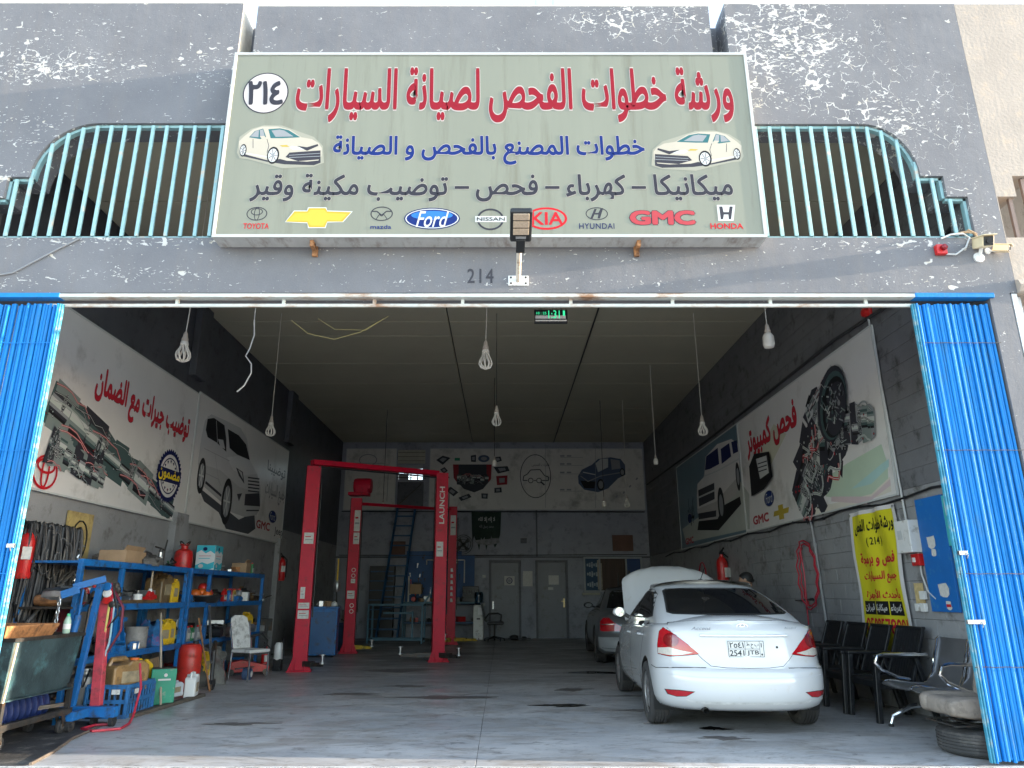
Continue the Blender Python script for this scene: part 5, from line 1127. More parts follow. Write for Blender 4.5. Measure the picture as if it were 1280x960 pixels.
ax, ay, bx, by = -3.56+2.45, 13.45-14.3, -1.30+2.45, 15.35-14.3
G1 = lift_post(l1, ax, ay, 3.62, R(10), False, [(.45,-.25)], 1)
G2 = lift_post(l1, bx, by, 3.80, R(12), False, [(.45,-.45),(-.75,-.05)], -1)
m = MB(); m.bar((ax-.05, ay, 3.70), (bx-.1, by, 3.80), .16, .10); m.tube([(bx-.25,by,3.78),(bx-.08,by,3.74),(bx,by,3.6)], .05, 8); m.build('overhead_beam', LIFTR, l1, bev=.008)
m = MB(); m.bar((ax+.1, ay-.08, 3.60), (bx-.1, by-.08, 3.70), .03, .03); m.build('safety_bar', BLKP, l1)
F1 = Frame(G1(-.125,-.103,0), Matrix.Rotation(R(10),3,'Z') @ Vector((1,0,0)), (0,0,1)); F2 = Frame(G2(-.125,-.103,0), Matrix.Rotation(R(12),3,'Z') @ Vector((1,0,0)), (0,0,1))
def stickers(fr, t, L, m=STICK):
    for a, b, c, d in L:
        Art(fr, .001).poly([(a,b),(c,b),(c,d),(a,d)], m).poly([(a+.02,b+(d-b)*.35),(c-.02,b+(d-b)*.35),(c-.02,b+(d-b)*.42),(a+.02,b+(d-b)*.42)], MGREY).poly([(a+.02,b+(d-b)*.6),(c-.05,b+(d-b)*.6),(c-.05,b+(d-b)*.68),(a+.02,b+(d-b)*.68)], RED).build('sticker', t)
stickers(F1, l1, [(.04,2.18,.21,2.38),(.05,1.22,.13,1.42),(.03,1.05,.22,1.15),(.03,.88,.22,1.02)])
stickers(F2, l1, [(.03,2.05,.17,2.35)])
# vertical lettering on the right column
V, Fc = glyphs('LAUNCH', .02); x0 = min(v[0] for v in V); x1 = max(v[0] for v in V); y0 = min(v[1] for v in V); y1 = max(v[1] for v in V)
MB().add([F2.at(.18-(y-y0)/(y1-y0)*.11, 2.72+(x-x0)/(x1-x0)*.78, .001+z) for x, y, z in V], Fc).build('column_lettering', STICK, l1)
l2 = thing('car_lift', 'rear red two post car lift with yellow arms behind the front one', 'car lift', (-2.5, 19, 0), group='red car lifts')
ax, ay, bx, by = -3.55+2.5, 17.55-19, -1.42+2.5, 20.6-19
G3 = lift_post(l2, ax, ay, 3.55, R(6), True, [(.55,-.1)], 1); G4 = lift_post(l2, bx, by, 3.7, R(6), True, [(.75,-.25),(-.1,-.5)], -1)
m = MB(); m.bar((ax, ay, 3.42), (bx, by, 3.62), .07, .07); m.build('overhead_beam', LIFTR, l2)
m = MB(); m.box((ax+.05, ay, 3.65), (.5,.3,.08)); m.lathe([(.17,-.21),(.19,-.15),(.19,.15),(.17,.21)], (ax+.13, ay, 3.85), 'X', 16); m.box((ax+.13, ay-.1, 3.72), (.3,.15,.12)); m.build('power_unit', LIFTR, l2, bev=.01)
F3 = Frame(G3(-.125,-.103,0), Matrix.Rotation(R(6),3,'Z') @ Vector((1,0,0)), (0,0,1)); F4 = Frame(G4(-.125,-.103,0), Matrix.Rotation(R(6),3,'Z') @ Vector((1,0,0)), (0,0,1))
stickers(F3, l2, [(.10,2.75,.24,3.25),(.10,2.45,.24,2.72),(.10,1.55,.2,1.65),(.03,1.2,.2,1.38)]); stickers(F4, l2, [(.07,2.9,.22,3.45)])
for k, z in enumerate((1.85,1.72,1.05,.92)): Art(F3, .001).ring(.15, z, .05, .05, .015, STICK, 12).build('sticker', l2)
for k in range(6): Art(F4, .001).poly([(.10,1.1+k*.16),(.17,1.1+k*.16),(.15,1.2+k*.16),(.10,1.19+k*.16)], LGREY).build('sticker', l2)
m = MB(); m.box((bx-.26, by-.1, .55), (.13,.12,.75)); m.prism([(bx-.2,by-.2,.05),(bx-.45,by-.2,.05),(bx-.32,by-.2,.45),(bx-.2,by-.2,.45)], (0,.12,0)); m.build('arm_bracket', LIFTY, l2, bev=.005)

# ================================================================= pendant bulbs
BULBW = mat('bulb_glass', (.72,.68,.60), .25, var=.05); CORD = mat('pale_cord', (.5,.47,.42), .7, var=.1)
def cage_bulb(label, loc, top, s_=1.0, lean=.0, kind='cage', cord=CORD):
    t = thing('pendant_bulb', label, 'light bulb', (loc[0], loc[1], top), group='bulbs hanging from the ceiling'); h_ = loc[2]-top
    L = -h_ - .19*s_
    MB().tube([(0,0,0),(lean*.3,0,-L*.5),(lean,0,-L)], .006 if s_ > .9 else .008, 6).build('cord', cord, t)
    c = Vector((lean, 0, -L))
    m = MB(); m.lathe([(.008,.02),(.02,.0),(.027,-.05),(.034,-.055),(.034,-.085),(.03,-.09)], c, n=14)
    m.v = [(c[0]+(x-c[0])*s_, y*s_, c[2]+(z-c[2])*s_) for x, y, z in m.v]; m.build('socket', mat('socket_plastic', (.42,.36,.30), .5, var=.2), t, smooth=40)
    m = MB()
    if kind == 'cage':
        m.lathe([(.034,-.09),(.04,-.10),(.042,-.125),(.036,-.13)], c, n=16)
        for k in range(9):
            a = 2*math.pi*k/9; P = [(c[0]+r_*math.cos(a+tw), c[1]+r_*math.sin(a+tw), c[2]+z) for r_, z, tw in ((.03,-.13,0),(.038,-.16,.1),(.064,-.21,.25),(.07,-.25,.4),(.055,-.285,.5),(.02,-.30,.6))]; m.tube(P, .009, 6)
        m.lathe([(.025,-.295),(.0,-.305)], c, n=10, caps=False)
    else: m.lathe([(.034,-.09),(.045,-.10),(.06,-.13),(.062,-.22),(.05,-.25),(.0,-.262)], c, n=18, caps=False)
    m.v = [(c[0]+(x-c[0])*s_, y*s_, c[2]+(z-c[2])*s_) for x, y, z in m.v]; m.build('bulb', BULBW, t, smooth=50)
cage_bulb('caged twist bulb nearest the left shutter hanging low on a long white cord', (-3.72, 8.0, 4.05), 6.15, 1.15, -.05)
cage_bulb('caged twist bulb hanging left, above the front lift', (-3.98, 12.0, 4.02), 6.15, 1.1, 0)
cage_bulb('caged twist bulb hanging nearest the middle just below the door track', (-.18, 8.5, 4.12), 6.15, 1.15, -.03)
cage_bulb('second caged twist bulb down the middle, above the oval car symbol', (-.10, 12.0, 4.2), 6.15, 1.1, 0, cord=BLKP)
cage_bulb('white capsule bulb hanging at the right in front of the teal banner', (3.16, 8.0, 4.16), 6.15, 1.1, 0, 'cap')
cage_bulb('caged twist bulb hanging right against the dark ceiling edge', (3.44, 12.0, 4.03), 6.15, 1.1, 0)
cage_bulb('small pale bulb hanging deep in the right back corner', (3.25, 15.0, 3.98), 6.15, .8, 0, 'cap')
cage_bulb('small bulb hanging in front of the red square printed on the back banner', (-.18, 16.0, 4.12), 6.15, .85, 0, 'cap', BLKP)
cage_bulb('small bulb on a cord over the blue car printed on the back banner', (2.54, 18.0, 3.45), 6.15, .9, 0, 'cap', BLKP)
cage_bulb('small caged bulb below the corner of the back banner, right of two', (3.12, 18.0, 3.5), 6.15, 1.0, 0)
cage_bulb('small pale bulb hanging far left before the ladder wall', (-3.15, 19.0, 3.55), 6.15, .8, 0, 'cap', BLKP)
tag(MB().tube([(-3.12,8.4,4.6),(-3.10,8.4,4.4),(-3.14,8.4,4.22),(-3.18,8.4,4.12),(-3.10,8.4,4.02),(-3.09,8.4,3.9),(-3.16,8.4,3.74),(-3.24,8.4,3.66)], .009, 6).tube([(-3.12,8.4,6.15),(-3.12,8.4,4.6)], .005, 5).build('cable', WPL, smooth=True), 'loose curly white cable end dangling by the left ceiling edge', 'cable')
tag(MB().tube([(-2.4,7.6,4.28),(-2.2,7.6,4.12),(-1.9,7.6,4.05),(-1.6,7.6,4.14),(-1.35,7.6,4.3)], .0035, 5).tube([(-2.1,7.6,4.3),(-1.9,7.6,4.17),(-1.55,7.6,4.16),(-1.3,7.6,4.33)], .003, 5).build('cable', mat('faded_yellow_wire', (.55,.48,.2), .6), smooth=True), 'thin yellow wires sagging under the ceiling behind the track', 'cable')
sr = thing('fire_sounder', 'round red fire sounder high on the right wall by the shutter', 'alarm', (XR-.01, 8.5, 4.74)); MB().box((-.02,0,0), (.04,.14,.14)).build('base', REDP, sr, bev=.01); MB().lathe([(.06,0),(.055,-.05),(.02,-.07)], (-.04,0,0), 'X', 16).build('dome', REDP, sr, smooth=40)

# ================================================================= back wall
DOORM = mat('grey_steel_door', (.155,.165,.19), .45, var=.1, vs=2, dirt=((.09,.09,.09), .2, 5))
def door_(label, x0, x1, note):
    t = thing('steel_door', label, 'door', ((x0+x1)/2, YB, 0), group='steel doors in the back wall'); w_ = x1-x0
    m = MB(); m.box((-w_/2-.03, -.03, 1.15), (.07,.07,2.3)); m.box((w_/2+.03, -.03, 1.15), (.07,.07,2.3)); m.box((0,-.03,2.31), (w_+.13,.07,.07)); m.build('door_frame', WDARK, t, bev=.005)
    MB().box((0,-.02,1.15), (w_-.02,.045,2.22)).build('leaf', DOORM, t, bev=.005)
    MB().box((0,-.046,.62), (w_*.72,.006,.8)).box((0,-.046,1.62), (w_*.72,.006,.9)).build('pressed_panel', DOORM, t, bev=.004)
    fr = Frame((0,-.052,0), (1,0,0), (0,0,1)); A = Art(fr, .003)
    for a, b, c, d in note: A.poly([(a,b),(c,b),(c,d),(a,d)], STICK)
    A.build('notice', t); return t, fr
d1, fr = door_('left grey steel door with a round toilet sign on the back wall', -.36, .52, [(-.02,1.58,.3,1.86)])
A = Art(fr, .005); A.ring(.14,1.72,.10,.10,.03,NAVY); A.ell(.14,1.72,.05,.05,MGREY); A.build('round_symbol', d1); MB().box((-.37,-.07,.98), (.04,.05,.22)).build('door_handle', STEEL, d1)
d2, fr = door_('right grey steel door with a pale paper notice on the back wall', 1.11, 2.0, [(-.1,1.6,.22,1.88),(-.12,1.44,.04,1.52)])
m = MB(); m.box((.37,-.06,1.05), (.04,.02,.26)); m.bar((.37,-.09,1.1), (.28,-.09,1.1), .02); m.build('door_handle', mat('brass', (.5,.38,.2), .35, metal=.8), d2)
tag(MB().box((.80, YB-.012, 1.78), (.30,.012,.46)).build('notice_board', STICK), 'pale notice pinned between the two back doors', 'notice')
tag(MB().box((.80, YB-.02, 1.88), (.0,.0,.0)).build('x', STICK), None, None) if False else None
# room window
wn = thing('office_window', 'office window with sliding aluminium frame, brown curtain and shelf glimpsed through it', 'window', (3.5, YB, 1.4))
m = MB(); m.box((0,-.03,1.02), (1.85,.06,.05)); m.box((0,-.03,.0), (1.85,.06,.05)); 
for x in (-.9,-.42,.42,.9): m.box((x,-.03,.5), (.05,.06,1.0))
m.build('window_frame', mat('dusty_aluminium', (.3,.32,.34), .5), wn)
MB().box((-.66,-.004,.5), (.44,.006,.98)).build('blue_backing', mat('deep_blue_room', (.02,.06,.12), .7), wn); MB().box((0,-.004,.5), (.8,.006,.98)).build('curtain', mat('brown_curtain', (.085,.06,.05), .9, var=.3, vs=20, stretch=(1,1,.05)), wn); MB().box((.66,-.004,.5), (.44,.006,.98)).build('blue_blind', mat('blue_blind', (.015,.05,.16), .6), wn)
m = MB()
for z, col in ((.8,0),(.52,0),(.2,0)):
    for k in range(5): m.box((-.80+k*.07,-.02,z), (.05,.02,.08+.05*((k*7) % 3)))
m.build('shelf_goods', mat('pale_goods', (.28,.33,.36), .6, var=.5, vs=14), wn); m = MB(); m.box((-.47,-.03,.5), (.05,.02,.9)).box((-.38,-.03,.45), (.06,.02,.8)); m.build('curtain_edge', mat('cream_curtain', (.3,.27,.22), .8, var=.3, vs=12), wn)
MB().box((-.72,-.06,-.08), (.55,.1,.07)).build('window_sill', mat('pale_block', (.42,.40,.33)), wn, bev=.004)
tag(MB().box((3.85, YB-.015, 2.88), (.66,.03,.5)).build('notice_board', mat('brown_board', (.13,.065,.045), .7, var=.2), bev=.006), 'plain brown board on the back wall above the office window', 'board')
tag(MB().box((-3.35, YB-.015, 2.72), (.5,.03,.42)).build('notice_board', mat('brown_board', (.13,.065,.045))), 'small brown board on the back wall beside the ladder', 'board')
tag(MB().box((.68, YB-.02, 2.95), (.2,.04,.16)).build('wall_vent', WDARK), 'small dark vent plate at mid height on the back wall', 'vent')
fan = thing('wall_fan', 'dark round wall fan beside the right rear lift post', 'fan', (-1.25, YB, 2.83)); m = MB()
for r_ in (.08,.16,.24,.3):
    m.tube([(r_*math.cos(2*math.pi*k/20), -.12+.04*(r_ > .25), r_*math.sin(2*math.pi*k/20)) for k in range(21)], .008, 5)
m.build('guard', BLKP, fan); m = MB(); m.lathe([(.06,.0),(.06,-.1),(.02,-.12)], (0,0,0), 'Y', 14); m.build('motor', BLKP, fan)
for k in range(4): a = k*math.pi/2+.4; MB().prism([(0,-.1,0), (.22*math.cos(a),-.09,.22*math.sin(a)), (.24*math.cos(a+.6),-.105,.24*math.sin(a+.6))], (0,.006,0)).build('blade', BLKP, fan)
# dark flag
fg = thing('flag', 'ragged dark green flag with white script pinned under the back banner', 'flag', (-.5, YB, 3.3)); N, K = 16, 14; V = []
for k in range(K+1):
    for i in range(N+1):
        x = -.50+.96*i/N; z = .58-.98*k/K+(.18*math.sin(i*1.3)+.12*math.sin(i*2.9))*(k/K)**6; V.append((x*(1-.08*(k/K)), -.05-.02*math.sin(i*.9+k*.3), z))
MB().add(V, [(k*(N+1)+i, k*(N+1)+i+1, (k+1)*(N+1)+i+1, (k+1)*(N+1)+i) for k in range(K) for i in range(N)]).build('cloth', mat('dark_green_cloth', (.012,.03,.022), .8, var=.3, vs=6), fg, smooth=True)
write(Frame((0,-.085,0), (1,0,0), (0,0,1)), 'لا إله إلا الله', (-.28,.22,.26,.40), LGREY, fg, off=.02); write(Frame((0,-.085,0), (1,0,0), (0,0,1)), 'محمد رسول الله', (-.24,.03,.22,.15), MGREY, fg, off=.015)
MB().prism([(-.4,-.09,-.34),(.38,-.09,-.26),(.42,-.09,-.42),(.1,-.09,-.5),(-.3,-.09,-.46)], (0,.01,0)).build('torn_corner', mat('pale_torn_lining', (.22,.22,.23), .8, var=.4, vs=10), fg)
tag(MB().tube([(-5.2,YB-.04,2.5),(-1.5,YB-.04,2.49),(4.6,YB-.04,2.52)], .014, 6).tube([(-.95,YB-.03,2.5),(-.95,YB-.03,1.3)], .012, 6).tube([(-5.2,YB-.04,3.88),(4.6,YB-.04,3.86)], .02, 6).build('cable_run', BLKP), 'black cable run along the back wall above the doors', 'cable')
tag(MB().box((-.62,YB-.03,1.0), (.16,.05,.09)).build('wall_socket', STICK), 'white double socket left of the toilet door', 'socket'); tag(MB().box((-.58,YB-.02,1.85), (.10,.03,.08)).build('switch_plate', STICK), 'small white switch plate up left of the toilet door', 'switch')
# ladder and steel frames left
def ladder(label, x, y0, z0, y1, z1, w_, n_, m_, lean=0):
    t = thing('ladder', label, 'ladder', (x, y0, z0)); P0 = Vector((0,0,0)); P1 = Vector((lean, y1-y0, z1-z0))
    for s_ in (-1, 1): MB().bar(P0+Vector((s_*w_/2,0,0)), P1+Vector((s_*w_/2*.9,0,0)), .06, .04).build('rail', m_, t)
    for k in range(1, n_): q = P0.lerp(P1, k/n_); MB().bar(q-Vector((w_/2*.95,0,0)), q+Vector((w_/2*.95,0,0)), .045, .03, up=(0,1,0)).build('rung', m_, t)
    return t
BLUED = mat('dull_blue_steel', (.012,.07,.16), .5, var=.3, vs=5)
ladder('tall blue steel ladder reaching up to the dark loft opening', -3.42, 22.3, .0, 23.1, 4.0, .62, 13, BLUED, .35)
dkc = thing('parts_rack', 'dark louvred rack behind the blue frame by the ladder', 'rack', (-3.72, 22.9, 0)); MB().box((0,.1,1.1), (.75,.3,2.1)).build('carcass', BLKP, dkc)
for k in range(7): MB().box((0,-.07,.3+.28*k), (.7,.05,.03)).build('shelf', BLUED, dkc)
wf = thing('steel_frame_stand', 'pale blue welded steel frame standing at the back between the lift posts', 'frame', (-2.95, 20.9, 0)); fm = mat('chalky_blue_steel', (.05,.14,.20), .5, var=.25, vs=5)
x0, x1, h_ = -.78, .72, 1.02
for a, b in (((x0,0,0),(x0,0,h_)),((x1,0,0),(x1,0,h_)),((x0,.7,0),(x0,.7,h_)),((x1,.7,0),(x1,.7,h_))): MB().bar(a, b, .05).build('leg', fm, wf)
for z in (.1, h_): 
    for a, b in (((x0,0,z),(x1,0,z)),((x0,.7,z),(x1,.7,z)),((x0,0,z),(x0,.7,z)),((x1,0,z),(x1,.7,z))): MB().bar(a, b, .045).build('rail', fm, wf)
MB().bar((x1-.28,.1,.1), (x1-.28,.1,.85), .05).bar((x0+.4,.1,.8), (x1-.3,.1,.8), .05).build('brace', fm, wf)
MB().bar((x1,0,h_), (x1+.22,0,h_+.3), .05).build('handle', fm, wf)
# blue tool board + bench
tb = thing('tool_board', 'blue tool board with hanging tools behind the lift posts', 'tool board', (-1.95, YB, 1.1)); bm_ = mat('blue_board', (.012,.075,.22), .55, var=.15, vs=3)
MB().box((-.22,-.03,.75), (1.75,.04,1.55)).build('panel', bm_, tb); MB().box((.86,-.03,.65), (.42,.04,1.5)).build('panel', bm_, tb)
MB().bar((-.45,-.07,1.25), (.75,-.07,1.25), .035).bar((-.45,-.07,1.25), (-.45,-.07,1.1), .035).bar((.75,-.07,1.25), (.75,-.07,.55), .035).build('white_rail', STICK, tb)
rnd = random.Random(4)
for k in range(34):
    x = rnd.uniform(-1.0,.6); z = rnd.uniform(.15,1.4); l_ = rnd.uniform(.06,.2); m = MB(); m.bar((x,-.07,z), (x+rnd.uniform(-.02,.02),-.07,z-l_), .02, .015)
    if k % 2: m.box((x,-.07,z), (.05,.02,.035))
    m.build('tool', rnd.choice([STEEL, DSTEEL, BLKP, DSTEEL, REDP, BPAINT]), tb)
wbn = thing('workbench', 'dark blue steel workbench loaded with parts below the tool board', 'workbench', (-1.75, 22.75, 0)); x0, x1 = -1.25, 1.05
for z in (.48, 1.06): MB().box(((x0+x1)/2,.2,z), (x1-x0,.55,.05)).build('shelf', fm if z > 1 else BLUED, wbn)
for x in (x0, -.2, x1):
    for y in (-.05,.45): MB().bar((x,y,0), (x,y,1.05), .05).build('leg', fm, wbn)
def clutter(t, n_, box_, mats, seed, smin=.05, smax=.2, name='part_on_bench'):
    rnd = random.Random(seed)
    for k in range(n_):
        x = rnd.uniform(box_[0], box_[1]); y = rnd.uniform(box_[2], box_[3]); s_ = rnd.uniform(smin, smax); h_ = rnd.uniform(.4, 1)*s_; m = MB(); c = rnd.random()
        if c < .4: m.box((x,y,box_[4]+h_/2), (s_, s_*.7, h_), rnd.uniform(0,3))
        elif c < .75: m.lathe([(s_*.4,0),(s_*.45,h_*.1),(s_*.42,h_*.9),(s_*.2,h_),(s_*.15,h_*1.2)], (x,y,box_[4]), n=12)
        else: m.lathe([(s_*.3,-s_*.7),(s_*.35,-s_*.3),(s_*.3,s_*.7)], (x,y,box_[4]+s_*.36), rnd.choice('XY'), 10)
        m.build(name, rnd.choice(mats), t, bev=.004)
clutter(wbn, 16, (x0+.1,x1-.1,-.02,.4,1.085), [DSTEEL,REDP,BLKP,STEEL,CARD,BLKP], 6, .08,.24, 'bench_part'); clutter(wbn, 12, (x0+.1,x1-.1,-.02,.4,.505), [DSTEEL,REDP,BLKP,CARD,RUST], 7, .08,.26, 'bench_part')
tv = thing('open_toolbox', 'open black toolbox standing on the right end of the back workbench', 'toolbox', (-.98, 22.8, 1.085)); MB().box((0,0,.06), (.5,.3,.12)).build('tray', BLKP, tv, bev=.01); MB().box((0,.17,.28), (.5,.04,.36)).build('lid', BLKP, tv, bev=.01)
for k in range(9): MB().lathe([(.016,0),(.016,.1)], (-.2+.05*k,.14,.24), n=8).build('socket_wrench', STEEL, tv)
cbx = thing('open_carton', 'brown open carton hung at the tool board above the bench end', 'carton', (-2.62, 22.6, 1.34)); m = MB()
for a, d in (((0,-.15,.12),(.34,.01,.28)),((0,.15,.12),(.34,.01,.28)),((-.17,0,.12),(.01,.3,.28)),((.17,0,.12),(.01,.3,.28)),((0,0,-.02),(.34,.3,.01))): m.box(a, d)
m.build('walls', CARD, cbx); MB().box((.03,-.02,.26), (.2,.16,.1), .4).build('contents', BLKP, cbx); MB().bar((-.24,.1,-.28), (-.24,.1,.5), .04).bar((-.17,.1,-.03),(-.24,.1,-.03),.03).build('stand', STICK, cbx)
# water cooler and office chair
wcx, wcy = -.72, 22.7
cl = thing('water_cooler', 'white water cooler with a dark blue bottle left of the toilet door', 'water cooler', (wcx, wcy, 0)); MB().box((0,0,.5), (.31,.31,1.0)).build('cabinet', WPL, cl, bev=.02); MB().box((.07,-.16,.82), (.15,.01,.2)).build('tap_panel', mat('cooler_panel', (.9,.9,.9), .4, var=0), cl); MB().lathe([(.08,1.0),(.13,1.05),(.135,1.1),(.13,1.14),(.137,1.18),(.13,1.25),(.137,1.3),(.11,1.37),(.0,1.38)], n=20).build('bottle', mat('dark_blue_bottle', (.015,.05,.09), .1, var=0, trans=.3), cl, smooth=30)
MB().box((0,-.16,.6), (.1,.02,.04)).build('drip_tray', BLKP, cl)
oc = thing('office_chair', 'black swivel office chair in profile before the toilet door', 'office chair', (-.25, 22.0, 0))
MB().box((.05,0,.50), (.48,.48,.08)).build('seat', BLKP, oc, bev=.03); m = MB()
m.prism([(-.22,-.2,.52),(-.28,-.2,.58),(-.40,-.2,1.08),(-.36,-.2,1.10),(-.24,-.2,.62),(-.17,-.2,.56)], (0,.4,0)); m.build('backrest', BLKP, oc, bev=.01)
for s_ in (-1, 1): MB().tube([(-.25,s_*.25,.62),(-.15,s_*.26,.76),(.12,s_*.26,.77),(.22,s_*.26,.72),(.20,s_*.25,.56)], .022, 8).build('armrest', BLKP, oc, smooth=True)
MB().tube([(.02,0,.47),(.02,0,.14)], .025).build('gas_column', DSTEEL, oc)
for k in range(5): a = 2*math.pi*k/5+.3; e = Vector((.02+.3*math.cos(a), .3*math.sin(a), .07)); MB().bar((.02,0,.13), e, .05, .03).build('base_leg', BLKP, oc); MB().lathe([(.03,-.02),(.03,.02)], e-Vector((0,0,.035)), 'X', 10).build('castor', BLKP, oc)
m = MB(); m.lathe([(.1,0),(.14,.05),(.12,.12),(.04,.15)], (0,0,0), n=12); m.lathe([(.08,0),(.1,.04),(.05,.1)], (.3,.05,0), n=12); m.box((.15,0,.03), (.7,.08,.04)); o = tag(m.build('rag_pile', BLKP, bev=.01), 'small heap of dark rags at the foot of the toilet door', 'rags'); o.location = (.35, 22.6, 0)
# dark junk heap in the far right corner and red jack beyond the car
jk = thing('engine_pile', 'heap of dark engine parts stacked in the far right corner', 'scrap heap', (4.1, 20.5, 0)); rnd = random.Random(12)
for k in range(46):
    x, y, s_ = rnd.uniform(-.7,.5), rnd.uniform(-.9,.9), rnd.uniform(.12,.34); z = rnd.uniform(.1,1.75); m = MB()
    if k % 3: m.lathe([(s_*.5,-s_*.3),(s_*.6,0),(s_*.4,s_*.4),(s_*.2,s_*.6)], (x,y,z), rnd.choice('XYZ'), 12)
    else: m.box((x,y,z), (s_,s_*.8,s_*.6), rnd.uniform(0,3))
    m.build('scrap_part', rnd.choice([DSTEEL,BLKP,BLKP,DSTEEL,STEEL if k % 5 == 0 else BLKP,RUST if k % 7 == 0 else DSTEEL]), jk, bev=.01)
rk = MB(); 
for x in (-.75,.55): 
    for y in (-.95,.95): rk.bar((x,y,0), (x,y,1.9), .04)
for z in (.05,.95,1.5): rk.box((-.1,0,z), (1.3,1.9,.03))
rk.build('rack', DSTEEL, jk)
# ================================================================= right side
def P3(px, py, X): y, z = onX(px, py, X); return (X, y, z)
CHB = mat('black_chair_plastic', (.011,.012,.014), .38, var=.25, vs=10, dirt=((.06,.06,.06), .15, 12))
def plastic_chair():
    t = thing('plastic_chair', 'x', 'chair', (0,0,0))                       # faces -Y locally
    MB().box((0,-.02,.40), (.47,.46,.035)).box((0,-.25,.375), (.47,.02,.07)).build('seat', CHB, t, bev=.012)
    for k in range(9):
        x = -.19+.0475*k; MB().prism([(x-.019,.18,.42),(x+.019,.18,.42),(x+.0225,.36,.92),(x-.0225,.36,.92)], (0,.012,.0)).build('back_slat', CHB, t)
    m = MB(); m.bar((-.235,.17,.40), (-.235,.365,.93), .035, .035); m.bar((.235,.17,.40), (.235,.365,.93), .035, .035); m.bar((-.24,.37,.935), (.24,.37,.935), .05, .03); m.bar((-.22,.255,.62), (.22,.255,.62), .04, .02); m.build('back_frame', CHB, t, bev=.006)
    for s_ in (-1, 1):
        MB().box((s_*.265,-.01,.655), (.065,.50,.03)).build('armrest', CHB, t, bev=.01)
        MB().prism([(s_*.27-.03,-.20,.64),(s_*.27+.03,-.20,.64),(s_*.285+.03,-.25,0),(s_*.285-.03,-.25,0)], (0,-.055,0)).build('leg', CHB, t, bev=.008)
        MB().prism([(s_*.24-.03,.20,.64),(s_*.24+.03,.20,.64),(s_*.27+.03,.34,0),(s_*.27-.03,.34,0)], (0,.05,0)).build('leg', CHB, t, bev=.008)
        MB().bar((s_*.275,-.23,.36), (s_*.26,.25,.36), .02, .06).build('side_rail', CHB, t)
    return t
pc = plastic_chair(); rnd = random.Random(2)
labs = ['black plastic armchair nearest the metal bench, in front of the yellow banner', 'second black plastic armchair from the metal bench', 'third black plastic armchair from the metal bench, between two others', 'black plastic armchair farthest back in the row, half behind the white car']
for i, (y, lab) in enumerate(zip((8.42, 9.02, 9.66, 10.3), labs)):
    o = pc if i == 0 else dup(pc)
    o.location = (4.17+rnd.uniform(-.02,.02), y, 0); o.rotation_euler = (0,0,R(-90)+rnd.uniform(-.05,.05)); o['label'] = lab; o['group'] = 'black plastic chairs along the right wall'
# perforated metal bench
GM = mat('grey_perforated_steel', (.16,.16,.165), .35, metal=.5, var=.1, vs=4)
bn2 = thing('waiting_bench', 'grey metal two seat waiting bench with chrome arms beside the black chairs', 'bench', (4.28, 7.45, 0))
def seat_sheet(yc):
    P = []; prof = [(-.34,.405),(-.32,.425),(-.25,.43),(-.05,.405),(.08,.40),(.14,.43),(.19,.52),(.24,.68),(.29,.84),(.31,.86),(.335,.85)]; W2 = .255; N = 8; V = []
    for (x, z) in prof:
        for i in range(N+1): s_ = -1+2*i/N; V.append((x+.03*(s_*s_)*(z > .5), yc+W2*s_, z-.012*(1-s_*s_)*(z < .5)))
    o = MB().add(V, [(j*(N+1)+i, j*(N+1)+i+1, (j+1)*(N+1)+i+1, (j+1)*(N+1)+i) for j in range(len(prof)-1) for i in range(N)]).build('seat_shell', GM, bn2, smooth=60); q = o.modifiers.new('thickness', 'SOLIDIFY'); q.thickness = .018
    for s_ in (-1, 1): MB().tube([(x+.02, yc+s_*(W2+.005), z) for x, z in prof], .013, 8).build('chrome_edge', CHROME, bn2, smooth=True)
for yc in (.30, -.26): seat_sheet(yc)
for yc in (.60, -.56): MB().tube([(-.02,yc,.44),(-.14,yc,.46),(-.30,yc,.53),(-.36,yc,.60),(-.33,yc,.665),(-.26,yc,.68),(.20,yc,.68)], .018, 8).build('armrest', CHROME, bn2, smooth=True)
MB().bar((.02,-.55,.36), (.02,.6,.36), .05, .07, up=(1,0,0)).build('beam', STEEL, bn2, bev=.006)
for yc in (.45, -.42):
    MB().tube([(-.33,yc+.05,.03),(-.30,yc+.05,.10),(-.12,yc+.03,.19),(.02,yc,.22),(.14,yc,.18),(.28,yc,.07),(.30,yc,.02)], [.018,.02,.024,.026,.024,.02,.018], 8).tube([(.02,yc,.20),(.02,yc,.36)], .02).build('leg', CHROME, bn2, smooth=True)
    MB().lathe([(.028,0),(.028,.02)], (-.33,yc+.05,0), n=10).lathe([(.028,0),(.028,.02)], (.30,yc,0), n=10).build('foot_pad', RUBBER, bn2)
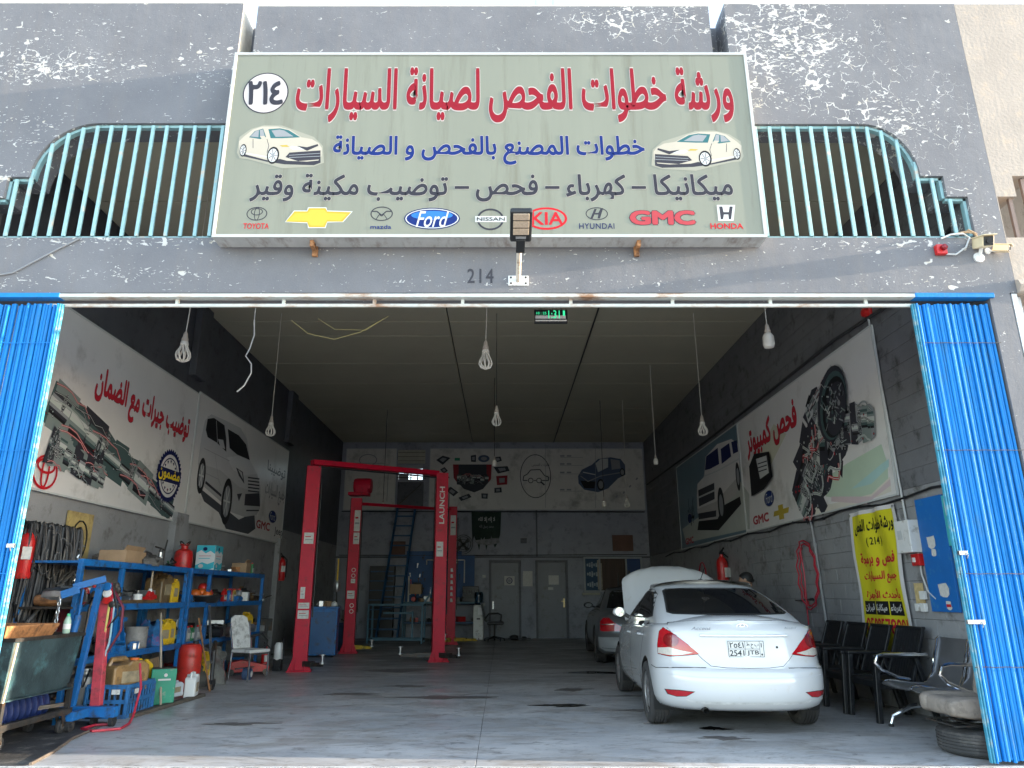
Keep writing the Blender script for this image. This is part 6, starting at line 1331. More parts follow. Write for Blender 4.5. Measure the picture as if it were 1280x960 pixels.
# old car seat lying on a tyre
ty = thing('old_tyre', 'worn loose tyre lying flat with the old car seat on top by the right shutter', 'tyre', (4.05, 6.67, 0))
P = [(.20,.03),(.22,.0),(.28,-.005+.01),(.315,.03)]
for z in (.05,.075,.1,.125,.15): P += [(.322,z-.008),(.322,z+.008),(.314,z+.010),(.314,z+.015)]
P += [(.315,.18),(.28,.20),(.22,.205),(.20,.18),(.215,.10)]
MB().lathe(P+[P[0]], n=40, caps=False).build('tyre', TYREM, ty, smooth=35)
cs = thing('car_chair', 'torn beige car seat cushion and backrest resting on the loose tyre', 'car seat', (4.03, 6.67, .21)); SEATM = mat('dusty_beige_cloth', (.26,.22,.185), .9, var=.18, vs=6, bump=.4, bs=120, dirt=((.13,.11,.09), .25, 5))
m = MB()
for a, b in (((-.30,-.22,.03),(.24,-.22,.05)),((-.30,.20,.03),(.24,.20,.05)),((-.28,-.22,.03),(-.28,.2,.03)),((.2,-.22,.05),(.2,.2,.05)),((-.1,-.22,.03),(-.1,.2,.04)),((.05,-.18,.02),(.22,-.2,.14)),((.05,-.2,.12),(.24,-.2,.02))): m.bar(a, b, .03, .012)
m.build('seat_frame', DSTEEL, cs)
def cushion(name, c, d, rot, par, m_):
    N = 14; V = []
    mb = MB()
    for j in range(N+1):
        for i in range(N*2):
            ph = math.pi*(j/N-.5); th = math.pi*i/N; e = .38
            sp = lambda v, e: math.copysign(abs(v)**e, v)
            V.append(Vector((d[0]/2*sp(math.cos(ph), e)*sp(math.cos(th), e), d[1]/2*sp(math.cos(ph), e)*sp(math.sin(th), e), d[2]/2*sp(math.sin(ph), .55)*(1+.1*math.sin(th*3)))))
    V = [Matrix(rot) @ v+Vector(c) for v in V]
    return mb.add(V, [(j*N*2+i, j*N*2+(i+1) % (N*2), (j+1)*N*2+(i+1) % (N*2), (j+1)*N*2+i) for j in range(N) for i in range(N*2)]).build(name, m_, par, smooth=True)
I3 = Matrix.Identity(3)
cushion('cushion', (-.06,-.02,.15), (.52,.44,.15), Matrix.Rotation(R(5),3,'Y'), cs, SEATM); cushion('bolster', (-.06,-.2,.17), (.54,.14,.15), I3, cs, SEATM); cushion('bolster', (-.06,.18,.17), (.54,.12,.16), I3, cs, SEATM)
cushion('backrest', (.27,.02,.38), (.16,.48,.52), Matrix.Rotation(R(14),3,'Y'), cs, SEATM)
# wall boards, boxes and pipes
X = XR-.02
wb = thing('blue_board', 'tall blue painted board with torn stickers on the right wall beside the shutter', 'board', (X, 7.9, 1.1))
MB().box((-.012, -.02, .61), (.025, .50, 1.2)).build('board', mat('bright_blue_paint', (.01,.13,.42), .45, var=.1, vs=3, dirt=((.05,.2,.4), .15, 8)), wb, bev=.003)
MB().box((-.02, -.46, .93), (.03, .34, .52)).build('teal_box', mat('teal_box_paint', (.06,.38,.42), .45, var=.1), wb, bev=.004)
WF = Frame((-.027,0,0), (0,-1,0), (0,0,1))
rnd = random.Random(8)
for a, b, c, d in ((-.10,.66,.06,.80),(-.06,.58,.04,.66),(-.04,.16,.14,.30),(.05,.03,.15,.12),(.33,.94,.41,1.18),(.36,.72,.44,.95)):
    n_ = 9; fr = WF if a < .3 else Frame((-.037,0,0), (0,-1,0), (0,0,1))
    Art(fr, .001).poly([((a+c)/2+(c-a)/2*(1+rnd.uniform(-.25,.1))*math.copysign(min(1,abs(math.cos(t_))*1.4), math.cos(t_)), (b+d)/2+(d-b)/2*(1+rnd.uniform(-.2,.05))*math.copysign(min(1,abs(math.sin(t_))*1.4), math.sin(t_))) for t_ in [2*math.pi*k/n_+.2 for k in range(n_)]], STICK).build('torn_sticker', wb)
Art(WF, .002).poly([(.06,.06),(.14,.06),(.14,.09),(.06,.09)], RED).build('red_mark', wb)
MB().box((-.045,-.48,.95), (.02,.06,.05)).build('lock', BLKP, wb)
eb = thing('electrical_box', 'white electrical box with a conduit overlapping the edge of the yellow banner', 'electrical box', (X, 8.33, 1.74)); MB().box((-.05,0,.18), (.12,.30,.36)).build('cover', WPL, eb, bev=.008); MB().box((-.113,.05,.2), (.004,.09,.1)).build('label_plate', LGREY, eb)
rb = thing('break_glass_box', 'red fire alarm call point under the white electrical box', 'alarm', (X, 8.24, 1.66)); MB().box((-.03,0,0), (.06,.15,.13)).build('housing', REDP, rb, bev=.006); MB().box((-.062,.02,0), (.004,.06,.05)).build('glass', WPL, rb)
sk = thing('socket_group', 'cluster of old sockets on a yellowed patch beside the yellow banner', 'socket', (X, 8.33, 1.2)); MB().box((-.006,.02,.10), (.01,.17,.22)).build('backing_patch', mat('old_glue', (.5,.38,.18), .8, var=.3, vs=20), sk)
for y, z, s_ in ((-.07,.08,.09),(.06,-.05,.08),(-.05,-.05,.09)): MB().box((-.02,y,z), (.04,s_,s_)).build('socket', WPL, sk, bev=.004)
tag(MB().box((X-.015, 7.28, 1.16), (.03,.09,.12)).build('switch_plate', WPL, bev=.004), 'single white switch close to the leading edge of the right shutter', 'switch')
tag(MB().tube([(X-.02,8.5,4.7),(X-.02,8.42,3.4),(X-.02,8.36,2.1)], .013, 8).tube([(X-.02,8.22,1.74),(X-.02,8.22,1.5),(X-.02,8.15,1.32),(X-.02,8.02,1.24)], .010, 8).build('conduit', LGREY, smooth=True), 'thin pale conduit running down the right wall to the white box', 'pipe')
tag(MB().tube([(X-.02,10.95,2.42),(X-.02,10.9,1.9),(X-.02,10.83,.7),(X-.02,10.83,.05)], .022, 8).box((X-.02,10.93,2.0), (.05,.07,.05)).build('air_pipe', mat('painted_grey_pipe', (.24,.24,.245), .5)), 'grey painted air pipe beside the red hoses on the right wall', 'pipe')
m = MB(); pts = []
for k in range(26): y = 7.2+k*.55; pts.append((X-.025, y, 2.37+.03*math.sin(k*1.7)-.0*k))
m.tube(pts, .014, 6); 
for p in pts[::2]: m.box(p, (.03,.03,.035))
tag(m.build('cable_run', BLKP), 'black cable clipped along the right wall under the banners', 'cable')
tag(MB().tube([(X-.02,6.6,4.95),(X-.04,7.1,4.85),(X-.03,7.8,4.62),(X-.02,8.35,4.66),(X-.02,9.5,4.72),(X-.02,11,4.70),(X-.02,16,4.66),(X-.02,23,4.7)], .022, 6).tube([(X-.02,7.45,4.9),(X-.02,7.40,3.2),(X-.02,7.3,2.1)], .018, 6).tube([(X-.02,7.0,4.9),(X-.03,6.95,4.5),(X-.02,6.92,4.2)], .014, 6).build('cable_run', mat('dusty_black_cable', (.04,.04,.042), .7)), 'thick dusty black cable looping above the right banners', 'cable')
rnd = random.Random(3); m = MB()
for k in range(9): y = 6.75+rnd.uniform(-.05,.15); z = 2.5+k*.22; m.lathe([(.022,0),(.012,.006)], (X+.005,y,z), 'X', 8)
tag(m.build('wall_holes', BLACK), 'row of ragged dark fixing holes in the right wall end', 'hole')
HOSR = mat('red_rubber_hose', (.42,.02,.04), .45, var=.1)
hh = thing('air_hose', 'red air hose looped on the right wall behind the white car', 'hose', (X-.03, 11.3, 2.0)); m = MB()
for q in range(2):
    m.tube([(-.02*q-.03*(k % 2), (.30+.08*q)*math.sin(2*math.pi*k/24)*(.8+.3*(k > 12))-.05, -.42+(.46+.05*q)*math.cos(2*math.pi*k/24)) for k in range(25)], .011, 6)
m.tube([(-.02,.1,0),(-.03,.02,-.4),(-.03,.06,-.85),(-.02,.1,-1.15)], .011, 6); m.build('coil', HOSR, hh, smooth=True); MB().tube([(-.0,-.1,-.78),(-.02,.5,-.80)], .01).lathe([(.02,0),(.02,.08)], (-.02,-.16,-.78), 'Y', 8).build('valve', BLKP, hh)
h3 = thing('air_hose', 'second red hose loop deeper along the right wall', 'hose', (X-.03, 17.1, 2.0)); MB().tube([(-.02,.30*math.sin(2*math.pi*k/20),-.35+.36*math.cos(2*math.pi*k/20)) for k in range(21)], .016, 6).build('coil', HOSR, h3)
def extinguisher(label, loc, s_=1., tilt=0, hose=True):
    t = thing('fire_extinguisher', label, 'fire extinguisher', loc, rot=(tilt,0,0), group='fire extinguishers in the workshop'); m = MB(); m.lathe([(.075,0),(.085,.02),(.085,.42),(.07,.48),(.03,.52),(.03,.55)], n=20); m.v = [tuple(c*s_ for c in v) for v in m.v]; m.build('cylinder', REDP, t, smooth=40)
    m = MB(); m.lathe([(.03,.55),(.035,.57),(.02,.6)], n=12); m.bar((0,-.02,.6), (.0,-.14,.64), .02); m.bar((0,-.02,.58), (0,-.13,.57), .02); m.v = [tuple(c*s_ for c in v) for v in m.v]; m.build('valve', BLKP, t)
    MB().box((.05*s_,-.07*s_,.28*s_), (.09*s_,.05*s_,.14*s_), .6).build('label_patch', STICK, t)
    if hose: m = MB(); m.tube([(.02,.02,.58),(.11,0,.5),(.11,0,.2),(.10,0,.08)], .012, 6); m.v = [tuple(c*s_ for c in v) for v in m.v]; m.build('hose', RUBBER, t)
    return t
extinguisher('tall red fire extinguisher on the right wall beyond the white car, near the mechanic', (X-.12, 15.3, 1.35), 1.35)
extinguisher('small red fire extinguisher hung on the left wall by the front lift post', (XL+.16, 17.2, 1.6), .95)
extinguisher('red fire extinguisher hung behind the black hoses at the left shutter', (XL+.12, 7.98, 1.45), .95)

# ================================================================= person behind the bonnet
def skin_body(name, verts, edges, radii, mat_, parent, sub=1, root=0):
    me = bpy.data.meshes.new(name); me.from_pydata(verts, edges, []); o = bpy.data.objects.new(name, me); COL.objects.link(o)
    s_ = o.modifiers.new('skin', 'SKIN'); s_.use_smooth_shade = True
    for i, r_ in enumerate(radii): me.skin_vertices[0].data[i].radius = (r_, r_) if not isinstance(r_, tuple) else r_
    me.skin_vertices[0].data[root].use_root = True
    q = o.modifiers.new('sub', 'SUBSURF'); q.levels = sub; q.render_levels = sub
    bpy.context.view_layer.update(); me2 = bpy.data.meshes.new_from_object(o.evaluated_get(bpy.context.evaluated_depsgraph_get())); o.modifiers.clear(); o.data = me2; me2.materials.clear(); me2.materials.append(mat_); me2.polygons.foreach_set('use_smooth', [True]*len(me2.polygons)); o.parent = parent; return o
SKIN = mat('skin', (.30,.17,.11), .55, var=.06, vs=12); CLOTH = mat('navy_work_clothes', (.03,.035,.05), .9, var=.2, vs=8); HAIR = mat('black_hair', (.008,.007,.007), .6, var=.3, vs=40)
pn_ = thing('person', 'dark haired person bending into the open engine bay behind the white car', 'person', (3.52, 11.5, 0)); pn_.rotation_euler = (0,0,R(70))      # local -Y is forward
vb = [(0,.10,.92),(0,.03,1.10),(0,-.08,1.28),(0,-.15,1.38),(0,-.18,1.44), (.10,.10,.88),(.12,.06,.50),(.12,.14,.08),(.12,.02,.04), (-.10,.10,.88),(-.12,.04,.50),(-.12,.10,.08),(-.12,-.03,.04),
      (.19,-.12,1.33),(.24,-.30,1.12),(.17,-.50,1.00),(.15,-.57,.97), (-.19,-.12,1.33),(-.24,-.30,1.14),(-.17,-.50,1.02),(-.15,-.57,.99)]
eb_ = [(0,1),(1,2),(2,3),(3,4),(0,5),(5,6),(6,7),(7,8),(0,9),(9,10),(10,11),(11,12),(3,13),(13,14),(14,15),(15,16),(3,17),(17,18),(18,19),(19,20)]
rb_ = [(.16,.11),(.145,.10),(.17,.11),(.13,.09),.055,.09,.06,.045,.05,.09,.06,.045,.05,.065,.045,.036,.03,.065,.045,.036,.03]
skin_body('body', vb, eb_, rb_, CLOTH, pn_)
hd = bpy.data.objects.new('head', None); COL.objects.link(hd); hd.parent = pn_; hd.location = (0,-.24,1.50); hd.rotation_euler = (R(38),0,0)
m = MB(); N = 18; V = []
for j in range(N+1):
    ph = math.pi*(j/N-.5)
    for i in range(24):
        th = 2*math.pi*i/24; x = math.cos(ph)*math.cos(th); y = math.cos(ph)*math.sin(th); z = math.sin(ph)
        X_ = .078*x*(1-.16*max(0,-z)); Y_ = .098*y; Z_ = .118*z
        if y < -.2: n_ = math.exp(-((x/.22)**2+((z+.12)/.22)**2)); Y_ -= .024*n_; Y_ += .010*(math.exp(-(((abs(x)-.4)/.18)**2+((z-.12)/.12)**2))); Y_ -= .008*math.exp(-((x/.35)**2+((z+.5)/.10)**2))
        V.append((X_, Y_, Z_))
m.add(V, [(j*24+i, j*24+(i+1) % 24, (j+1)*24+(i+1) % 24, (j+1)*24+i) for j in range(N) for i in range(24)]); m.lathe([(.05,-.16),(.048,-.06)], (0,.02,0), n=14)
m.build('face', SKIN, hd, smooth=True)
for s_ in (-1, 1): MB().lathe([(.004,-.012),(.022,-.008),(.026,.0),(.018,.008)], (s_*.078,.005,0), 'X', 12).build('ear', SKIN, hd, smooth=True); MB().lathe([(.001,-.011),(.011,-.004),(.011,.004),(.001,.011)], (s_*.032,-.086,.012), 'Y', 10).build('eye', BLACK, hd, smooth=True)
m = MB(); V = []
for j in range(9):
    ph = math.pi/2*(1-j/8*1.05)
    for i in range(24): th = 2*math.pi*i/24; f_ = 1.0; zz = .133*math.sin(ph)+(.045*max(0, -math.sin(th)) if j > 5 else -.02*(j > 6)); V.append((.088*math.cos(ph)*math.cos(th), .110*math.cos(ph)*math.sin(th)+.004, zz))
m.add(V, [(j*24+i, j*24+(i+1) % 24, (j+1)*24+(i+1) % 24, (j+1)*24+i) for j in range(8) for i in range(24)]); o = m.build('hair', HAIR, hd, smooth=True)
for s_ in (-1, 1):                                                          # hands: palm, four fingers, thumb
    w0 = Vector((s_*.15,-.57,.98)); v = [w0, w0+Vector((0,-.05,-.02)), w0+Vector((0,-.09,-.04))]; e = [(0,1),(1,2)]; r_ = [.022,(.036,.016),(.036,.014)]
    for k in range(4):
        b = len(v); off = (-.028+.019*k)*s_; L = (.062,.072,.068,.052)[k]; v += [w0+Vector((off,-.10,-.045)), w0+Vector((off*1.1,-.10-L*.5,-.055)), w0+Vector((off*1.1,-.10-L*.85,-.055-L*.45))]; e += [(2,b),(b,b+1),(b+1,b+2)]; r_ += [.009,.0085,.0075]
    b = len(v); v += [w0+Vector((-s_*.038,-.05,-.03)), w0+Vector((-s_*.055,-.085,-.05))]; e += [(1,b),(b,b+1)]; r_ += [.011,.009]
    skin_body('hand', v, e, r_, SKIN, pn_)
# ================================================================= left side: shelving and what stands on it
SXF, SXB = -4.58, -5.18                       # front and back of the racks
def Sx(px, py, X=-4.85): return onX(px, py, X)
def rack(name, label, ya, yb, posts):
    t = thing(name, label, 'shelving', (SXF, ya, 0), group='blue steel racks along the left wall')
    for y in posts:
        for x in (0, SXB-SXF): MB().box((x, y-ya, .83), (.05, .06, 1.66)).build('upright', BPAINT, t, bev=.004)
    for z in (.60, 1.15, 1.63):
        MB().box(((SXB-SXF)/2, (yb-ya)/2, z), (.60, yb-ya, .025)).build('shelf_board', BPAINT if z > 1.5 else DSTEEL, t)
        for x in (.012, SXB-SXF-.012): MB().box((x, (yb-ya)/2, z-.005), (.035, yb-ya-.05, .075)).build('shelf_rail', BPAINT, t, bev=.004)
    return t
rack('steel_shelving', 'near blue steel shelving rack full of oily cans against the left wall', 7.98, 10.78, (8.02, 8.9, 10.74))
rack('steel_shelving', 'far blue steel shelving rack with the water carton on top against the left wall', 10.84, 14.2, (10.88, 11.6, 14.16))
def place(px, py, zb, X=-4.8): y, z = onX(px, py, X); return (X, y, zb)
T1Z, T2Z, T3Z = 1.644, 1.164, .614
def box_thing(name, label, cat, loc, d, m_, rz=0, bev=.005, part='box'):
    t = thing(name, label, cat, loc, rz); MB().box((0,0,d[2]/2), d).build(part, m_, t, bev=bev); return t
def carton(label, loc, d, rz, m_=CARD, flaps=True):
    t = thing('carton', label, 'carton', loc, rz); MB().box((0,0,d[2]/2), d).build('box', m_, t, bev=.004); MB().box((0,0,d[2]+.001), (.05, d[1]*1.002, .002)).build('tape', mat('parcel_tape', (.45,.36,.22), .3), t)
    if flaps: MB().box((d[0]*.42,0,d[2]+.03), (.01,d[1]*.9,.07), Matrix.Rotation(.5,3,'Y')).build('flap', m_, t)
    return t
def jerrycan(label, loc, s_, m_, rz, cap=None, cat='jerrycan'):
    t = thing('jerrycan', label, cat, loc, rz, group='jugs and jerrycans by the left wall'); w_, d_, h_ = s_
    m = MB(); P = [(-w_/2,0),(w_/2,0),(w_/2,h_*.78),(w_*.32,h_*.92),(-w_*.05,h_*.94),(-w_*.12,h_*.84),(-w_*.40,h_*.84),(-w_/2,h_*.74)]; m.prism([(x,-d_/2,z) for x, z in P], (0,d_,0)); m.build('can_body', m_, t, bev=d_*.16)
    MB().tube([(-w_*.42,0,h_*.80),(-w_*.36,0,h_*.99),(0,0,h_*1.0),(w_*.06,0,h_*.92)], d_*.10, 8).build('handle', m_, t, smooth=True); MB().lathe([(d_*.17,0),(d_*.17,h_*.09),(d_*.12,h_*.10)], (w_*.28,0,h_*.90), n=12).build('cap', cap or m_, t); 
    MB().box((0,-d_/2-.001,h_*.45), (w_*.55,.004,h_*.35)).build('label_patch', mat('oily_label', (.3,.24,.15), .6, var=.3, vs=12), t); return t
def can_(label, loc, r_, h_, m_, cat='can', band=None, lid=None, name='oil_can'):
    t = thing(name, label, cat, loc); MB().lathe([(r_*.97,0),(r_,.005),(r_,h_*.97),(r_*1.03,h_*.975),(r_*1.03,h_),(r_*.9,h_),(r_*.88,h_*.97)], n=20).build('can_body', m_, t, smooth=35)
    if band: MB().lathe([(r_+.001,h_*.3),(r_+.0015,h_*.31),(r_+.0015,h_*.7),(r_+.001,h_*.71)], n=20, caps=False).build('label_band', band, t)
    if lid: MB().lathe([(r_*.4,h_),(r_*.4,h_*1.1),(r_*.3,h_*1.12)], n=14).build('cap', lid, t)
    return t
def scraps(name, label, cat, loc, n_, ext, mats, seed, smin=.03, smax=.12, group=None, part='scrap_part'):
    t = thing(name, label, cat, loc); clutter(t, n_, (-ext[0]/2, ext[0]/2, -ext[1]/2, ext[1]/2, 0), mats, seed, smin, smax, part)
    rnd = random.Random(seed+50)
    for k in range(n_//3): a = Vector((rnd.uniform(-.5,.5)*ext[0], rnd.uniform(-.5,.5)*ext[1], rnd.uniform(.02,.1))); MB().tube([a, a+Vector((rnd.uniform(-.08,.08), rnd.uniform(-.15,.15), rnd.uniform(-.02,.08))), a+Vector((rnd.uniform(-.1,.1), rnd.uniform(-.25,.25), rnd.uniform(-.01,.06)))], rnd.uniform(.006,.014), 6).build(part, rnd.choice(mats), t, smooth=True)
    return t
GMET = [DSTEEL, STEEL, BLKP, DSTEEL, RUST, STEEL]
# top of the near rack
carton('long brown carton on top of the near blue rack', place(155,688,T1Z), (.32,.62,.17), .08); 
def sheet_heap(name, label, cat, loc, r_, h_, m_, seed, part='sheet'):
    rnd = random.Random(seed); t = thing(name, label, cat, loc); N = 20; V = []; J = 8; ph = [rnd.uniform(0,6.28) for _ in range(6)]
    for j in range(J+1):
        q = j/J
        for i in range(N):
            a = 2*math.pi*i/N; rr = max(.12, math.cos(q*1.5))**.55*(1+.16*math.sin(3*a+ph[0]+q*2)+.10*math.sin(7*a+ph[1])+.13*rnd.uniform(-1,1)); V.append((r_[0]*rr*math.cos(a), r_[1]*rr*math.sin(a), h_*math.sin(q*1.5)*(1+.15*math.sin(2*a+ph[2]))+.025*rnd.uniform(-1,1)*(j > 0)))
    MB().add(V, [(j*N+i, j*N+(i+1) % N, (j+1)*N+(i+1) % N, (j+1)*N+i) for j in range(J) for i in range(N)]+[tuple(J*N+i for i in range(N))]).build(part, m_, t, smooth=50); return t
BAGM = mat('grey_plastic_sheet', (.13,.125,.12), .3, var=.5, vs=12, bump=.6, bs=14)
sheet_heap('plastic_bag', 'grey crumpled plastic bag behind the long carton on the near rack', 'bag', place(140,690,T1Z,-4.95), (.2,.25,.18), .15, BAGM, 3)
sheet_heap('plastic_bag', 'dark crumpled bag right of the long carton on the near rack', 'bag', place(180,694,T1Z), (.16,.2,.15), .16, mat('dark_plastic_sheet', (.05,.045,.045), .35, var=.5, vs=10, bump=.5, bs=14), 4)
sp = can_('white spray can standing on top of the near rack', place(200,697,T1Z,-4.68), .033, .20, STEEL, 'spray can', WPL, None, 'spray_can'); MB().lathe([(.02,.2),(.02,.24),(.01,.25)], n=12).build('nozzle', BLKP, sp)
st = thing('wire_bracket', 'thin bent black bracket sticking up behind the spray can', 'bracket', place(204,690,T1Z,-4.95)); MB().tube([(0,-.25,.30),(0,.05,.27),(0,.09,.42)], .012, 6).tube([(0,.05,.0),(0,.05,.27)], .01, 6).build('rod', DSTEEL, st)
scraps('cable_heap', 'tangle of green and black cables on top of the near rack', 'cables', place(212,702,T1Z), 10, (.25,.5), [BLKP, DSTEEL, mat('green_wire', (.03,.16,.06), .5), BLKP], 21, .04,.09, part='cable_piece')
gcn = thing('gas_bottle', 'dirty red gas bottle on top of the near rack beside the white water carton', 'gas bottle', place(229,700,T1Z,-4.88)); m = MB(); m.lathe([(.10,0),(.13,.03),(.135,.08),(.135,.22),(.12,.28),(.08,.31),(.05,.32),(.05,.36),(.07,.37),(.07,.39)], n=22); m.build('cylinder', REDP, gcn, smooth=35); MB().tube([(.07*math.cos(a), .07*math.sin(a), .40+.03*math.sin(2*a)) for a in [k*math.pi/6 for k in range(13)]], .01, 6).build('collar', DSTEEL, gcn)
# water carton
wx = thing('carton', 'white and turquoise printed bottled water carton on top of the far rack', 'carton', place(261,703,T1Z,-4.85), R(4)); MB().box((0,0,.21), (.30,.40,.42)).build('box', mat('carton_white', (.62,.64,.64), .6, var=.05), wx, bev=.004)
TQ = flat('turquoise_print', (.05,.42,.52))
for fr, w_ in ((Frame((.151,0,0),(0,1,0),(0,0,1)), .4), (Frame((0,-.201,0),(1,0,0),(0,0,1)), .3)):
    A = Art(fr, .001); a = w_/2-.002; A.poly([(-a,.30),(-a*.5,.34),(0,.29),(a*.5,.33),(a,.28),(a,.418),(-a,.418)], TQ); A.poly([(-a,.02),(-a*.4,.05),(a*.2,.02),(a,.06),(a,.16),(a*.3,.12),(-a*.3,.15),(-a,.10)], TQ); A.ell(-a*.1,.36,.035,.03,NAVY); A.line([(-a*.7,.25),(a*.6,.25)], .014, mat('print_pinkish', (.6,.35,.38))); A.line([(-a*.7,.21),(a*.5,.21)], .01, TQ); A.ell(-a*.4,.09,.04,.03,WHITE); A.build('printed_panel', wx)
scraps('engine_parts', 'small pile of grey engine parts between water carton and small carton', 'car parts', place(283,705,T1Z), 8, (.3,.55), GMET, 22, .06,.14)
carton('small pale brown carton on the far end of the far rack', place(302,708,T1Z), (.26,.34,.20), .1)
scraps('engine_parts', 'few metal parts at the far end of the far rack top', 'car parts', place(318,712,T1Z), 5, (.25,.3), GMET, 23, .06,.12)
# middle shelf of the near rack
can_('white plastic cup on the middle shelf of the near rack', place(172,745,T2Z,-4.66), .055, .13, WPL, 'cup', None, None, 'plastic_cup')
bk = thing('plank', 'oily brown plank lying on the middle shelf of the near rack', 'plank', place(165,757,T2Z,-4.66)); MB().box((0,0,.03), (.14,1.15,.06)).build('board', BROWNJ, bk, bev=.005)
br = thing('dustpan_brush', 'red hand brush with a wooden handle on the middle shelf', 'brush', place(187,750,T2Z+.06,-4.64), 0, rot=(R(8),0,0)); MB().prism([(-.05,-.10,0),(.05,-.10,0),(.05,.10,0),(-.05,.10,0)], (0,0,.05)).box((0,0,.08), (.07,.15,.07), None, .5).build('head', REDP, br, bev=.006); MB().tube([(0,0,.1),(0,.04,.38)], .013, 8).build('handle', mat('pale_wood', (.42,.34,.25), .7, var=.2), br); MB().lathe([(.03,.1),(.02,.14)], n=12).build('ferrule', WPL, br)
jerrycan('large square brown oil stained jerrycan on the middle shelf of the near rack', place(197,750,T2Z,-4.85), (.36,.26,.42), BROWNJ, R(90))
jerrycan('slim yellow bottle standing next to the brown jerrycan on the middle shelf', place(215,752,T2Z,-4.72), (.16,.09,.34), YELP, R(80))
scraps('engine_parts', 'dark greasy parts at the left of the middle shelf of the near rack', 'car parts', place(125,748,T2Z), 12, (.4,.75), [DSTEEL,BLKP,BLKP,STEEL,RUST], 24, .07,.18)
scraps('engine_parts', 'cluster of hoses and tools beside the yellow bottle, middle shelf', 'car parts', place(226,748,T2Z), 10, (.3,.35), [DSTEEL,BLKP,STEEL,BPAINT], 25, .05,.2)
scraps('engine_parts', 'black greasy parts behind the white cup on the middle shelf', 'car parts', place(160,745,T2Z,-5.0), 14, (.2,.7), [BLKP,DSTEEL,DSTEEL,STEEL], 38, .08,.22)
# lower shelf near rack
bu = can_('dirty grey bucket on the lowest shelf of the near rack', place(168,808,T3Z,-4.78), .14, .27, mat('dirty_grey_plastic', (.26,.25,.235), .6, var=.25, vs=6, dirt=((.1,.09,.08), .3, 5)), 'bucket', None, None, 'bucket'); MB().tube([(.14*math.cos(a), .14*math.sin(a), .26-.05*abs(math.sin(a))) for a in [math.pi*k/10 for k in range(11)]], .005, 6).build('handle', DSTEEL, bu)
sheet_heap('work_rags', 'blue and pink work rags beside the grey bucket on the lowest shelf', 'rags', place(188,805,T3Z,-4.78), (.15,.2,.2), .30, mat('blue_rag', (.02,.12,.30), .9, var=.4, vs=9, dirt=((.35,.03,.12), .2, 6), bump=.5, bs=20), 9)
jerrycan('bright yellow jug at the left of two on the lowest shelf of the near rack', place(201,805,T3Z,-4.70), (.22,.12,.33), YELP, R(70)); jerrycan('bright yellow jug at the right of two on the lowest shelf of the near rack', place(208,803,T3Z,-4.72), (.20,.12,.34), YELP, R(75))
o = jerrycan('dark green oil can with a white round cap on the lowest shelf', place(216,803,T3Z,-4.70), (.26,.14,.30), mat('dark_green_can', (.01,.03,.02), .35, var=.2), R(80), WPL); MB().lathe([(.07,0),(.075,.01),(.06,.02)], (0,-.075,.28), 'Y', 18).build('round_cap', WPL, o); MB().box((0,-.075,.10), (.16,.004,.05)).build('pale_label', mat('mint_label', (.4,.6,.5), .5), o)
scraps('engine_parts', 'blue and black tool pieces at the left of the lowest shelf of the near rack', 'car parts', place(135,806,T3Z), 14, (.4,.9), [BPAINT,BLKP,DSTEEL,STEEL,BPAINT], 26, .1,.26)
# blue triangular stand
tsd = thing('axle_stand', 'blue triangular axle stand on the lowest shelf behind the red post', 'axle stand', place(147,806,T3Z,-4.68)); m = MB()
for s_ in (-1, 1): m.bar((0, s_*.18, 0), (0, 0, .36), .05, .02); m.bar((-.08, s_*.1, .0), (0, 0, .3), .03, .02)
m.bar((0,-.12,.12), (0,.12,.12), .04, .02); m.build('legs', BPAINT, tsd); MB().box((0,0,.38), (.09,.12,.05)).build('saddle', BPAINT, tsd)
# far rack shelves
bs = thing('basin', 'black basin heaped with orange and red rubber parts on the far rack middle shelf', 'basin', place(252,748,T2Z,-4.70)); MB().lathe([(.22,0),(.30,.10),(.31,.10),(.31,.115),(.29,.115),(.21,.02)], n=26).build('bowl', BLKP, bs, smooth=35)
ORG = mat('orange_rubber', (.62,.13,.02), .35, var=.15); REO = mat('bright_red_rubber', (.6,.03,.02), .3, var=.1)
for x, y, z, r_, mm in ((-.05,-.14,.13,.10,ORG),(.06,.05,.14,.09,REO),(-.08,.12,.14,.10,REO),(0,.04,.23,.09,REO),(.1,-.05,.12,.08,ORG),(.0,-.02,.15,.09,ORG)): MB().lathe([(.01,-r_*.8),(r_*.7,-r_*.6),(r_,0),(r_*.7,r_*.6),(.01,r_*.8)], (x,y,z), n=14).build('rubber_part', mm, bs, smooth=60)
scraps('tool_cases', 'blue tool pieces beside the black basin on the far rack middle shelf', 'tools', place(284,752,T2Z,-4.75), 12, (.3,.8), [BPAINT,BPAINT,BLKP,DSTEEL], 27, .1,.22); box_thing('small_box', 'small white box on the middle shelf of the far rack', 'box', place(305,752,T2Z,-4.66), (.14,.22,.17), WPL, .2)
scraps('engine_parts', 'jumbled parts on the far end of the far rack middle shelf', 'car parts', place(322,755,T2Z), 12, (.35,.6), GMET, 28, .08,.2); scraps('engine_parts', 'row of oily parts at the back of the far rack middle shelf', 'car parts', place(290,745,T2Z,-5.0), 14, (.2,1.6), [CARD,DSTEEL,BROWNJ,BLKP,YELP], 29, .12,.26)
scraps('engine_parts', 'heap of silvery gearbox parts on the lowest shelf of the far rack', 'car parts', place(283,795,T3Z,-4.78), 30, (.4,1.5), [STEEL,DSTEEL,STEEL,BPAINT,STEEL,BLKP], 30, .1,.28); jerrycan('yellow jug on the lowest shelf of the far rack above the white chair', place(306,792,T3Z,-4.70), (.24,.14,.36), YELP, R(70)); scraps('engine_parts', 'dark metal parts on the lowest far rack shelf end', 'car parts', place(320,795,T3Z), 10, (.35,.7), GMET, 31, .1,.26)
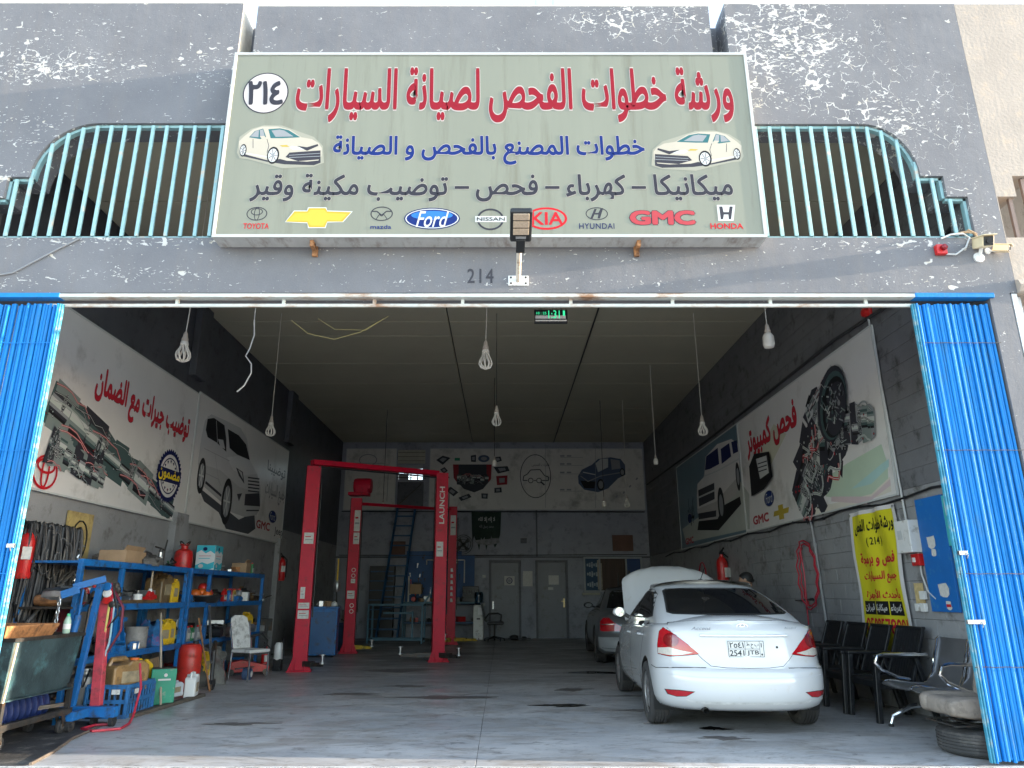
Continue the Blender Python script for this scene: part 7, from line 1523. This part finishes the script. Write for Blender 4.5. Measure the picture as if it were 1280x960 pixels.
scraps('engine_parts', 'steel pipes and parts behind the red barrel under the far rack', 'car parts', place(245,800,T3Z,-4.85), 12, (.35,.6), [STEEL,DSTEEL,BLKP], 32, .1,.28)
scraps('engine_parts', 'dark clutter on the floor below the near rack', 'car parts', (-4.95,9.6,0), 22, (.4,2.2), [DSTEEL,BLKP,RUST,BLKP], 39, .14,.38); scraps('engine_parts', 'dark clutter on the floor below the far rack', 'car parts', (-4.95,12.6,0), 22, (.4,2.6), [DSTEEL,BLKP,REDP,BLKP,BPAINT], 40, .14,.38)

# floor in front of the racks
mc = can_('tall dented milky grey can on the floor behind the red leaning post', (-4.72, 8.7, 0), .15, .40, mat('dented_aluminium_can', (.42,.41,.40), .5, metal=.3, var=.25, vs=10, bump=.5, bs=9), 'can', None, None, 'churn'); MB().lathe([(.15,.40),(.11,.43),(.11,.46),(.13,.47),(.13,.49)], n=20).build('neck', STEEL, mc, smooth=30)
cr = thing('plastic_crate', 'blue plastic crate holding a brown jerrycan on the floor', 'crate', (-4.30, 8.72, 0)); CRM = mat('blue_crate_plastic', (.03,.15,.36), .5, var=.2, vs=6, dirt=((.05,.05,.06), .25, 8)); W2, D2, H2 = .44, .62, .34; m = MB()
for s_ in (-1, 1):
    for z, h_ in ((.02,.04),(.17,.04),(.32,.045)): m.box((s_*W2/2,0,z), (.02,D2,h_)); m.box((0,s_*D2/2,z), (W2,.02,h_))
    for k in range(11): m.box((s_*W2/2, -D2/2+D2*k/10, .17), (.016,.022 if k not in (0,10) else .04,.30))
    for k in range(8): m.box((-W2/2+W2*k/7, s_*D2/2, .17), (.022 if k not in (0,7) else .04,.016,.30))
m.box((0,0,.012), (W2,D2,.02)); m.build('lattice_wall', CRM, cr, bev=.002); MB().box((W2/2+.011,-.12,.26), (.004,.09,.05)).box((-.08,-D2/2-.011,.27), (.09,.004,.05)).box((.1,-D2/2-.011,.27), (.09,.004,.05)).build('pale_grip', WPL, cr); MB().box((0,0,.14), (W2-.04,D2-.04,.22)).build('dark_contents', DSTEEL, cr)
jerrycan('big translucent brown jerrycan lying in the blue crate', (-4.30,8.70,.25), (.46,.30,.34), mat('amber_jerrycan', (.30,.18,.075), .3, var=.3, vs=5, dirt=((.08,.05,.03), .3, 6)), R(65), ORG)
gcn2 = thing('oil_tin', 'square green oil tin on the floor at the end of the wooden strip', 'oil tin', (-4.15, 9.42, .02), R(25)); MB().box((0,0,.20), (.28,.26,.40)).build('tin_body', mat('green_tin', (.01,.24,.14), .4, var=.15, vs=5, dirt=((.3,.3,.25), .15, 12)), gcn2, bev=.008); MB().box((0,0,.402), (.26,.24,.006)).build('tin_top', DSTEEL, gcn2); Art(Frame((0,-.131,0),(1,0,0),(0,0,1)), .001).ell(.02,.33,.02,.02,WHITE).poly([(-.06,.27),(.08,.27),(.08,.29),(-.06,.29)], WHITE).build('print', gcn2)
jerrycan('yellow jug standing in the clutter behind the green oil tin', (-4.45,9.42,.22), (.26,.15,.30), YELP, R(60)); MBX = box_thing('stand_box', 'dark box under the yellow jug behind the green tin', 'box', (-4.45,9.42,0), (.3,.3,.22), DSTEEL)
ws = thing('timber_strip', 'long dark timber strip on the floor along the rack', 'plank', (-4.0, 9.35, .0), R(-3)); MB().box((0,0,.02), (.09,1.7,.04)).build('board', mat('dark_wood', (.09,.075,.06), .8, var=.3, vs=8), ws, bev=.004)
wdb = thing('wooden_board', 'worn wooden board leaning before the red barrel', 'board', (-4.42, 9.95, 0), rot=(0,R(-14),R(12))); MB().box((0,0,.26), (.025,.50,.5)).build('board', mat('worn_wood', (.26,.18,.11), .8, var=.35, vs=6, stretch=(1,3,1)), wdb, bev=.006)
rbx = thing('red_barrel', 'red plastic barrel standing between the two blue racks', 'barrel', (-4.42, 10.8, 0)); MB().lathe([(.13,0),(.155,.03),(.16,.2),(.155,.22),(.16,.24),(.16,.42),(.155,.44),(.16,.46),(.155,.56),(.12,.61),(.08,.62),(.0,.62)], n=24).build('barrel_body', mat('red_plastic', (.50,.03,.02), .4, var=.15, vs=4, dirt=((.15,.03,.02), .2, 7)), rbx, smooth=35); MB().lathe([(.04,.61),(.04,.65),(.03,.655)], (.06,0,0), n=12).build('bung', BLKP, rbx)
jerrycan('white plastic canister standing at the end of the timber strip', (-4.02,9.98,0), (.22,.14,.32), mat('clean_white_plastic', (.68,.68,.66), .35, var=.05), R(100)); jerrycan('white plastic canister lying flat beside the standing one', (-4.12,9.62,.07), (.30,.14,.18), mat('bluish_white_plastic', (.5,.54,.58), .35, var=.1), R(80))
def stick(label, a, b, r_, m_, cat='rod', name='leaning_rod'): t = thing(name, label, cat, a); MB().tube([(0,0,0), Vector(b)-Vector(a)], r_, 8).build('shaft', m_, t); return t
stick('old broom handle leaning in front of the green oil tin', (-4.02,9.15,.0), (-4.50,9.9,1.05), .014, mat('pale_wood', (.42,.34,.25))); stick('rusty rod leaning against the gap between the racks', (-4.05,10.7,.0), (-4.52,11.2,.95), .013, RUST); stick('silver pipe leaning against the far rack under the black basin', (-4.15,10.9,.35), (-4.52,11.55,1.12), .018, STEEL)
dg = thing('engine_mount_bar', 'black steel jack handle leaning between red barrel and plastic bag', 'jack handle', (-4.1,10.85,0)); MB().tube([(0,0,.06),(-.05,.12,.5),(-.12,.3,.62)], .03, 8).build('bar', DSTEEL, dg, smooth=True); MB().lathe([(.07,-.03),(.07,.03)], (0,0,.07), 'X', 14).build('wheel', RUBBER, dg); MB().bar((.02,-.1,.05), (-.1,.35,.08), .06).build('foot', DSTEEL, dg)
jerrycan('small yellow bottle hanging low behind the jack handle', (-4.38,11.25,.14), (.18,.1,.34), YELP, R(80))
PB = mat('clear_plastic_bag', (.17,.165,.15), .18, var=.4, vs=6, bump=.8, bs=9, coat=.4)
sheet_heap('plastic_bag', 'big clear plastic bag of rubbish on the floor before the far rack', 'bag', (-4.52,11.75,0), (.28,.36,.3), .46, PB, 11); sheet_heap('plastic_bag', 'smaller smoky plastic bag left of the big one', 'bag', (-4.5,11.25,0), (.18,.22,.3), .38, mat('smoky_bag', (.12,.115,.10), .2, var=.4, vs=6, bump=.8, bs=9), 12)
rl2 = thing('hose_roll', 'small blue and white roll on the floor by the white chair', 'hose roll', (-4.02,12.1,.09)); MB().lathe([(.085,-.06),(.09,0),(.085,.06),(.03,.062),(.03,-.062),(.085,-.06)], (0,0,0), 'X', 20, caps=False).build('roll', mat('navy_roll', (.04,.07,.14), .5), rl2, smooth=35); MB().lathe([(.045,.0),(.045,.005)], (.066,0,0), 'X', 14).build('white_end', WPL, rl2)
# white metal chair
wc2 = thing('metal_chair', 'white padded metal chair turned toward the rack', 'chair', (-3.98,12.05,0), R(62)); CHW = mat('grubby_white_vinyl', (.68,.67,.65), .5, var=.1, vs=5, dirt=((.3,.28,.26), .25, 6))
MB().box((0,0,.44), (.42,.42,.05)).build('seat', CHW, wc2, bev=.02); m = MB(); m.prism([(-.17,.19,.47),(.17,.19,.47),(.20,.27,.72),(.16,.31,.93),(.08,.325,.97),(-.08,.325,.97),(-.16,.31,.93),(-.20,.27,.72)], (0,.035,.0)); m.build('backrest', CHW, wc2, bev=.012)
for s_ in (-1, 1): MB().tube([(s_*.2,-.19,0),(s_*.19,-.19,.41)], .013, 8).build('leg', CHROME, wc2); MB().tube([(s_*.2,.23,0),(s_*.19,.2,.45),(s_*.19,.3,.85)], .013, 8).build('leg', CHROME, wc2); MB().tube([(s_*.19,-.19,.42),(s_*.19,.2,.42)], .012, 8).build('side_rail', CHROME, wc2)
MB().tube([(-.19,-.19,.40),(.19,-.19,.40)], .012, 8).tube([(-.19,.1,.18),(.19,.1,.18)], .01, 8).build('cross_rail', CHROME, wc2)
MB().tube([(.19,-.1,.46),(.21,-.12,.58),(.2,.0,.68),(.19,.22,.64)], .02, 8).build('armrest', BLKP, wc2, smooth=True)
rj = thing('trolley_jack', 'low red trolley jack on the floor behind the white chair', 'jack', (-4.3,12.9,0), R(20)); MB().prism([(-.3,-.12,.05),(.35,-.12,.05),(.35,-.12,.14),(-.1,-.12,.24),(-.3,-.12,.2)], (0,.24,0)).build('chassis', REDP, rj, bev=.01); MB().lathe([(.05,-.15),(.05,.15)], (.3,0,.05), 'Y', 14).lathe([(.05,-.15),(.05,.15)], (-.25,0,.05), 'Y', 14).build('roller', DSTEEL, rj)
extinguisher('small red cylinder on the floor left of the front lift post', (-4.2,13.5,0), .75)
wm = thing('grease_pump', 'white and black grease pump beside the front lift post', 'pump', (-3.98,13.55,0)); MB().lathe([(.07,.18),(.08,.2),(.08,.42),(.05,.47)], n=16).build('reservoir', WPL, wm, smooth=35); MB().box((0,0,.1), (.14,.14,.2)).build('motor', BLKP, wm, bev=.01); MB().tube([(0,0,.45),(.1,-.1,.55),(.12,-.12,.2),(.05,-.1,.02)], .01, 6).build('hose', BLKP, wm)
# tool cart between the lifts
tc = thing('tool_cabinet', 'blue steel tool cabinet standing behind the front lift post', 'cabinet', (-4.05,16.6,0), R(8)); MB().box((0,0,.52), (.85,.6,.96)).build('cabinet_body', BPAINT, tc, bev=.01); MB().box((0,-.305,.5), (.78,.012,.85)).build('door', mat('dull_blue_door', (.01,.10,.28), .4, var=.2, dirt=((.03,.04,.06), .25, 6)), tc, bev=.003); MB().box((0,0,1.02), (.9,.64,.04)).build('top', BPAINT, tc)
for x in (-.35,.35): MB().lathe([(.045,-.02),(.045,.02)], (x,-.22,.045), 'X', 12).build('castor', RUBBER, tc)
scraps('tool_heap', 'tools lying on the blue tool cabinet', 'tools', (-4.05,16.6,1.04), 9, (.6,.4), [STEEL,CARD,DSTEEL,WPL], 33, .06,.16, part='tool')
dw = thing('parts_washer', 'low dark blue bin by the left wall beyond the tool cabinet', 'bin', (-4.2,18.6,0)); MB().box((0,0,.3), (.8,.7,.6), None, 1.08).build('bin_body', BLUED, dw, bev=.01); MB().box((0,0,.62), (.9,.8,.04)).build('rim', BLUED, dw)
scraps('black_junk', 'dark parts piled on the blue bin beside the rear lift post', 'car parts', (-4.2,18.6,.64), 22, (.7,.6), [BLKP,DSTEEL,STEEL,BLKP,RUST], 34, .12,.36)
gb = thing('gas_torch_set', 'silver regulator set hanging beside the rear lift post', 'regulator', (-3.85,17.3,1.35)); MB().lathe([(.05,0),(.08,.05),(.08,.2),(.05,.26)], n=14).build('gauge_body', STEEL, gb, smooth=35); MB().tube([(0,0,0),(.02,0,-.5),(-.1,0,-.9)], .02, 6).build('hose', BLKP, gb); MB().bar((0,0,.24), (0,0,.75), .03).build('bracket', YELP, gb)

# engine hoist, leaning red post, skip trolley
HB = mat('bright_blue_hoist', (.008,.12,.36), .5, var=.2, vs=5, dirt=((.04,.05,.07), .2, 8))
eh = thing('engine_hoist', 'blue engine hoist with a chain hanging from its boom beside the skip', 'engine hoist', (-4.42, 7.85, 0))
MB().bar((.0,.12,.12), (.12,.10,1.40), .055, .055, up=(0,1,0)).build('mast', HB, eh, bev=.004); MB().bar((.17,.10,1.45), (-.10,-.02,1.36), .05, .07).build('boom', HB, eh, bev=.004); MB().bar((-.04,.0,1.34), (-.19,-.06,1.28), .05, .08).build('boom_extension', HB, eh, bev=.004)
m = MB(); m.tube([(-.06,.04,.88),(-.03,.04,1.08)], .035, 10); m.tube([(-.03,.04,1.05),(-.01,.02,1.34)], .012, 8); m.build('hydraulic_ram', HB, eh, smooth=True)
for s_ in (-1, 1): MB().bar((s_*.20,-.25,.14), (s_*.18,.35,.14), .07, .08).build('leg', HB, eh, bev=.004)
MB().bar((-.25,.1,.14), (.48,.1,.14), .09, .10).build('base_beam', HB, eh, bev=.004)
for x, y in ((.45,.1),(-.2,-.22),(.2,-.22)): MB().lathe([(.055,-.02),(.055,.02)], (x,y,.055), 'X', 14).lathe([(.02,-.03),(.02,.03)], (x,y,.055), 'X', 8).build('castor', RUBBER, eh)
m = MB()
for k in range(6):
    z = 1.24-k*.042; pts = [(-.19+(.014*math.cos(a) if k % 2 else 0), -.07+(0 if k % 2 else .014*math.cos(a)), z+.028*math.sin(a)) for a in [2*math.pi*q/10 for q in range(11)]]; m.tube(pts, .006, 5, caps=False)
m.build('chain', STEEL, eh); MB().tube([(-.19,-.07,1.00),(-.19,-.05,.97),(-.19,-.04,.945),(-.19,-.07,.925),(-.19,-.10,.945)], .009, 8).build('hook', STEEL, eh, smooth=True)
rp = thing('leaning_red_post', 'scratched red steel post leaning upright, crowned with a tangle of hoses', 'post', (-4.22, 8.08, 0)); RPM = mat('scratched_pink_red', (.50,.06,.08), .5, var=.2, vs=6, dirt=((.10,.05,.05), .3, 7))
MB().bar((0,0,.12), (-.12,.10,1.22), .10, .08, up=(0,1,0)).build('post', RPM, rp, bev=.004); MB().box((.0,-.0,.12), (.15,.12,.12)).build('foot_socket', DSTEEL, rp, bev=.004); MB().lathe([(.045,-.018),(.045,.018)], (.02,-.05,.045), 'X', 14).build('castor', RUBBER, rp)
m = MB(); rnd = random.Random(17); T0 = Vector((-.12,.1,1.25))
for k in range(16): m.lathe([(.02,0),(.035,.01),(.03,.05),(.012,.07)], T0+Vector((rnd.uniform(-.12,.12), rnd.uniform(-.1,.1), rnd.uniform(-.08,.14))), rnd.choice('XYZ'), 10)
m.build('valve_block', DSTEEL, rp, smooth=35)
for k, (mm, r_) in enumerate(((BLKP,.014),(HOSR,.012),(BLKP,.012),(mat('yellow_hose', (.6,.5,.15), .5),.012),(mat('pale_blue_hose', (.3,.45,.5), .5),.010),(mat('maroon_hose', (.14,.015,.03), .5),.014),(BLKP,.01))):
    dx = (-.10,.08,.12,.05,.09,.16,-.16)[k]; L = (.9,.35,.3,.62,.75,.55,.5)[k]
    MB().tube([T0+Vector((-dx*.3,0,.05)), T0+Vector((dx*.6,-.03,.17-.02*k)), T0+Vector((dx*1.4,-.05,-.1)), T0+Vector((dx*1.5,-.06,-L*.6)), T0+Vector((dx*.8,-.05,-L)), T0+Vector((dx*.3,-.05,-L*.8))], r_, 6).build('hose', mm, rp, smooth=True)
for k, c in enumerate((RED, WPL, BLUE)): MB().lathe([(.04,0),(.045,.01),(.045,.03),(.0,.032)], T0+Vector((.05,-.09-.02*k,-.02+.07*k)), 'Y', 16).build('gauge', (REDP, WPL, BPAINT)[k], rp)
tag(MB().tube([(-4.05,8.55,.55),(-3.98,8.5,.30),(-3.93,8.3,.05),(-3.82,8.0,.02),(-3.78,7.75,.014),(-3.98,7.62,.014),(-4.16,7.75,.014),(-4.14,7.95,.014),(-4.02,8.0,.014)], .013, 8).build('air_hose', HOSR, smooth=True), 'red air hose looping on the floor before the blue crate', 'hose')
SKM = mat('oily_petrol_blue_steel', (.045,.075,.085), .42, metal=.35, var=.45, vs=3, dirt=((.10,.22,.24), .3, 4), bump=.25)
sk2 = thing('skip_trolley', 'greasy blue black steel skip on a wheeled frame at the left shutter', 'skip', (-4.60, 7.05, 0))
m = MB(); xa, xb, ya, yb_ = .38, -.50, -.48, .56
for P in ([(xa,ya,.90),(xa,yb_,.90),(xa-.06,yb_,.42),(xa-.02,ya,.40)], [(xa,ya,.90),(xb,ya,.90),(xb,ya,.40),(xa-.02,ya,.40)], [(xa,yb_,.90),(xb,yb_,.92),(xb,yb_,.42),(xa-.06,yb_,.42)]):
    nrm = (Vector(P[1])-Vector(P[0])).cross(Vector(P[2])-Vector(P[0])).normalized(); m.prism(P, nrm*.012)
m.prism([(xb,ya,1.28),(xb,yb_,.95),(xb,yb_,.42),(xb,ya,.40)], (.012,0,0)); m.box(((xa+xb)/2,.04,.41), (abs(xa-xb),1.02,.012)); m.build('hopper', SKM, sk2)
m = MB(); m.bar((xa,ya-.02,.905), (xa,yb_+.03,.905), .03, .03); m.bar((xa,ya,.905), (xb,ya,.905), .03, .03); m.bar((xa,yb_,.905), (xb,yb_,.925), .03, .03); m.build('rim', DSTEEL, sk2)
MB().bar((xa+.006,ya+.02,.88), (xa-.02,ya,.40), .03, .02).build('worn_corner', mat('worn_cream_edge', (.5,.42,.3), .6, var=.3, vs=10), sk2)
m = MB()
for z in (.20,): m.bar((xa-.02,ya,z), (xa-.02,yb_,z), .05, .05); m.bar((xb,ya,z), (xb,yb_,z), .05, .05); m.bar((xa,ya,z), (xb,ya,z), .05, .05); m.bar((xa,yb_,z), (xb,yb_,z), .05, .05)
m.bar((xa-.03,yb_-.02,.2), (xa-.03,yb_-.02,.45), .04); m.bar((xa-.03,ya+.02,.2), (xa-.03,ya+.02,.42), .04); m.bar((xb,ya,.2), (xa-.05,yb_,.26), .035); m.build('wheeled_frame', DSTEEL, sk2)
for x, y in ((xa-.06,ya+.05),(xa-.06,yb_-.08),(xb+.05,ya+.05),(xb+.05,yb_-.08)):
    MB().lathe([(.06,-.022),(.068,-.012),(.068,.012),(.06,.022)], (x+.01,y+.03,.068), 'X', 18).build('castor_wheel', RUBBER, sk2, smooth=30); MB().lathe([(.03,-.026),(.03,.026)], (x+.01,y+.03,.068), 'X', 12).build('castor_hub', STEEL, sk2); m = MB(); m.box((x+.01,y,.17), (.09,.09,.012)); m.prism([(x-.022,y-.03,.165),(x-.022,y+.03,.165),(x-.022,y+.045,.07),(x-.022,y+.02,.06)], (.004,0,0)); m.prism([(x+.038,y-.03,.165),(x+.038,y+.03,.165),(x+.038,y+.045,.07),(x+.038,y+.02,.06)], (.004,0,0)); m.build('castor_fork', DSTEEL, sk2)
drm = thing('blue_drum', 'ribbed dark blue plastic drum lying under the skip', 'drum', (-4.62, 7.08, .24)); m = MB(); P = [(.0,-.46),(.12,-.46)]
for k in range(11): z = -.44+.088*k; P += [(.155,z),(.165,z+.02),(.155,z+.06)]
P += [(.12,.47),(.0,.47)]; m.lathe(P, (.05,0,.02), 'Y', 24, caps=False); m.build('drum_body', mat('deep_blue_plastic', (.012,.025,.10), .4, var=.2), drm, smooth=35)
tr = thing('rusty_tray', 'rusty orange steel tray resting across the top of the skip', 'tray', (-4.62, 7.0, .885)); m = MB(); o_ = [(-.34,-.42),(.30,-.42),(.30,.36),(-.34,.36)]; i_ = [(a*.86, b*.88) for a, b in o_]
for k in range(4): a, b, c, d = o_[k], o_[(k+1) % 4], i_[(k+1) % 4], i_[k]; m.add([(a[0],a[1],.12),(b[0],b[1],.12),(c[0],c[1],.01),(d[0],d[1],.01),(a[0],a[1],.135),(b[0],b[1],.135),(c[0]*.97,c[1]*.97,.02),(d[0]*.97,d[1]*.97,.02)], [(0,1,2,3),(4,7,6,5),(0,4,5,1),(3,2,6,7)])
m.add([(x, y, .012) for x, y in i_], [(0,1,2,3)]); m.build('pan', RUST, tr)
wbt = thing('spray_bottle', 'small clear green bottle at the far corner of the skip', 'bottle', (-4.30, 7.45, .92)); MB().lathe([(.03,0),(.034,.01),(.034,.11),(.02,.15),(.014,.16)], n=16).build('bottle_body', mat('green_clear_plastic', (.35,.5,.40), .15, var=.1), wbt, smooth=40); MB().lathe([(.016,.16),(.016,.185)], n=12).build('cap', mat('green_cap', (.05,.4,.2), .4), wbt); MB().lathe([(.0345,.04),(.0345,.09)], n=16, caps=False).build('label_band', WPL, wbt)
# bundle of black belts and hoses on the wall
HOSEB = mat('scuffed_hose', (.030,.030,.032), .5, var=.4, vs=12)
bl = thing('hose_bundle', 'big bundle of black rubber hoses and belts hung on the left wall', 'hoses', (XL+.04, 8.35, 2.0)); rnd = random.Random(31)
MB().bar((.02,-.5,.03), (.02,.6,.0), .03).build('hook_bar', DSTEEL, bl)
for k in range(56):
    y = -.38+.92*k/56+rnd.uniform(-.02,.02); L = rnd.uniform(.9,1.35)*(1 if k < 24 else .85); w2 = rnd.uniform(.03,.08); xo = rnd.uniform(.03,.16); r_ = rnd.uniform(.011,.021)
    MB().tube([(xo, y-w2*.4, -.05-L*.5), (xo+.01, y-w2*.5, -.1), (xo, y-w2*.3, .03), (xo, y, .055), (xo+.01, y+w2*.4, .02), (xo+.03, y+w2*.6, -.15), (xo+.02, y+w2+rnd.uniform(-.06,.06), -L*.6), (xo, y+rnd.uniform(-.04,.04), -L), (xo-.01, y-w2*.6, -L*.85), (xo, y-w2*.4, -.05-L*.5)], r_, 6).build('rubber_hose', rnd.choice([HOSEB, BLKP, HOSEB]), bl, smooth=True)
for k in range(4): a = rnd.uniform(0,1); MB().tube([(.17+.02*k, -.22+.1*k+(.16+.05*a)*math.sin(t), -.22-.05*k+.2*math.cos(t)+.05*math.sin(3*t)) for t in [2*math.pi*q/16*(.6+.1*k) for q in range(17)]], .008, 6).build('thin_cable', rnd.choice([BLKP, mat('grey_cable', (.12,.12,.12), .5)]), bl, smooth=True)
m = MB()
for k in range(9): z = -.1-.09*k; m.tube([(.16,.45+.03*math.sin(k),z),(.18,.50+.04*math.cos(k*2),z-.05),(.16,.42+.05*math.sin(k*2),z-.10)], .012, 6)
m.build('bright_fitting', STEEL, bl, smooth=True)
yb3 = thing('pegboard', 'yellowed tool panel on the left wall behind the near rack', 'board', (XL+.02, 9.05, 1.3)); MB().box((.008,0,.48), (.02,.55,.98)).build('panel', mat('yellowed_board', (.44,.33,.13), .7, var=.2, vs=4, dirt=((.2,.14,.06), .3, 5)), yb3)
MB().tube([(.03,.0+.17*math.sin(t),.62+.25*math.cos(t)) for t in [math.pi*(-.9+1.9*q/14) for q in range(15)]], .009, 6).build('wire_loop', BLKP, yb3); m = MB(); m.bar((.05,-.18,.45), (.05,-.05,.62), .02); m.bar((.05,-.05,.62), (.05,-.16,.30), .02); m.bar((.05,-.16,.30), (.05,.02,.22), .02); m.build('angle_bracket', DSTEEL, yb3); clutter(yb3, 6, (.02,.05,-.22,-.05,.1), [STEEL, DSTEEL], 35, .03,.07, 'tool')
stick('slanting grey bar stuck through the black hose bundle', (XL+.25, 8.0, 1.0), (XL+.22, 8.75, 1.55), .018, mat('grey_cable', (.12,.12,.12))); 
rbar = thing('red_board', 'narrow dark red panel standing behind the blue hoist mast', 'panel', (-4.85, 8.35, .6)); MB().box((0,0,.35), (.03,.22,.75), Matrix.Rotation(.15,3,'X')).build('panel', mat('dark_red_panel', (.16,.02,.025), .5, var=.2), rbar)

# fuller shelves
for i, (a_, z_, n_, w2, mt) in enumerate([((-4.95,8.5),T2Z,16,.8,[DSTEEL,BLKP,RUST,STEEL]), ((-5.0,9.9),T2Z,10,.6,[DSTEEL,BLKP,STEEL]), ((-4.95,8.7),T3Z,12,1.0,[DSTEEL,BPAINT,BLKP]), ((-5.0,10.1),T3Z,10,.8,[BLKP,DSTEEL,WPL]), ((-4.95,11.6),T2Z,10,1.0,[BLKP,DSTEEL,BPAINT,CARD]), ((-4.95,13.2),T2Z,12,1.4,[BLKP,CARD,DSTEEL]), ((-5.0,11.6),T3Z,14,1.0,[STEEL,DSTEEL,BLKP]), ((-5.0,13.4),T3Z,12,1.0,[BLKP,STEEL,DSTEEL])]):
    scraps('parts_heap', ('heap of dark parts filling the back of the near rack middle shelf, left half','heap of parts at the back of the near rack middle shelf, right half','heap of parts at the back of the near rack lowest shelf, left half','dark heap behind the yellow jugs on the lowest shelf','parts behind the black basin on the far rack middle shelf','parts at the back of the far rack middle shelf, far half','silvery parts at the back of the far rack lowest shelf, near half','dark parts at the back of the far rack lowest shelf, far half')[i], 'car parts', (a_[0], a_[1], z_), n_, (.35, w2), mt, 60+i, .12, .30)

def oil_bottle(label, loc, m_, rz=0):
    t = thing('oil_bottle', label, 'bottle', loc, rz, 'small oil bottles on the racks'); MB().prism([(-.05,-.03,0),(.05,-.03,0),(.05,-.03,.15),(.02,-.03,.20),(-.02,-.03,.20),(-.05,-.03,.16)], (0,.06,0)).build('bottle_body', m_, t, bev=.012); MB().lathe([(.016,.20),(.018,.225)], n=10).build('cap', REDP, t); MB().box((0,-.032,.085), (.075,.004,.08)).build('label_patch', STICK, t); return t
rnd = random.Random(91); ms = [WPL, mat('bottle_gold', (.35,.25,.06), .4), BPAINT, REDP, mat('bottle_grey', (.25,.26,.27), .4), mat('bottle_green', (.03,.2,.08), .4)]
NMB = ['white', 'dull gold', 'blue', 'red', 'grey', 'green']; ORDN = ['first', 'second', 'third', 'fourth', 'fifth', 'sixth', 'seventh']
for lab, y0, z0, n_, x0 in (('near rack middle shelf', 8.25, T2Z, 6, -4.76), ('far rack lowest shelf', 11.25, T3Z, 6, -4.72), ('far rack middle shelf', 12.55, T2Z, 7, -4.68), ('top of the far rack', 13.55, T1Z, 4, -4.75)):
    for k in range(n_): q = rnd.randrange(6); oil_bottle('%s oil bottle, %s from left, %s' % (NMB[q], ORDN[k], lab), (x0+rnd.uniform(-.05,.05), y0+.125*k+rnd.uniform(-.02,.02), z0), ms[q], R(90)+rnd.uniform(-.4,.4))
sheet_heap('work_rags', 'grey greasy rag heap hanging off the near rack top by the cables', 'rags', (-4.66, 9.75, T1Z), (.12,.3,.2), .12, mat('greasy_rag', (.12,.11,.10), .9, var=.4, vs=9, bump=.5, bs=20), 44)
